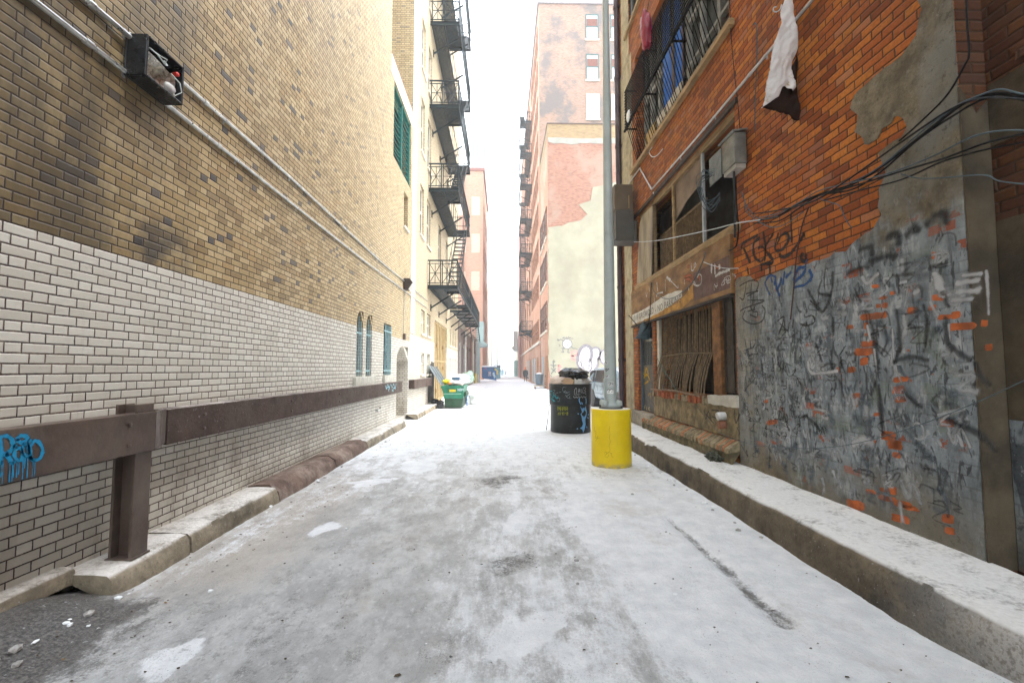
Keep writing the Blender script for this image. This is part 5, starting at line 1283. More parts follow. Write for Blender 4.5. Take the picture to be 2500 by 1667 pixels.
crumple('litter', (3.12, 6.75, .35), (.09, .16, .08), 5, mat('frozen_leaves', (.06, .065, .045), .9, 0, .6, 30, 1.0, 40), 'clump of frozen weeds at the foot of the mossy brick ledge', 'weeds', .6, 4, 4)
for (a, b, c_, lab) in ((1543, 1094, (.55, .57, .6), 'crushed pale cup lying at the foot of the yellow lamp base'),):
    p = onZ(a, b, .02); crumple('cup', p + Vector((0, 0, .03)), (.07, .1, .035), 3, mat('pale_cup', c_, .5), lab, 'cup', .3, 2)
# grit, leaves and paper scraps trodden into the ice
mb = MB()
for k in range(420):
    y = 1.9 + rnd.random() ** 1.6 * 11; x = rnd.uniform(-2.7, 2.5)
    if rnd.random() < .25: x = rnd.uniform(-2.75, -2.2)
    s = rnd.uniform(.004, .014) * (.8 if rnd.random() < .96 else 1.6); a = rnd.random() * 6.3; z = ground_z(x, y) + .003
    v = []
    for q in range(5):
        t = a + q * 1.256; rr = s * rnd.uniform(.5, 1.2); v.append((x + rr * math.cos(t) * 1.4, y + rr * math.sin(t), z + rnd.uniform(0, .006)))
    cxv = (x, y, z + .006 + s * .2)
    mb.add(v + [cxv], [(q, (q + 1) % 5, 5) for q in range(5)], rnd.choice((0, 0, 0, 1, 1, 2, 3)))
tag(mb.build('litter_scraps', [mat('dead_leaf', (.07, .05, .03), .9), mat('tan_leaf', (.24, .15, .07), .9), mat('white_scrap', (.75, .75, .75), .8), mat('grey_grit', (.12, .12, .115), .9)]), 'scattered grit, dead leaves and paper scraps frozen into the ice', 'litter', kind='stuff')
# ------------------------------------------------------------------ fire escapes
def fire_escape(root, xw, xo, y0, levels, m_, yfull=1.6, yland=5.9, L=6.9, last_stairs=True, simple=False):
    s = 1 if xo > xw else -1; xm = xw + (xo - xw) * .47
    def bx(mb, xa, xb, *r): mb.box(min(xa, xb), max(xa, xb), *r)
    for li, z in enumerate(levels):
        p = MB()
        bx(p, xw, xo, y0, y0 + .07, z - .17, z - .15); bx(p, xw, xo, y0, y0 + .07, z - .02, z); bx(p, xw, xo, y0 + .03, y0 + .042, z - .15, z - .02)
        for x in (xw + s * .05, xm, xo - s * .03): bx(p, x - .02, x + .02, y0 + .07, y0 + (yfull if x == xo - s * .03 else L), z - .13, z - .02)
        bx(p, xo - s * .05, xo - s * .01, y0 + yfull, y0 + L, z - .13, z - .02)
        bx(p, xm, xo, y0 + yfull - .05, y0 + yfull, z - .13, z - .02); bx(p, xm, xo, y0 + yland, y0 + yland + .05, z - .13, z - .02); bx(p, xw, xo, y0 + L - .05, y0 + L, z - .13, z - .02)
        n_ = 12 if simple else 22
        w_ = abs(xo - xw) / n_
        for k in range(n_):                                  # deck bars
            x = xw + s * (k + .5) * w_; hw = w_ * .45
            if (x - xm) * s < 0: bx(p, x - hw, x + hw, y0 + .07, y0 + L - .05, z - .018, z - .002)
            else:
                bx(p, x - hw, x + hw, y0 + .07, y0 + yfull - .05, z - .018, z - .002); bx(p, x - hw, x + hw, y0 + yland + .05, y0 + L - .05, z - .018, z - .002)
        p.build('platform', m_, root)
        for y in (y0 + .9, y0 + L * .5, y0 + L - .6):
            b = MB(); b.bar((xw + s * .02, y, z - .85), (xo - s * .15, y, z - .14), .06, .06); bx(b, xw, xw + s * .03, y - .06, y + .06, z - 1.0, z - .7); b.build('bracket', m_, root)
        r = MB(); t = .022
        bx(r, xw, xo, y0 - .01, y0 + .04, z + 1.02, z + 1.07); bx(r, xw, xo, y0, y0 + .03, z + .06, z + .09); bx(r, xw, xo, y0, y0 + .03, z + .90, z + .925)
        for x in (xw + s * .08, xm - s * .05, xm + s * .02, xo - s * .03): bx(r, x - .018, x + .018, y0, y0 + .036, z, z + 1.03)
        for xa, xb in ((xw + s * .08, xm - s * .05), (xm + s * .02, xo - s * .03)):
            r.bar((xa, y0 + .015, z + .09), (xb, y0 + .015, z + .9), t); r.bar((xa, y0 + .012, z + .9), (xb, y0 + .012, z + .09), t)
            r.bar(((xa + xb) / 2, y0 + .018, z + .09), ((xa + xb) / 2, y0 + .018, z + .9), t); r.bar((xa, y0 + .02, z + .5), (xb, y0 + .02, z + .5), t)
        x = xo - s * .02
        bx(r, x - .02, x + .02, y0, y0 + L, z + 1.02, z + 1.06); bx(r, x - .012, x + .012, y0, y0 + L, z + .08, z + .105); bx(r, x - .012, x + .012, y0, y0 + L, z + .55, z + .57)
        y = y0 + .3
        while y < y0 + L: bx(r, x - .011, x + .011, y - .011, y + .011, z, z + 1.03); y += .6 if simple else .3
        bx(r, xw, xo, y0 + L - .03, y0 + L, z + 1.02, z + 1.05); bx(r, xw, xo, y0 + L - .03, y0 + L, z + .5, z + .53)
        x = xm
        bx(r, x - .012, x + .012, y0 + yfull, y0 + yland, z + .95, z + .98)
        y = y0 + yfull
        while y < y0 + yland: bx(r, x - .01, x + .01, y - .01, y + .01, z, z + .96); y += .9
        r.build('railing', m_, root)
        zu = levels[li + 1] if li + 1 < len(levels) else (z + levels[-1] - levels[-2] if last_stairs else None)
        if zu:
            st = MB(); ya, yb = y0 + yfull - .15, y0 + yland; xa, xb = xm + s * .06, xo - s * .1
            for x in (xa, xb): st.bar((x, ya, z + .02), (x, yb, zu - .06), .03, .18)
            nt = 15
            for k in range(1, nt):
                t_ = k / nt; st.box(min(xa, xb) + .016, max(xa, xb) - .016, ya + (yb - ya) * t_ - .1, ya + (yb - ya) * t_ + .1, z + (zu - z) * t_ - .012, z + (zu - z) * t_ + .012)
            sto = st.build('stairs', m_, root)
            h = MB()
            for x in (xa, xb):
                h.tube([(x, ya, z + .92), (x, yb, zu + .84)], .018, 6)
                for t_ in (0, .33, .66, 1): h.bar((x, ya + (yb - ya) * t_, z + (zu - z) * t_), (x, ya + (yb - ya) * t_, z + (zu - z) * t_ + .92), .02)
            h.build('handrail', m_, sto)
M_FE = mat('blue_black_iron', (.008, .019, .026), .55, 0, .3, 5, .15, dirt=(.035, .028, .024), dirt_amt=.25, spec=.25)
fe = thing('fire_escape', (LX, 22, 5.0), 'dark iron fire escape climbing the tan brick building on the left over the ochre doors', 'fire escape', 'iron fire escapes on the alley walls')
FL = [5.2, 9.4, 13.1, 16.85, 20.6]
fire_escape(fe, LX + .01, -1.92, 19.1, FL, M_FE)
p = MB(); z = 5.2
p.box(LX + .02, -1.92, 27.2, 27.27, z - .15, z); p.box(LX + .02, -1.92, 37, 37.07, z - .15, z); p.box(-1.96, -1.92, 26.0, 37, z - .15, z - .02)
for k in range(16): x = LX + .08 + k * .075; p.box(x - .025, x + .025, 27.27, 37, z - .03, z - .002)
for y in (29, 31, 33, 35): p.box(LX + .05, -1.96, y, y + .05, z - .11, z - .031)
p.build('platform', M_FE, fe)
p = MB(); p.box(-1.96, -1.92, 26.0, 37, z + 1.02, z + 1.06); p.box(-1.95, -1.93, 26, 37, z + .5, z + .53); p.box(-3.19, -1.92, 37, 37.03, z + 1.02, z + 1.06); p.box(-3.19, -1.92, 37, 37.03, z + .5, z + .53)
y = 26.2
while y < 37.1: p.box(-1.955, -1.925, y - .015, y + .015, z, z + 1.03); y += .45
p.build('railing', M_FE, fe)
for y in (27.6, 30, 34, 36.6): b = MB(); b.bar((LX + .03, y, z - 1.0), (-2.0, y, z - .12), .07); b.build('bracket', M_FE, fe)
p = MB(); p.box(-2.3, -1.9, 27.0, 27.3, 5.2, 5.85); p.build('panel_box', M_FE, fe)
p = MB(); p.bar((-2.6, 35.0, z - .1), (-2.6, 38.5, z - 1.2), .05, .16); p.bar((-1.95, 35.0, z - .1), (-1.95, 38.5, z - 1.2), .05, .16)
for k in range(9): t_ = (k + .5) / 9; p.box(-2.57, -1.98, 35 + 3.5 * t_ - .1, 35 + 3.5 * t_ + .1, z - .1 - 1.1 * t_ - .02, z - .1 - 1.1 * t_ + .02)
p.build('drop_stairs', M_FE, fe)
M_FE2 = mat('slate_iron', (.010, .024, .034), .55, 0, .3, 5, .1, spec=.2)
fe2 = thing('fire_escape', (3.45, 55, 6.0), 'dark iron fire escape zigzagging up the tall building on the right down the alley', 'fire escape', 'iron fire escapes on the alley walls')
fire_escape(fe2, 3.44, 2.05, 52.0, [6.11, 10.66, 15.11, 19.13, 23.25, 27.07, 30.9], M_FE2, simple=True)
p = MB()
for x in (2.15, 2.6): p.tube([(x, 52.5, 34.3), (x, 52.5, 37.2)], .025, 5)
for k in range(8): p.tube([(2.15, 52.5, 34.4 + k * .33), (2.6, 52.5, 34.4 + k * .33)], .015, 4)
p.build('ladder', M_FE2, fe2)
p = MB(); p.prism([(3.4, 52.4, 5.5), (2.1, 52.4, 6.0), (2.1, 52.4, 5.9), (3.4, 52.4, 5.3)], (0, .1, 0)); p.build('strut', M_FE2, fe2)

# ------------------------------------------------------------------ buildings down the alley
def box_walls(mb, x0, x1, y0, y1, z0, z1, mi=0, skip=()):
    if 'y0' not in skip: mb.quad((x0, y0, z0), (x1, y0, z0), (x1, y0, z1), (x0, y0, z1), mi)
    mb.quad((x0, y1, z0), (x1, y1, z0), (x1, y1, z1), (x0, y1, z1), mi)
    if 'x0' not in skip: mb.quad((x0, y0, z0), (x0, y1, z0), (x0, y1, z1), (x0, y0, z1), mi)
    if 'x1' not in skip: mb.quad((x1, y0, z0), (x1, y1, z0), (x1, y1, z1), (x1, y0, z1), mi)
    mb.quad((x0, y0, z1), (x1, y0, z1), (x1, y1, z1), (x0, y1, z1), mi)
def pane(parent, face, u0, u1, z0, z1, at, glass, frame, s=1, rail=True, board=None, sill=None):
    """window on a wall: face 'X' (plane x = at, u = y) or 'Y' (plane y = at, u = x); s points out of the wall"""
    def bx(mb, a0, a1, d0, d1, c0, c1, mi=0):
        if face == 'X': mb.box(at + s * d0, at + s * d1, a0, a1, c0, c1, mi)
        else: mb.box(a0, a1, at + s * d0, at + s * d1, c0, c1, mi)
    w = MB(); bx(w, u0, u1, .004, .02, z0, z1); w = w.build('window', glass, parent)
    f = MB(); t = .09
    bx(f, u0 - t, u0, .002, .07, z0 - t, z1 + t); bx(f, u1, u1 + t, .002, .07, z0 - t, z1 + t); bx(f, u0, u1, .002, .07, z1, z1 + t); bx(f, u0, u1, .002, .07, z0 - t, z0)
    if rail: bx(f, u0, u1, .021, .06, (z0 + z1) / 2 - .05, (z0 + z1) / 2 + .05)
    f.build('window_frame', frame, w)
    if board: b = MB(); bx(b, u0 + .02, u1 - .02, .022, .03, (z0 + z1) / 2 + .06, z1 - .35); b.build('blind', board, w)
    if sill: b = MB(); bx(b, u0 - .15, u1 + .15, .003, .12, z0 - t - .18, z0 - t - .003); b.build('sill', sill, w)
    return w
# low render-faced building beyond the open lot
M_PINKB = soft_brick('pink_brick', ((.28, .125, .085), (.35, .17, .12), (.21, .085, .055)), patch=((.34, .25, .20), .7))
M_TANB2 = soft_brick('parapet_brick', ((.27, .19, .09), (.33, .24, .12), (.22, .15, .07)))
M_FADEB = soft_brick('faded_brick', ((.27, .165, .12), (.32, .21, .165), (.22, .125, .085)), patch=((.14, .13, .13), .85))
M_ORB = soft_brick('orange_side_brick', ((.52, .24, .14), (.58, .30, .19), (.46, .19, .11)), patch=((.58, .42, .33), .5))
GX, GY = 3.46, 34.5
pb = thing('render_building', (GX, GY, 0), 'four-storey building with cream render flaking off pink brick beyond the parked car', 'building')
mb = MB(); box_walls(mb, GX, 18, GY, 41.7, -.1, 19.7, skip=('x0',)); mb.quad((GX, GY, -.1), (GX, 41.7, -.1), (GX, 41.7, 19.7), (GX, GY, 19.7), 1)
mb.build('wall', [M_PINKB, M_ORB], pb)
mb = MB(); box_walls(mb, GX, 18, GY, 41.7, 19.701, 20.8); mb.build('parapet', M_TANB2, pb)
mb = MB(); mb.box(GX - .05, 18.05, GY - .06, 41.7, 20.801, 20.88); mb.build('coping', mat('dark_coping', (.10, .07, .06), .8), pb)
def gy(pts, Y): return [(onY(a, b, Y).x, onY(a, b, Y).z) for a, b in pts]
band = gy([(1338, 337), (1360, 337), (1420, 339), (1480, 338), (1520, 338), (1520, 350), (1480, 352), (1430, 350), (1395, 353), (1372, 350), (1352, 352), (1338, 347)], GY)
mb = MB(); mb.prism([(x, GY - .03, z) for x, z in subdiv_edge(band, .3, .05, 2)], (0, .028, 0)); mb.build('render_band', mat('grey_white_render', (.31, .31, .275), .9, 0, .15, 1, .3), pb)
pl = gy([(1520, 440), (1462, 455), (1446, 456), (1443, 490), (1414, 500), (1432, 522), (1418, 539), (1389, 543), (1372, 552), (1338, 556), (1338, 905), (1345, 930), (1600, 930), (1600, 440)], GY)
pl = [(max(x, GX + .01), max(z, 0)) for x, z in pl]
M_CREAMR = mat('cream_render', (.335, .32, .24), .88, 0, .12, .5, .4, 6, dirt=(.27, .235, .175), dirt_amt=.3)
mb = MB(); mb.prism([(x, GY - .035, z) for x, z in subdiv_edge(pl, .35, .09, 5)], (0, .033, 0)); rc = mb.build('render_coat', M_CREAMR, pb)
for zz in ((4.8, 6.9), (8.6, 10.8), (12.2, 14.4)):
    for y in (35.3, 37.4, 39.5): pane(pb, 'X', y, y + 1.3, zz[0], zz[1], GX, M_GLASSD, mat('brown_sash', (.20, .10, .07), .7), -1, True, None, M_TRIMW)
for y, m_ in ((35.2, mat('rust_door', (.33, .15, .06), .7)), (38.4, mat('grey_door', (.40, .42, .42), .6))):
    mb = MB(); mb.box(GX - .05, GX - .004, y, y + 1.5, .1, 2.7); d = mb.build('door', m_, pb); mb = MB(); mb.box(GX - .09, GX - .051, y + 1.3, y + 1.36, 1.0, 1.2); mb.build('handle', M_BLACKI, d)
# writing on the cream render
M_GW = mat('white_throw_up_fill', (.74, .74, .73), .8, 0, .06, 1, .1); M_GG = mat('grey_purple_outline', (.21, .19, .22), .8); M_GP = mat('pale_red_spray', (.60, .25, .24), .8); M_GB = mat('dark_grey_spray', (.16, .16, .16), .8)
YG = GY - .037
def wy(tr, pts): return [(onY(*tr(*p), YG), Vector((0, -1, 0))) for p in pts]
mb = MB()
for pts in ([(665, 400), (680, 330), (710, 280), (745, 263), (785, 282), (800, 330), (798, 380), (788, 410), (800, 440), (800, 490), (775, 520), (735, 518), (700, 495), (660, 450)], [(800, 300), (830, 282), (870, 290), (888, 330), (880, 370), (860, 400), (862, 450), (850, 490), (825, 515), (800, 520), (805, 450), (795, 405)], [(888, 350), (905, 318), (925, 305), (930, 440), (910, 435), (895, 405), (870, 405)]):
    q = wy(z6b, pts); mb.prism([p for p, n in q], (0, .0012, 0))
mb.build('graffiti', M_GW, rc)
mb = MB()
for pts, w in (([(665, 420), (668, 360), (690, 300), (720, 270), (755, 263), (788, 285), (802, 335), (798, 385), (785, 408)], .20), ([(800, 300), (835, 282), (872, 292), (890, 335), (880, 370), (862, 400)], .13), ([(860, 400), (866, 450), (850, 492), (820, 518), (770, 526), (715, 510), (670, 470), (655, 430)], .13), ([(790, 405), (804, 440), (802, 490), (782, 515)], .10),
               ([(870, 405), (890, 370), (888, 345), (905, 318), (928, 305)], .12), ([(868, 405), (890, 400), (898, 425), (925, 445)], .12), ([(690, 420), (700, 470), (735, 500), (768, 490), (785, 450), (780, 425)], .06), ([(688, 425), (720, 412), (780, 420)], .06)) + tuple(([(700 + 14 * k, 430 - 3 * (k % 2)), (706 + 13 * k, 470 + 14 * (1 if 0 < k < 5 else 0))], .05) for k in range(6)) + tuple(([(822, 460), (848, 452), (835, 485), (825, 505)], .05) for _ in range(1)):
    mb.stroke(wy(z6b, pts), w, .002)
mb.build('graffiti', M_GG, rc)
mb = MB(); q = wy(z6b, [(556 + 45 * math.cos(k * .524), 245 + 45 * math.sin(k * .524)) for k in range(12)]); mb.prism([p for p, n in q], (0, .0012, 0)); mb.build('graffiti', M_GW, rc)
mb = MB()
for pts, w in (([(556 + 47 * math.cos(k * .449), 245 + 47 * math.sin(k * .449)) for k in range(15)], .06), ([(530, 238), (545, 230), (560, 238)], .06), ([(540, 262), (556, 256), (575, 260)], .05), ([(520, 215), (490, 200), (470, 212), (455, 205)], .06), ([(470, 212), (462, 195)], .05), ([(600, 275), (620, 292), (638, 290)], .06), ([(535, 290), (510, 300), (520, 328), (500, 325)], .06), ([(570, 292), (562, 330), (578, 330)], .06),
               ([(510, 190), (518, 180), (524, 192), (530, 178)], .05), ([(540, 190), (548, 178), (556, 190)], .05), ([(565, 188), (570, 175), (582, 188), (595, 180)], .05), ([(600, 195), (612, 190)], .04), ([(470, 250), (485, 262), (475, 270)], .04), ([(498, 288), (520, 285)], .05),
               ([(390, 455), (415, 465), (445, 460)], .07), ([(420, 410), (412, 430), (432, 425), (420, 412)], .06), ([(395, 490), (440, 530)], .07), ([(440, 490), (395, 545)], .07), ([(415, 430), (420, 490)], .06), ([(388, 560), (402, 580)], .05), ([(640, 290), (660, 300)], .04)):
    mb.stroke(wy(z6b, pts), w, .002)
mb.build('graffiti', M_GB, rc)
mb = MB()
for pts in ([(600, 320), (600, 400)], [(598, 325), (640, 318), (655, 345), (630, 365), (602, 362)], [(615, 362), (622, 408), (640, 398)], [(468, 460), (462, 530)], [(466, 460), (490, 470), (485, 495), (466, 498)], [(470, 500), (490, 525)]): mb.stroke(wy(z6b, pts), .09, .002)
mb.build('graffiti', M_GP, rc)
# tall brick building behind it
TX, TY = 3.42, 41.8
tb = thing('tall_building', (TX, TY, 0), 'tall faded brick building with few windows rising behind the render-faced one', 'building')
mb = MB(); box_walls(mb, TX, 22, TY, 86, -.1, 36.8, skip=('x0',)); mb.quad((TX, TY, -.1), (TX, 86, -.1), (TX, 86, 36.8), (TX, TY, 36.8), 1); mb.build('wall', [M_FADEB, M_ORB], tb)
mb = MB(); mb.box(TX - .15, 22.2, TY - .15, 86.2, 36.801, 37.5); mb.build('cornice', mat('grey_cornice', (.26, .24, .25), .8), tb)
M_RB = mat('reddish_blind', (.15, .045, .028), .7); M_TEALF = mat('teal_grey_head', (.045, .10, .10), .6)
for x0, x1 in ((8.0, 9.07), (10.41, 11.48), (12.9, 13.95), (15.3, 16.35)):
    for z0, z1, b in ((33.4, 35.7, 1), (29.35, 31.7, 1), (25.5, 27.75, 0)): pane(tb, 'Y', x0, x1, z0, z1, TY, M_GLASSP, M_TRIMW if not b else M_TEALF, -1, True, M_RB if b else None, M_TRIMW)
for lv in range(9):
    for k in range(8):
        y = 43.2 + k * (2.1 if k < 4 else 5.0) - (0 if k < 4 else 11.4); pane(tb, 'X', y, y + 1.2, 2.9 + lv * 3.55 + (2.0 if lv else 1.6), 2.9 + lv * 3.55 + (4.1 if lv else 3.4), TX, M_GLASSD, mat('rust_sash', (.36, .17, .10), .7), -1, True)
for k in range(6):
    y = 44 + k * 3.7; mb = MB(); mb.box(TX - .05, TX - .004, y, y + 1.6, .2, 2.8); d = mb.build('door', (mat('rust_door', (.33, .15, .06)), mat('grey_door', (.40, .42, .42)), mat('pale_teal_door', (.33, .42, .40), .6))[k % 3], tb)
mb = MB(); mb.box(TX - .12, TX - .003, 41.8, 86, 4.0, 4.25); mb.build('string_course', M_TRIMW, tb)
rbn = MB(); box_walls(rbn, 3.25, 20, 86.3, 98, -.1, 30); rr = rbn.build('brick_building', mat('dusty_red_wall', (.42, .17, .15), .85, 0, .15, .3, .2), loc=(3.25, 86.3, 0)); tag(rr, 'narrow strip of dusty red building past the fire escape on the right', 'building')
tl = thing('awning_building', (2.2, 100, 0), 'small pale teal building with a jutting canopy at the far right of the alley', 'building')
mb = MB(); box_walls(mb, 3.3, 20, 100, 125, -.1, 9); mb.build('wall', mat('pale_wall', (.62, .62, .58), .85, 0, .1, .3, .1), tl)
mb = MB(); mb.box(2.3, 3.29, 100, 104, 6.6, 10.0); mb.prism([(1.7, 100, 6.59), (3.29, 100, 6.59), (3.29, 100, 5.6), (2.6, 100, 5.6)], (0, 4, 0)); mb.build('canopy', mat('teal_grey_canopy', (.45, .55, .55), .7), tl)
mb = MB(); mb.box(2.6, 3.29, 101, 112, 0, 3.6); mb.build('shutter', mat('teal_shutter', (.24, .40, .40), .7), tl)
# left side
sb = thing('storefront', (LX, 32.3, 0), 'low dark brown row of shuttered back doors beyond the tan brick building', 'building')
M_BRW = mat('umber_wall', (.10, .065, .055), .85, 0, .3, .8, .4, 12, dirt=(.22, .16, .13), dirt_amt=.35)
mb = MB(); box_walls(mb, LX - 9, LX, 32.3, 62, -.1, 5.0); mb.build('wall', M_BRW, sb)
mb = MB(); mb.box(LX - .3, LX + .12, 32.3, 62, 4.75, 5.15); mb.build('cornice', mat('tan_cornice', (.35, .29, .22), .85), sb)
cols_ = (mat('dark_umber_shutter', (.05, .032, .028), .7, 0, .3, 2, .2), mat('grey_shutter', (.26, .25, .24), .7), mat('brown_shutter', (.13, .075, .055), .7))
for k, (y, w_) in enumerate(((33.2, 3.2), (38, 1.4), (40.5, 2.6), (44.5, 1.5), (47.5, 3.0), (52.2, 1.6), (56, 3))):
    mb = MB(); mb.box(LX + .003, LX + .06, y, y + w_, .05, 3.3); d = mb.build('shutter', cols_[k % 3], sb)
    mb = MB(); mb.box(LX + .003, LX + .13, y - .14, y - .01, .05, 3.6); mb.box(LX + .003, LX + .13, y + w_ + .01, y + w_ + .14, .05, 3.6); mb.build('jamb', cols_[(k + 1) % 3], d)
for y, rr_, m_ in ((37.2, .07, M_GALV), (43.6, .09, mat('rust_pipe', (.2, .09, .06), .7)), (51.3, .12, mat('grey_pipe', (.36, .37, .37), .6)), (46.8, .06, M_TRIMW)):
    mb = MB(); mb.tube([(LX + rr_ + .07, y, .1), (LX + rr_ + .07, y, 4.7)], rr_, 8); tag(mb.build('drainpipe', m_, smooth=50), f"upright {m_.name.replace('_', ' ')} on the brown storefront " + {37.2: 'nearest the fire escape stairs', 43.6: 'between the two wide shutters', 51.3: 'thickest of the row', 46.8: 'thinnest of the row'}[y], 'pipe')
ab = thing('sign_canopy', (-2.8, 56, 4.5), 'pale teal box canopy with a flared foot on a post beyond the brown storefronts', 'canopy')
M_TEALB = mat('pale_teal_metal', (.36, .50, .50), .6, 0, .1, 1, .1)
mb = MB(); mb.box(-3.19, -2.35, 55, 58, 5.0, 7.4); mb.prism([(-3.19, 55, 4.99), (-2.35, 55, 4.99), (-1.9, 55, 4.7), (-1.95, 55, 4.45), (-3.19, 55, 4.3)], (0, 3, 0)); mb.build('box', M_TEALB, ab)
mb = MB(); mb.box(-3.1, -2.75, 54.6, 54.95, 0, 4.9); mb.build('post', M_TEALB, ab)
ot = thing('orange_tower', (LX, 71, 0), 'tall peach-orange brick tower on the left past the fire escape', 'building')
M_PEACH = soft_brick('peach_brick', ((.50, .27, .19), (.56, .32, .23), (.44, .23, .16)), .09, .3, (.48, .30, .22), ((.55, .33, .23), .5))
mb = MB(); box_walls(mb, -16, LX, 71, 90, -.1, 33.2); mb.build('wall', M_PEACH, ot)
mb = MB(); mb.box(-16, LX + .25, 70.8, 90.2, 33.201, 33.7); mb.build('cornice', mat('red_brown_cornice', (.25, .10, .08), .8), ot)
for z in (8, 14, 20, 26):
    for x in (-7.2, -5.0): mb = MB(); mb.box(x, x + 1.3, 70.97, 70.995, z, z + 3.0); mb.build('blocked_window', mat('pale_infill', (.66, .50, .38), .85), ot)
    for y in (73, 77, 81, 85): pane(ot, 'X', y, y + 1.5, z, z + 2.4, LX, M_GLASSD, mat('rust_sash', (.36, .17, .10)), 1)
mb = MB(); mb.tube([(-6.3, 70.8, 5), (-6.3, 70.8, 32)], .12, 6); mb.build('drainpipe', mat('rust_pipe', (.2, .09, .06)), ot)
def far_block(x0, x1, y0, y1, h, col, label, name='distant_building', win=None, top=None):
    r = thing(name, ((x0 + x1) / 2, y0, 0), label, 'building')
    mb = MB(); box_walls(mb, x0, x1, y0, y1, -.1, h); mb.build('wall', mat('far_' + name + str(len(MATS)), col, .85, 0, .1, .15, .1), r)
    if win:
        nx_, nz_ = win; dx = (x1 - x0) / nx_; dz = (h - 4) / nz_; k = 0
        for i in range(nx_):
            for j in range(nz_):
                mb = MB(); mb.box(x0 + dx * (i + .25), x0 + dx * (i + .75), y0 - .06, y0 - .004, 4 + dz * (j + .2), 4 + dz * (j + .75)); mb.build('window', M_GLASSD if (i + j) % 3 else M_GLASSP, r)
    if top: mb = MB(); mb.tube([((x0 + x1) / 2, (y0 + y1) / 2, h), ((x0 + x1) / 2, (y0 + y1) / 2, h + top)], [.4, .1], 8); mb.build('mast', mat('far_mast', (.3, .3, .32)), r)
    return r
far_block(-12, LX, 92, 118, 19, (.62, .56, .46), 'pale cream block past the orange tower on the left', win=(3, 5))
far_block(-12, LX + .4, 118.3, 150, 14, (.60, .60, .58), 'pale grey block beyond the cream one on the left')
far_block(-10.8, -5.6, 150.5, 165, 91, (.50, .53, .55), 'very tall pale tower fading into the sky over the orange tower', 'distant_tower', (4, 9))
far_block(-5.3, -3.4, 262, 275, 34, (.07, .12, .18), 'blue-grey tower left of the three at the end of the alley', 'distant_tower', (2, 7))
far_block(-2.75, -1.3, 262, 275, 31, (.08, .12, .16), 'blue-grey tower in the middle of the three at the end of the alley', 'distant_tower', (2, 6))
far_block(-.5, .25, 270, 273, 32, (.08, .13, .17), 'thinnest blue-grey tower at the end of the alley with a mast', 'distant_tower', (1, 6), 5)
far_block(1.2, 14, 190, 210, 9, (.58, .55, .50), 'pale block closing the right side of the alley far away')
lp = thing('street_lamp', (-1.25, 105, 0), 'pale distant street lamp with a curved arm at the end of the alley', 'street lamp')
mb = MB(); mb.tube([(-1.25, 105, 0), (-1.25, 105, 9.2)], .14, 8); mb.build('pole', M_WHITE, lp); mb = MB(); mb.tube([(-1.25, 105, 9.1), (-.7, 105, 9.8), (.2, 105, 10.3)], .09, 6); mb.build('arm', M_WHITE, lp); mb = MB(); mb.blob((.5, 105, 10.3), .5, .2, .12, 1, .02, 2); mb.build('lamp_head', M_WHITE, lp)

# ------------------------------------------------------------------ dumpsters, bollards, bin
M_GRN = mat('dumpster_green', (.004, .17, .095), .45, .1, .25, 3, .2, dirt=(.035, .06, .035), dirt_amt=.3)
M_GRND = mat('dumpster_dark_green', (.016, .062, .030), .6, .1, .3, 3, .2, dirt=(.05, .06, .045), dirt_amt=.35)
gd = thing('dumpster', (-2.08, 20.2, 0), 'green steel dumpster heaped with rubbish, grey lids thrown open against the wall', 'dumpster')
y0, y1 = 19.25, 21.35
mb = MB(); mb.prism([(-2.44, y0, .06), (-1.70, y0, .06), (-1.68, y0, .42), (-2.46, y0, .42)], (0, y1 - y0, 0)); mb.build('lower_body', M_GRND, gd, bevel=.012)
mb = MB()
mb.prism([(-2.47, y0 - .02, .421), (-1.72, y0 - .02, .421), (-1.66, y0 - .02, .85), (-2.55, y0 - .02, .85)], (0, .04, 0)); mb.prism([(-2.47, y1 - .03, .421), (-1.68, y1 - .03, .421), (-1.66, y1 - .03, .85), (-2.55, y1 - .03, .85)], (0, .04, 0))
mb.prism([(-2.47, y0 + .02, .421), (-2.43, y0 + .02, .421), (-2.51, y0 + .02, .85), (-2.55, y0 + .02, .85)], (0, y1 - y0 - .06, 0)); mb.prism([(-1.72, y0 + .02, .421), (-1.68, y0 + .02, .421), (-1.66, y0 + .02, .85), (-1.70, y0 + .02, .85)], (0, y1 - y0 - .06, 0))
mb.box(-2.42, -1.72, y0 + .03, y1 - .05, .43, .45)
mb.build('upper_body', M_GRN, gd, bevel=.008)
mb = MB(); mb.box(-2.60, -1.64, y0 - .06, y0 + .04, .851, .95); mb.box(-2.60, -1.64, y1 - .04, y1 + .05, .851, .95); mb.box(-2.60, -2.52, y0 + .041, y1 - .041, .851, .95); mb.box(-1.72, -1.64, y0 + .041, y1 - .041, .851, .95); mb.build('rim', M_GRN, gd, bevel=.01)
mb = MB(); mb.box(-2.50, -1.75, y0 - .05, y0 - .021, .60, .63); mb.build('rib', mat('scraped_green', (.25, .42, .33), .5), gd)
mb = MB(); mb.box(-1.88, -1.72, y0 - .018, y0 - .004, .36, .62); mb.box(-1.66, -1.56, y0 + .2, y1 - .4, .5, .68); mb.build('fork_pocket', M_GRND, gd)
mb = MB(); mb.box(-2.25, -1.98, y0 - .0235, y0 - .0205, .70, .80); mb.build('label_plate', mat('yellow_label', (.75, .55, .02), .6), gd)
mb = MB()
for pts in ([(700, 910), (710, 985), (730, 930), (745, 985)], [(752, 930), (770, 915), (785, 940), (768, 985), (752, 960)], [(790, 930), (800, 985), (815, 920), (838, 980), (842, 925)], [(700, 945), (842, 945)]):
    mb.stroke([(onY(1050 + a / 10.45, 860 + b / 10.45, y0 - .0235), Vector((0, -1, 0))) for a, b in pts], .016, .001)
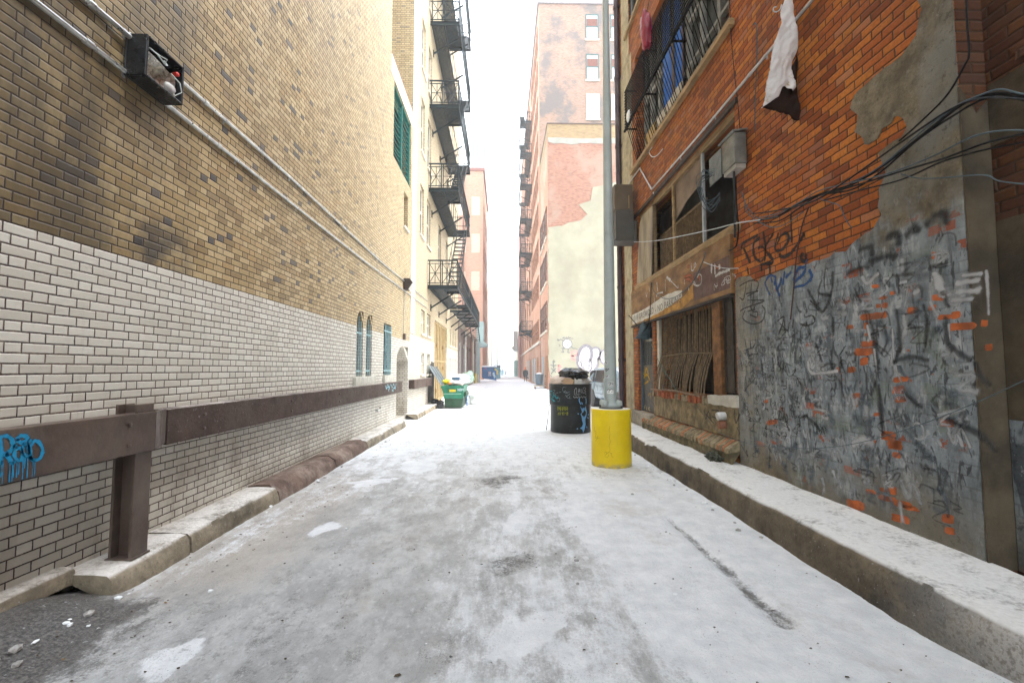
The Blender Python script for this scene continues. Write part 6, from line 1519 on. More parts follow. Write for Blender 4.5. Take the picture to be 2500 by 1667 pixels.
mb.build('graffiti', mat('pale_blue_marker', (.5, .66, .72), .6), gd)
M_LIDG = mat('grey_plastic_lid', (.20, .24, .26), .5, 0, .15, 3, .2)
for k in range(3):
    ya = y0 + .02 + k * .7
    mb = MB(); mb.prism([(-2.60, ya, .96), (-2.62, ya, 1.0), (-3.12 - .02 * k, ya, 1.80 - .03 * k), (-3.16 - .01 * k, ya, 1.77 - .03 * k)], (0, .62, 0)); l_ = mb.build('lid', M_LIDG, gd, bevel=.01)
    mb = MB()
    for q in (.18, .42): mb.prism([(-2.60, ya + q, 1.0), (-2.58, ya + q, 1.02), (-3.07, ya + q, 1.79), (-3.09, ya + q, 1.77)], (0, .05, 0))
    mb.build('rib', M_LIDG, l_)
zd = lambda a, b, Y: onY(1050 + a / 10.45, 860 + b / 10.45, Y)
M_YBAG = mat('yellow_bag', (.84, .66, .01), .5, 0, .1, 5, .6, 14)
crumple('trash_bag', zd(420, 750, 19.7), (.16, .2, .12), 3, M_YBAG, 'bright yellow bag at the front of the green dumpster', 'rubbish bag', .3)
crumple('trash_bag', zd(570, 770, 19.7), (.15, .2, .10), 6, M_BAGW, 'white bag beside the yellow one in the green dumpster', 'rubbish bag', .35)
crumple('trash_bag', zd(700, 800, 20.2), (.30, .6, .16), 11, mat('pale_pink_bag', (.76, .66, .62), .5, 0, .1, 5, .6, 14), 'wide pale pink bag filling the middle of the green dumpster', 'rubbish bag', .3)
crumple('trash_bag', zd(800, 690, 20.9), (.36, .5, .24), 15, M_BAGW, 'biggest white bag piled at the back of the green dumpster', 'rubbish bag', .3)
crumple('trash_bag', zd(490, 800, 19.45), (.09, .12, .05), 21, mat('rust_orange_scrap', (.42, .14, .04), .6), 'small rust-orange scrap on the rim of the green dumpster', 'rubbish', .3, 2)
p = zd(650, 680, 19.9); mb = MB(); mb.box(p.x - .16, p.x + .16, 19.9, 20.3, p.z - .05, p.z + .06); tag(mb.build('crate', mat('navy_crate', (.03, .09, .16), .6), bevel=.01), 'navy blue box lying on the rubbish in the green dumpster', 'box')
crumple('trash_bag', zd(265, 1330, 19.3), (.15, .2, .17), 31, M_BAGB, 'black bag slumped on the ground at the left foot of the green dumpster', 'rubbish bag', .4)
crumple('trash_bag', zd(110, 1250, 19.6), (.17, .2, .10), 33, M_BAGB, 'flatter black bag against the wall beside the green dumpster', 'rubbish bag', .4)
crumple('trash_bag', zd(950, 1230, 20.1), (.08, .18, .20), 35, mat('blue_red_wrap', (.30, .38, .62), .5, 0, .7, 12, .4), 'blue and white packaging hanging off the right side of the green dumpster', 'packaging', .4)
crumple('trash_bag', (-1.35, 21.9, .28), (.35, .5, .36), 41, M_BAGW, 'white sack half under snow to the right of the green dumpster', 'rubbish bag', .3)
crumple('trash_bag', zd(960, 640, 27), (.35, .5, .35), 43, mat('mottled_green_sack', (.20, .30, .24), .6, 0, .4, 6, .5, 12), 'mottled green sack on the snow bank in front of the brown storefront', 'rubbish bag', .4)
crumple('trash_bag', (-2.5, 25.5, .32), (.5, .6, .38), 44, M_BAGW, 'white heap of bags on the snow bank behind the green dumpster', 'rubbish bag', .3)
M_BLU = mat('dumpster_blue', (.004, .13, .37), .45, .1, .2, 2, .1)
bd = thing('dumpster', (-1.8, 63, 0), 'big blue dumpster with a white emblem standing in the snow far down the alley', 'dumpster')
mb = MB(); mb.prism([(-2.85, 62, .45), (-.9, 62, .1), (-.87, 62, 1.92), (-2.85, 62, 1.92)], (0, 1.7, 0)); bb = mb.build('body', M_BLU, bd, bevel=.03)
mb = MB(); mb.prism([(-2.9, 61.9, 1.925), (-.82, 61.9, 1.925), (-.82, 61.9, 1.99), (-2.9, 61.9, 1.99)], (0, 1.85, .12)); mb.build('lid', mat('snowy_lid', (.62, .70, .78), .6), bd, bevel=.02)
zf = lambda a, b: onY(1150 + a / 10.455, 850 + b / 10.455, 61.985)
mb = MB(); q = [(478 + (40 if k % 2 == 0 else 26) * math.sin(k * .628), 622 - (38 if k % 2 == 0 else 24) * math.cos(k * .628)) for k in range(10)]
mb.prism([zf(*p_) for p_ in q], (0, .006, 0))
for yy in (665, 692): mb.prism([zf(435, yy), zf(520, yy), zf(520, yy + 12), zf(435, yy + 12)], (0, .006, 0))
mb.build('emblem', M_WHITE, bb)
mb = MB(); mb.prism([zf(460, 610), zf(478, 590), zf(496, 610), zf(478, 645)], (0, -.004, 0)); mb.build('emblem', mat('emblem_red', (.5, .16, .22)), bb)
mb = MB()
for pts, w in (([(555, 650), (580, 630), (590, 680), (610, 720), (590, 760)], .13), ([(560, 680), (600, 730)], .12)): mb.stroke([(zf(*p_), Vector((0, -1, 0))) for p_ in pts], w, .003)
mb.build('graffiti', mat('pale_blue_marker', (.5, .66, .72)), bb)
mb = MB(); mb.stroke([(zf(*p_), Vector((0, -1, 0))) for p_ in [(340, 520), (365, 505), (390, 530)]], .10, .003); mb.build('graffiti', mat('magenta_mark', (.4, .05, .3)), bb)
mb = MB(); mb.stroke([(zf(*p_), Vector((0, -1, 0))) for p_ in [(610, 545), (622, 525), (635, 550), (615, 552)]], .14, .003); mb.build('graffiti', mat('yellow_mark', (.8, .65, .05)), bb)
td = thing('dumpster', (-.75, 80, 0), 'teal-blue dumpster with a yellow panel standing behind the big blue one', 'dumpster')
mb = MB(); mb.box(-1.7, -.42, 79, 81, .05, 1.95); mb.build('body', mat('dumpster_teal', (.10, .33, .40), .5), td, bevel=.03)
mb = MB(); mb.box(-1.75, -.38, 78.9, 81.1, 1.951, 2.3); mb.build('lid', mat('navy_lid', (.03, .07, .11), .5), td, bevel=.05)
mb = MB(); mb.box(-1.1, -.84, 78.95, 78.99, .7, 1.45); mb.build('panel', M_YELLOW, td)
for x, y, w_, h_, m_, lab in ((-.15, 118, 1.0, 1.4, mat('pale_blue_skip', (.32, .50, .60), .6), 'pale blue skip in the distance along the left of the alley'), (.75, 121, .5, 1.2, mat('dusk_blue_bin', (.16, .21, .33), .6), 'small dark blue bin in the distance beside the pale blue skip')):
    t_ = thing('skip', (x, y, 0), lab, 'skip'); mb = MB(); mb.prism([(x - w_ * .4, y, .05), (x + w_ * .4, y, .05), (x + w_ * .5, y, h_), (x - w_ * .5, y, h_)], (0, 1.2, 0)); mb.build('body', m_, t_); mb = MB(); mb.box(x - w_ * .52, x + w_ * .52, y - .05, y + 1.25, h_ + .002, h_ + .08); mb.build('rim', m_, t_)
for x, y, h_, lab in ((-2.98, 50.0, 1.05, 'yellow steel bollard by the brown storefront short of the blue dumpster'), (-2.75, 50.6, .9, 'pale grey bollard just beside the yellow one')):
    mb = MB(); mb.lathe([(.10, -.05), (.10, h_ - .08), (.085, h_ - .02), (.04, h_)], (x, y, .15), 16); tag(mb.build('bollard', M_YELLOW if 'yellow steel' in lab else mat('grey_bollard', (.5, .5, .48)), smooth=50), lab, 'bollard')
wb = thing('wheelie_bin', (2.94, 36.9, .36), 'slate grey plastic bin heaped with snow on a low wooden dolly', 'bin')
M_SLATE = mat('slate_plastic', (.13, .19, .24), .5, 0, .1, 3, .1)
mb = MB(); mb.lathe([(.25, .38), (.27, .4), (.33, 1.18), (.31, 1.18), (.29, 1.1), (.0, 1.1)], (2.94, 36.9, 0), 20, cap=(True, False)); mb.build('tub', M_SLATE, wb, smooth=40)
mb = MB(); mb.lathe([(.35, 1.16), (.36, 1.19), (.35, 1.25), (.32, 1.26)], (2.94, 36.9, 0), 20, cap=(False, False)); mb.build('rim', M_SLATE, wb, smooth=40)
mb = MB(); mb.blob((2.94, 36.9, 1.2), .31, .31, .17, 4, .2, 2); mb.build('snow_cap', M_SNOW, wb, smooth=0)
dl = thing('dolly', (3.0, 36.9, .1), 'low wooden dolly on small brown castors under the slate grey bin', 'dolly')
mb = MB()
for k in range(4): mb.box(2.5, 3.6, 36.4 + k * .27, 36.6 + k * .27, .28, .345)
for x in (2.55, 3.05, 3.5): mb.box(x, x + .1, 36.38, 37.45, .205, .279)
mb.build('deck', mat('snowy_planks', (.55, .48, .40), .85), dl)
for x, y in ((2.55, 36.5), (3.5, 36.5), (2.55, 37.3), (3.5, 37.3)): mb = MB(); mb.lathe([(.10, -.04), (.10, .04)], (x + .05, y, .105), 14, axis='X'); mb.build('castor', mat('brown_castor', (.15, .06, .03), .7), dl)

# ------------------------------------------------------------------ parked minivan, half hidden by the lamp pole and the brick corner
car = bpy.data.objects.new('parked_car', None); COL.objects.link(car)
tag(car, 'silvery pale blue minivan parked in the open lot behind the lamp pole', 'car')
hd = math.atan2(-.986, .165); CARX, CARY = 5.2, 19.35
car.location = (CARX, CARY, 0); car.rotation_euler[2] = hd
M_CARP = mat('pale_blue_car_paint', (.24, .32, .385), .3, .2, .05, 1, 0, dirt=(.40, .44, .47), dirt_amt=.15)
M_CARG = mat('tinted_glass', (.035, .035, .042), .06, 0, .2, 1, 0); M_TYRE = mat('tyre_rubber', (.018, .018, .019), .85); M_RIM = mat('alloy_rim', (.42, .43, .44), .35, .7); M_PLAS = mat('black_trim_plastic', (.02, .02, .022), .6)
def kid(mb, name, m_, parent, **k):
    """parts given in the car's own axes"""
    me_o = mb.build(name, m_, None, loc=(0, 0, 0), **k); me_o.parent = parent; return me_o
ST = [(-2.38, .62, .60, .95, .62, 1.05), (-2.30, .78, .42, 1.0, .74, 1.45), (-2.0, .90, .32, 1.05, .80, 1.68), (-1.4, .94, .28, 1.06, .80, 1.74), (-.4, .95, .26, 1.05, .78, 1.75), (.45, .95, .26, 1.02, .76, 1.70), (.95, .95, .26, 1.0, .72, 1.48), (1.45, .93, .27, .97, .74, 1.10), (1.9, .88, .28, .90, .68, .98), (2.25, .78, .32, .80, .58, .86), (2.38, .60, .42, .70, .45, .74)]
v = []; f = []
for (x, w_, zb_, zm, wt, zt) in ST:
    ring = [(-w_ * .92, zb_), (-w_, zb_ + .18), (-w_ * 1.01, (zb_ + zm) / 2), (-w_ * .985, zm), (-(w_ * .45 + wt * .55), (zm + zt) / 2), (-wt, zt - .09), (-wt * .82, zt - .015), (0, zt + .02)]
    ring = ring + [(-a, b) for a, b in reversed(ring[:-1])]
    v += [(x, a, b) for a, b in ring]
k_ = 15
for i in range(len(ST) - 1):
    for q in range(k_): f.append((i * k_ + q, i * k_ + (q + 1) % k_, (i + 1) * k_ + (q + 1) % k_, (i + 1) * k_ + q))
f += [tuple(range(k_)), tuple((len(ST) - 1) * k_ + q for q in range(k_ - 1, -1, -1))]
mb = MB(); mb.add(v, f); body = kid(mb, 'body', M_CARP, car, smooth=40)
sb_ = body.modifiers.new('round', 'SUBSURF'); sb_.levels = 2; sb_.render_levels = 2
def side_at(x, z, s):
    """half-width of the body side there"""
    for a, b in zip(ST, ST[1:]):
        if a[0] <= x <= b[0]:
            t = (x - a[0]) / (b[0] - a[0]); w_, zb_, zm, wt, zt = [a[i] + (b[i] - a[i]) * t for i in range(1, 6)]
            P = [(zb_, w_ * .92), (zb_ + .18, w_), ((zb_ + zm) / 2, w_ * 1.01), (zm, w_ * .985), ((zm + zt) / 2, w_ * .45 + wt * .55), (zt - .09, wt)]
            for (z0, w0), (z1, w1) in zip(P, P[1:]):
                if z0 <= z <= z1: return s * (w0 + (w1 - w0) * (z - z0) / (z1 - z0))
            return s * (P[-1][1] if z > P[-1][0] else P[0][1])
for s in (-1, 1):
    for pts in ([(-2.12, 1.12), (-1.25, 1.10), (-1.25, 1.60), (-1.75, 1.59), (-1.98, 1.48)], [(-1.18, 1.10), (-.18, 1.08), (-.18, 1.62), (-1.18, 1.60)], [(-.10, 1.08), (.98, 1.05), (.62, 1.40), (.38, 1.58), (-.10, 1.62)]):
        mb = MB(); q = [Vector((x, side_at(x, z, s) + s * .006, z)) for x, z in pts]; c0 = sum(q, Vector()) / len(q)
        mb.add(q + [c0 + Vector((0, s * .004, 0))], [(i, (i + 1) % len(q), len(q)) for i in range(len(q))]); kid(mb, 'side_window', M_CARG, car)
    mb = MB()
    for x in (-1.22, -.14, 1.02): mb.tube([(x, side_at(x, z, s) + s * .002, z) for z in (.36, .6, .85, 1.02)], .007, 4)
    mb.tube([(x, side_at(x, .98, s) + s * .002, .93) for x in (-2.1, -1.2, -.4, .5, 1.2)], .006, 4)
    kid(mb, 'door_seam', M_PLAS, car)
    mb = MB(); mb.tube([(x, side_at(x, .58, s) + s * .012, .58) for x in (-1.0, -.4, .3, 1.0)], .03, 6); kid(mb, 'side_moulding', M_CARP, car)
    mb = MB(); mb.blob((.92, s * 1.10, 1.13), .09, .11, .085, 3, .03, 2); mb.bar((.95, s * .88, 1.08), (.93, s * 1.02, 1.11), .05); kid(mb, 'mirror', M_PLAS, car, smooth=0)
    for x in (-.62, .3): mb = MB(); mb.tube([(x, side_at(x, .9, s) + s * .02, .90), (x + .2, side_at(x, .9, s) + s * .02, .90)], .018, 6); kid(mb, 'handle', M_CARP, car)
    for x in (-1.48, 1.42):
        w_ = bpy.data.objects.new('wheel', None); COL.objects.link(w_); w_.parent = car; w_.location = (x, s * .84, .33)
        mb = MB(); mb.lathe([(.20, -.10), (.30, -.11), (.33, -.07), (.33, .07), (.30, .11), (.20, .10)], (0, 0, 0), 28, axis='Y'); kid(mb, 'tyre', M_TYRE, w_, smooth=40)
        mb = MB(); mb.lathe([(.03, s * .112), (.19, s * .09), (.205, s * .07), (.205, s * -.05)], (0, 0, 0), 20, axis='Y', cap=(True, False)); kid(mb, 'rim', M_RIM, w_, smooth=40)
        mb = MB(); mb.lathe([(.40, s * -.30), (.40, s * .116)], (x, s * .84, .36), 28, axis='Y'); kid(mb, 'wheel_arch', M_PLAS, car)
    mb = MB(); mb.blob((2.22, s * .60, .74), .12, .17, .09, 2, .02, 2); kid(mb, 'headlight', mat('headlight_glass', (.6, .63, .65), .1), car, smooth=0)
    mb = MB(); mb.blob((-2.28, s * .72, 1.1), .06, .07, .18, 2, .02, 2); kid(mb, 'tail_light', mat('tail_red', (.35, .02, .02), .2), car, smooth=0)
mb = MB(); q = [(.62, -.66, 1.615), (.62, .66, 1.615), (1.40, .74, 1.135), (1.40, -.74, 1.135)]; mb.add([Vector(p_) + Vector((.03, 0, .05)) for p_ in q], [(0, 1, 2, 3)]); kid(mb, 'windscreen', mat('sky_lit_glass', (.42, .46, .48), .08), car)
mb = MB(); mb.box(2.2, 2.42, -.7, .7, .36, .52); kid(mb, 'bumper', M_CARP, car, bevel=.05)
mb = MB(); mb.box(2.3, 2.42, -.4, .4, .56, .66); kid(mb, 'grille', M_PLAS, car, bevel=.02)

# ------------------------------------------------------------------ person walking away in an orange hat
pr = thing('person', (2.97, 60.3, 0), 'person in an orange knit hat and long dark coat walking away down the alley', 'person')
bm = bmesh.new(); sk = bm.verts.layers.skin.verify()
def jn(p, r, prev=None):
    v = bm.verts.new(p); v[sk].radius = (r, r)
    if prev is not None: bm.edges.new((prev, v))
    return v
pel = jn((0, 0, .98), .15); pel[sk].use_root = True
sp = jn((0, 0, 1.2), .15, pel); ch = jn((0, .02, 1.42), .17, sp); nk = jn((0, .02, 1.56), .065, ch); hdv = jn((0, .03, 1.66), .09, nk); jn((0, .03, 1.78), .085, hdv)
for s in (-1, 1):
    hp = jn((s * .10, 0, .92), .10, pel); kn = jn((s * .11, .05 * s, .50), .065, hp); an = jn((s * .12, -.05 * s, .10), .045, kn); jn((s * .13, -.05 * s + .16, .05), .04, an)
    sh = jn((s * .20, .02, 1.44), .075, ch); el = jn((s * .27, .0 + .03 * s, 1.16), .055, sh); wr = jn((s * .28, .06, .92), .035, el); pm_ = jn((s * .28, .08, .85), .03, wr)
    for k, dx in enumerate((-.024, -.008, .008, .024)): jn((s * .28 + dx * .3, .08 + dx, .765 - .008 * (k in (1, 2))), .009, jn((s * .28 + dx * .3, .075 + dx, .80), .010, pm_))
    jn((s * .26, .13, .83), .010, pm_)
me = bpy.data.meshes.new('body'); bm.to_mesh(me); bm.free()
bo = bpy.data.objects.new('body', me); COL.objects.link(bo); bo.parent = pr; me.materials.append(mat('dark_trousers', (.018, .020, .026), .85))
bo.modifiers.new('skin', 'SKIN'); q = bo.modifiers.new('smooth', 'SUBSURF'); q.levels = q.render_levels = 2
mb = MB()
for pr_, off in (([(.27, .62), (.26, .8), (.225, 1.05), (.235, 1.3), (.215, 1.46), (.10, 1.56)], 0),):
    n_ = 20; v = []; f = []
    for (r_, h) in pr_:
        for k in range(n_): t = 2 * math.pi * k / n_; v.append((2.97 + r_ * math.cos(t), 60.3 + .01 + r_ * .72 * math.sin(t), h))
    for i in range(len(pr_) - 1):
        for k in range(n_): f.append((i * n_ + k, i * n_ + (k + 1) % n_, (i + 1) * n_ + (k + 1) % n_, (i + 1) * n_ + k))
    mb.add(v, f)
for s in (-1, 1): mb.tube([(2.97 + s * .20, 60.32, 1.46), (2.97 + s * .28, 60.3 + .03 * s, 1.16), (2.97 + s * .285, 60.355, .93)], [.095, .08, .062], 12)
mb.build('coat', mat('dark_coat', (.020, .026, .034), .85, 0, .2, 8, .3), pr, smooth=60)
mb = MB(); mb.lathe([(.118, 1.66), (.128, 1.70), (.125, 1.78), (.095, 1.87), (.04, 1.905), (.0, 1.91)], (2.97, 60.33, 0), 20, cap=(True, False)); mb.blob((2.97, 60.33, 1.93), .04, .04, .04, 1, .1, 2); mb.build('hat', mat('orange_knit', (.86, .16, .012), .9, 0, .1, 30, .3), pr, smooth=60)
mb = MB(); mb.blob((2.97, 60.33, 1.60), .14, .12, .08, 5, .1, 2); mb.build('scarf', mat('orange_knit', (.86, .16, .012)), pr, smooth=0)
crumple('duffel_bag', (3.3, 60.0, .52), (.36, .14, .09), 4, mat('dark_brown_bag', (.05, .03, .022), .7), 'dark duffel lying on the snow bank just right of the walking person', 'bag', .2)
# ------------------------------------------------------------------ writing on the orange brick building
XP = RX - .0145; XB = RX - .0015
M_KB = spray('black_spray', (.02, .02, .023), .75, .9, 18); M_KB2 = spray('thin_black_spray', (.045, .042, .042), .6, .85, 40); M_KBL = spray('blue_spray', (.018, .085, .26), .6, .9, 22); M_KW = spray('white_spray', (.58, .56, .54), .7, .85, 24); M_SM = spray('smeared_black', (.035, .04, .046), 1.2, .72, 9)
def graf(strokes, tr, X, w, m_, parent=rb):
    mb = MB()
    for it in strokes:
        pts, ww = (it[0], it[1] * 1.45) if isinstance(it, tuple) and isinstance(it[1], float) else (it, w)
        mb.stroke(onwall([tr(*p) for p in pts], X, -1), ww, .0015, jit=.3)
    return mb.build('graffiti', m_, parent)
# big black tag across the brick
graf([[(1215, 1000), (1240, 950), (1370, 880)], [(1240, 1010), (1300, 1140)], [(1390, 905), (1335, 960), (1340, 1080), (1400, 1130), (1440, 1080), (1430, 1000), (1380, 1000)], [(1425, 850), (1450, 1000), (1440, 1120)], [(1520, 870), (1445, 1010), (1520, 1130), (1400, 1160)],
      [(1570, 860), (1540, 1010), (1600, 1020), (1665, 930), (1655, 860), (1600, 880), (1560, 960)], [(1690, 690), (1700, 940)], [(1815, 870), (1700, 1040), (1620, 1090), (1580, 1060)], [(1405, 1160), (1410, 1220)], [(1490, 1140), (1485, 1380)], [(1275, 1190), (1285, 1250)], [(1780, 1080), (1800, 1060), (1790, 1110), (1830, 1130), (1835, 1070)]], z5, XB, .052, M_KB)
graf([[(1440, 1340), (1480, 1270), (1540, 1280), (1530, 1350)], [(1445, 1350), (1490, 1450)], [(1545, 1310), (1560, 1400), (1600, 1290)], [(1630, 1230), (1615, 1350)], [(1640, 1290), (1690, 1230)], [(1715, 1310), (1760, 1200), (1830, 1190), (1800, 1260), (1720, 1330)], [(1720, 1380), (1830, 1350), (1890, 1280), (1870, 1210)], [(1840, 1110), (1830, 1180)], [(1560, 1390), (1580, 1460)], [(1500, 1280), (1510, 1330)]], z5, XP, .046, M_KBL)
graf([[(960, 150), (1040, 110), (1100, 120), (1085, 190), (1020, 230)], [(1010, 130), (990, 250), (960, 240)], [(1050, 130), (1040, 280)], [(1070, 180), (1060, 290)], [(1010, 210), (1100, 190)], [(1020, 260), (1150, 265), (1000, 320), (965, 345)], [(1040, 300), (1060, 340), (1080, 300)], [(1020, 345), (1080, 330)], [(1000, 340), (985, 400), (1050, 440), (1130, 420), (1155, 340), (1130, 300)], [(1040, 370), (1090, 390), (1095, 350), (1060, 350)]], z6, XP, .024, M_KB2)
graf([[(1250, 420), (1300, 390), (1260, 520)], [(1270, 440), (1330, 500)], [(1300, 400), (1310, 510)], [(1340, 430), (1330, 500)], [(1370, 410), (1365, 470)], [(1460, 390), (1520, 380), (1530, 430), (1470, 455), (1425, 440)], [(1500, 260), (1545, 300), (1568, 280)], [(1000, 560), (1010, 620)], [(1040, 570), (1045, 630)], [(1080, 560), (1075, 600), (1060, 620)], [(1030, 680), (1100, 670)], [(1210, 700), (1220, 780)], [(1250, 690), (1262, 770)]], z6, XP, .024, M_KB2)
# heavy smeared strokes on the grey paint
graf([([(840, 360), (950, 330), (1010, 330)], .05), ([(700, 440), (790, 400), (840, 400)], .045), ([(960, 210), (1020, 180), (1030, 250)], .05), ([(1080, 200), (1130, 140), (1150, 170)], .055), ([(1210, 130), (1260, 70), (1320, 60), (1330, 120)], .06), ([(780, 290), (850, 270), (860, 320)], .045), ([(1230, 400), (1330, 380)], .04), ([(855, 740), (880, 900), (890, 1100), (850, 1210)], .035), ([(905, 1150), (915, 1300), (930, 1480)], .035), ([(1020, 670), (1030, 790), (1040, 900), (1000, 1010)], .032), ([(1190, 640), (1215, 790), (1190, 940)], .03),
      ([(1330, 720), (1340, 880), (1430, 950), (1480, 990)], .035), ([(1520, 1010), (1560, 1100), (1610, 1150)], .035), ([(1310, 560), (1350, 650)], .03), ([(1000, 1000), (1100, 970), (1220, 990)], .03), ([(1060, 1190), (1130, 1260), (1180, 1290)], .03), ([(760, 560), (790, 620)], .03), ([(1340, 1370), (1440, 1410), (1560, 1470), (1650, 1568)], .04), ([(450, 540), (540, 680), (600, 560), (610, 430)], .028), ([(540, 480), (520, 560), (600, 580)], .024), ([(610, 720), (615, 830)], .026), ([(500, 880), (540, 1000)], .03), ([(660, 970), (665, 1040)], .025), ([(440, 1350), (490, 1390), (530, 1440)], .024), ([(400, 1360), (450, 1340)], .02), ([(300, 1340), (330, 1440)], .024)], z8, XP, .03, M_SM)
graf([([(1260, 440), (1300, 540), (1310, 580)], .05), ([(1400, 500), (1540, 480)], .04), ([(1440, 450), (1560, 440)], .03), ([(1400, 560), (1550, 540)], .045), ([(1370, 610), (1500, 600)], .04), ([(800, 460), (830, 500), (900, 440)], .04), ([(1130, 560), (1160, 550)], .045), ([(1040, 500), (1080, 490)], .04), ([(990, 790), (1000, 990)], .02), ([(1350, 760), (1360, 870)], .018), ([(830, 770), (850, 860)], .025), ([(875, 920), (890, 1060)], .02), ([(450, 1000), (470, 1070), (560, 1070), (640, 1060)], .035), ([(1590, 420), (1600, 560), (1605, 700)], .02), ([(440, 1430), (455, 1568)], .02), ([(740, 1530), (800, 1500), (860, 1530)], .06), ([(300, 940), (310, 970)], .03)], z8, XP, .03, spray('chalky_grey_spray', (.50, .51, .53), 1.0, .8, 10))
# brick laid bare where the skin fell off
mb = MB()
for (x, y, w_, h_) in ((1255, 322, 34, 40), (828, 608, 40, 22), (930, 592, 42, 22), (900, 645, 30, 26), (942, 642, 28, 34), (990, 563, 30, 20), (1115, 672, 55, 38), (1285, 590, 80, 38), (1245, 655, 40, 36), (1395, 702, 50, 44), (1320, 716, 80, 28), (1440, 775, 150, 46), (1575, 755, 40, 40), (1605, 908, 44, 40), (830, 715, 80, 34), (905, 705, 90, 40), (822, 772, 28, 40), (718, 780, 40, 24), (838, 886, 92, 38), (805, 938, 106, 44), (808, 998, 48, 44), (725, 1052, 48, 34), (1045, 1112, 84, 34), (1030, 1180, 70, 48), (1045, 1240, 66, 36), (760, 1220, 44, 40), (757, 1270, 26, 36), (890, 1336, 36, 22), (960, 1472, 80, 40), (1005, 1530, 76, 46), (1340, 1390, 74, 34), (870, 1512, 30, 22), (1090, 928, 14, 14), (640, 1050, 16, 26), (225, 1385, 60, 30), (180, 1250, 30, 26), (824, 826, 22, 18), (880, 520, 40, 20)):
    w_ *= 1.2; h_ *= 1.15
    q = [(x + w_ / 2 * (abs(math.cos(t)) ** .45) * math.copysign(1, math.cos(t)) * rnd.uniform(.82, 1.08), y - (x) * 0 + h_ / 2 * (abs(math.sin(t)) ** .45) * math.copysign(1, math.sin(t)) * rnd.uniform(.8, 1.1) - math.cos(t) * w_ * .06) for t in [k * 2 * math.pi / 14 for k in range(14)]]
    mb.prism([onX(*z8(*p), XP - .001) for p in q], (.0008, 0, 0))
z8c = lambda x, y: (1500 + x / 2.351, 1000 + y / 2.351)
for (x, y, w_, h_) in ((1385, 545, 84, 50), (1470, 470, 50, 20), (1600, 465, 40, 44), (1650, 540, 100, 34), (1570, 510, 90, 28), (1915, 625, 60, 48), (1925, 695, 50, 36), (1640, 625, 90, 40), (1700, 565, 90, 24), (1610, 200, 70, 46), (1575, 150, 70, 46), (1910, 75, 70, 36), (1620, 260, 44, 30), (1545, 460, 40, 22)):
    w_ *= 1.2; h_ *= 1.15
    q = [(x + w_ / 2 * (abs(math.cos(t)) ** .5) * math.copysign(1, math.cos(t)) * rnd.uniform(.8, 1.1), y + h_ / 2 * (abs(math.sin(t)) ** .5) * math.copysign(1, math.sin(t)) * rnd.uniform(.8, 1.1) + math.cos(t) * w_ * .14) for t in [k * 2 * math.pi / 14 for k in range(14)]]
    mb.prism([onX(*z8c(*p), XP - .001) for p in q], (.0008, 0, 0))
mb.build('bare_brick', mat('bare_orange_brick', (.44, .105, .022), .85, 0, .4, 9, .7, 40, dirt=(.22, .10, .06), dirt_amt=.3), rb)
# tags on the fascia, the door and the base
zs = lambda x, y: (1540 + x / 7.84, 640 + y / 7.84)
XF = RX - .0545
graf([([(1550, 40), (1545, 200)], .05), ([(1610, 40), (1615, 230)], .045), ([(1690, 60), (1700, 120)], .05), ([(1620, 270), (1720, 210), (1890, 150)], .04), ([(1160, 20), (1165, 150), (1210, 140), (1215, 30)], .025), ([(1230, 10), (1250, 60), (1220, 110)], .02), ([(690, 285), (760, 350)], .06), ([(760, 350), (905, 495), (905, 440)], .02), ([(1030, 330), (1030, 420)], .025), ([(1270, 300), (1300, 240), (1345, 250), (1350, 400), (1280, 450), (1200, 420)], .02), ([(1190, 430), (1210, 360), (1240, 440)], .025), ([(1110, 480), (1095, 660)], .03), ([(490, 660), (520, 600), (615, 580)], .028), ([(440, 580), (455, 780)], .02), ([(660, 340), (668, 560)], .016), ([(500, 390), (515, 550)], .03), ([(290, 580), (300, 660), (320, 580)], .02), ([(350, 480), (360, 560)], .02)], zs, XF, .02, M_KW, fas)
graf([[(1735, 440), (1760, 380), (1800, 370), (1780, 430), (1740, 445)], [(1790, 300), (1800, 410)], [(1770, 350), (1830, 330)], [(1840, 310), (1835, 390), (1870, 370), (1840, 345)], [(1880, 290), (1870, 350), (1910, 330), (1890, 390), (1850, 410)], [(1790, 310), (1860, 265), (1900, 270), (1920, 330)], [(1940, 225), (1960, 235), (1955, 270)], [(2000, 225), (1980, 250), (2015, 270), (1995, 300)], [(1600, 420), (1640, 490)], [(1590, 440), (1600, 540)], [(1650, 400), (1660, 450), (1630, 460)]], zs, RX - .0545, .016, M_KW, fas)
graf([([(1020, 290), (1060, 270), (1150, 250), (1200, 330)], .05), ([(1050, 340), (1130, 330), (1160, 380)], .06), ([(1290, 300), (1310, 280), (1320, 350)], .05), ([(1600, 50), (1640, 110), (1720, 60)], .06), ([(1090, 90), (1120, 80)], .05), ([(330, 720), (350, 710)], .04)], zs, XF + .0008, .05, spray('coral_patch', (.36, .11, .05), .9, .85, 16), fas)
XD = RX + .0985
graf([[(222, 690), (240, 680), (235, 730), (225, 745)], [(245, 690), (250, 735)], [(255, 690), (262, 730), (270, 690)], [(240, 715), (285, 705)], [(265, 740), (285, 720)]], z6, XD, .018, M_KW, d)
graf([([(215, 790), (230, 830), (245, 780), (262, 830)], .05), ([(220, 860), (250, 830), (275, 880)], .05), ([(230, 900), (260, 880)], .05), ([(258, 990), (275, 970), (280, 1010)], .03)], z6, XD, .04, spray('mustard_spray', (.48, .30, .02), .9, .9, 20), d)
graf([([(200, 1050), (208, 1100)], .03), ([(215, 1060), (225, 1095), (235, 1060)], .03), ([(242, 1070), (250, 1105)], .03), ([(258, 1080), (275, 1110)], .03), ([(270, 1075), (262, 1100)], .03)], z6, XD, .03, spray('pale_sand_spray', (.5, .42, .28), .8, .9, 20), d)
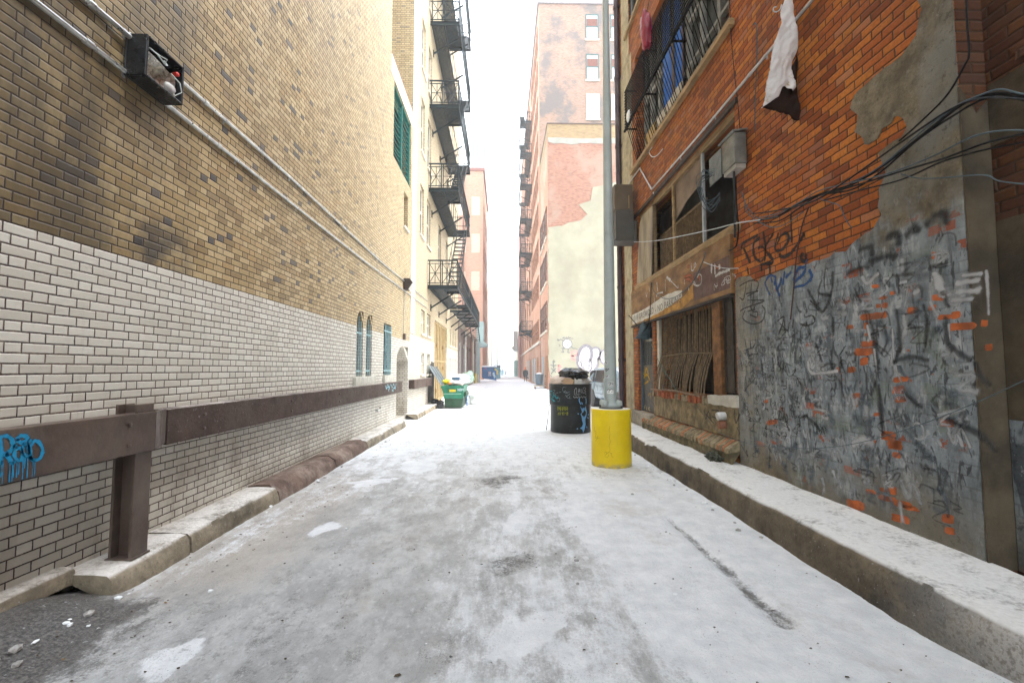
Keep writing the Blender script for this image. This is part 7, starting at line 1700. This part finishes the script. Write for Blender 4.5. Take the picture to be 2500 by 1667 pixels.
graf([([(690, 1100), (700, 1170), (720, 1110), (735, 1160)], .02), ([(745, 1100), (800, 1110), (790, 1160), (750, 1150)], .02), ([(700, 1130), (760, 1200)], .016), ([(920, 1100), (930, 1200), (960, 1130)], .02), ([(940, 1230), (960, 1280)], .02), ([(820, 1120), (810, 1200)], .016)], z6, RX - .0215, .018, M_KB2)

# layers of half scrubbed-off scrawl all over the grey paint: too many to count
rs = random.Random(11)
def scrawl(nm, m_, n_, w0, w1, zlo, zhi, ylo=3.25, yhi=6.3, size=(.05, .16)):
    mb = MB()
    for k in range(n_):
        y = rs.uniform(ylo, yhi); z = rs.uniform(zlo, zhi)
        if z > 2.75 - .28 * (y - 3.2): continue
        s_ = rs.uniform(*size); pts = []; kind = rs.randrange(5)
        if kind == 0: pts = [(y, z), (y + .03 * rs.uniform(-1, 1), z - s_), (y + .05 * rs.uniform(-1, 1), z - s_ * 1.7)]
        elif kind == 1: pts = [(y + s_ * .5 * math.cos(t), z + s_ * .6 * math.sin(t)) for t in [q * .8 + rs.random() for q in range(rs.randrange(4, 8))]]
        elif kind == 2: pts = [(y, z), (y - s_ * .4, z - s_ * .8), (y - s_ * .7, z), (y - s_ * 1.1, z - s_ * .9)]
        elif kind == 3: pts = [(y, z), (y - s_, z + rs.uniform(-.03, .03)), (y - s_ * .2, z - s_ * .7), (y - s_ * 1.1, z - s_ * .8)]
        else: pts = [(y + rs.uniform(-s_, s_), z + rs.uniform(-s_, s_)) for q in range(4)]
        mb.stroke([(Vector((XP, a, b)), Vector((-1, 0, 0))) for a, b in pts], rs.uniform(w0, w1), .0012 + .0002 * rs.random(), jit=.4, step=4)
    o = mb.build(nm, m_, rb); o['kind'] = 'stuff'
scrawl('graffiti', spray('faded_black_scrawl', (.06, .066, .072), 1.2, .55, 22), 150, .012, .030, .55, 2.6)
scrawl('graffiti', spray('faded_white_scrawl', (.50, .52, .54), 1.3, .6, 16), 90, .02, .07, .5, 2.6)
scrawl('graffiti', spray('faded_slate_scrawl', (.14, .17, .20), 1.3, .55, 16), 90, .02, .07, .5, 2.6)
scrawl('graffiti', spray('dark_small_marks', (.045, .042, .04), 1.0, .7, 34), 130, .008, .018, .8, 2.1, 5.0, 6.33, (.03, .08))
# ------------------------------------------------------------------ the winter air
hz = MB(); hz.box(-310, 310, -310, 610, -1.1, 100); ho = hz.build('haze', M_WHITE); ho['kind'] = 'stuff'; ho['label'] = 'thin white winter haze filling the alley'
hm = bpy.data.materials.new('winter_haze'); hm.use_nodes = True; hm.node_tree.nodes.clear()
vo = hm.node_tree.nodes.new('ShaderNodeVolumePrincipled'); vo.inputs['Color'].default_value = (.95, .96, .97, 1); vo.inputs['Density'].default_value = .0020; vo.inputs['Anisotropy'].default_value = .2
vout = hm.node_tree.nodes.new('ShaderNodeOutputMaterial'); hm.node_tree.links.new(vo.outputs[0], vout.inputs['Volume'])
ho.data.materials.clear(); ho.data.materials.append(hm)
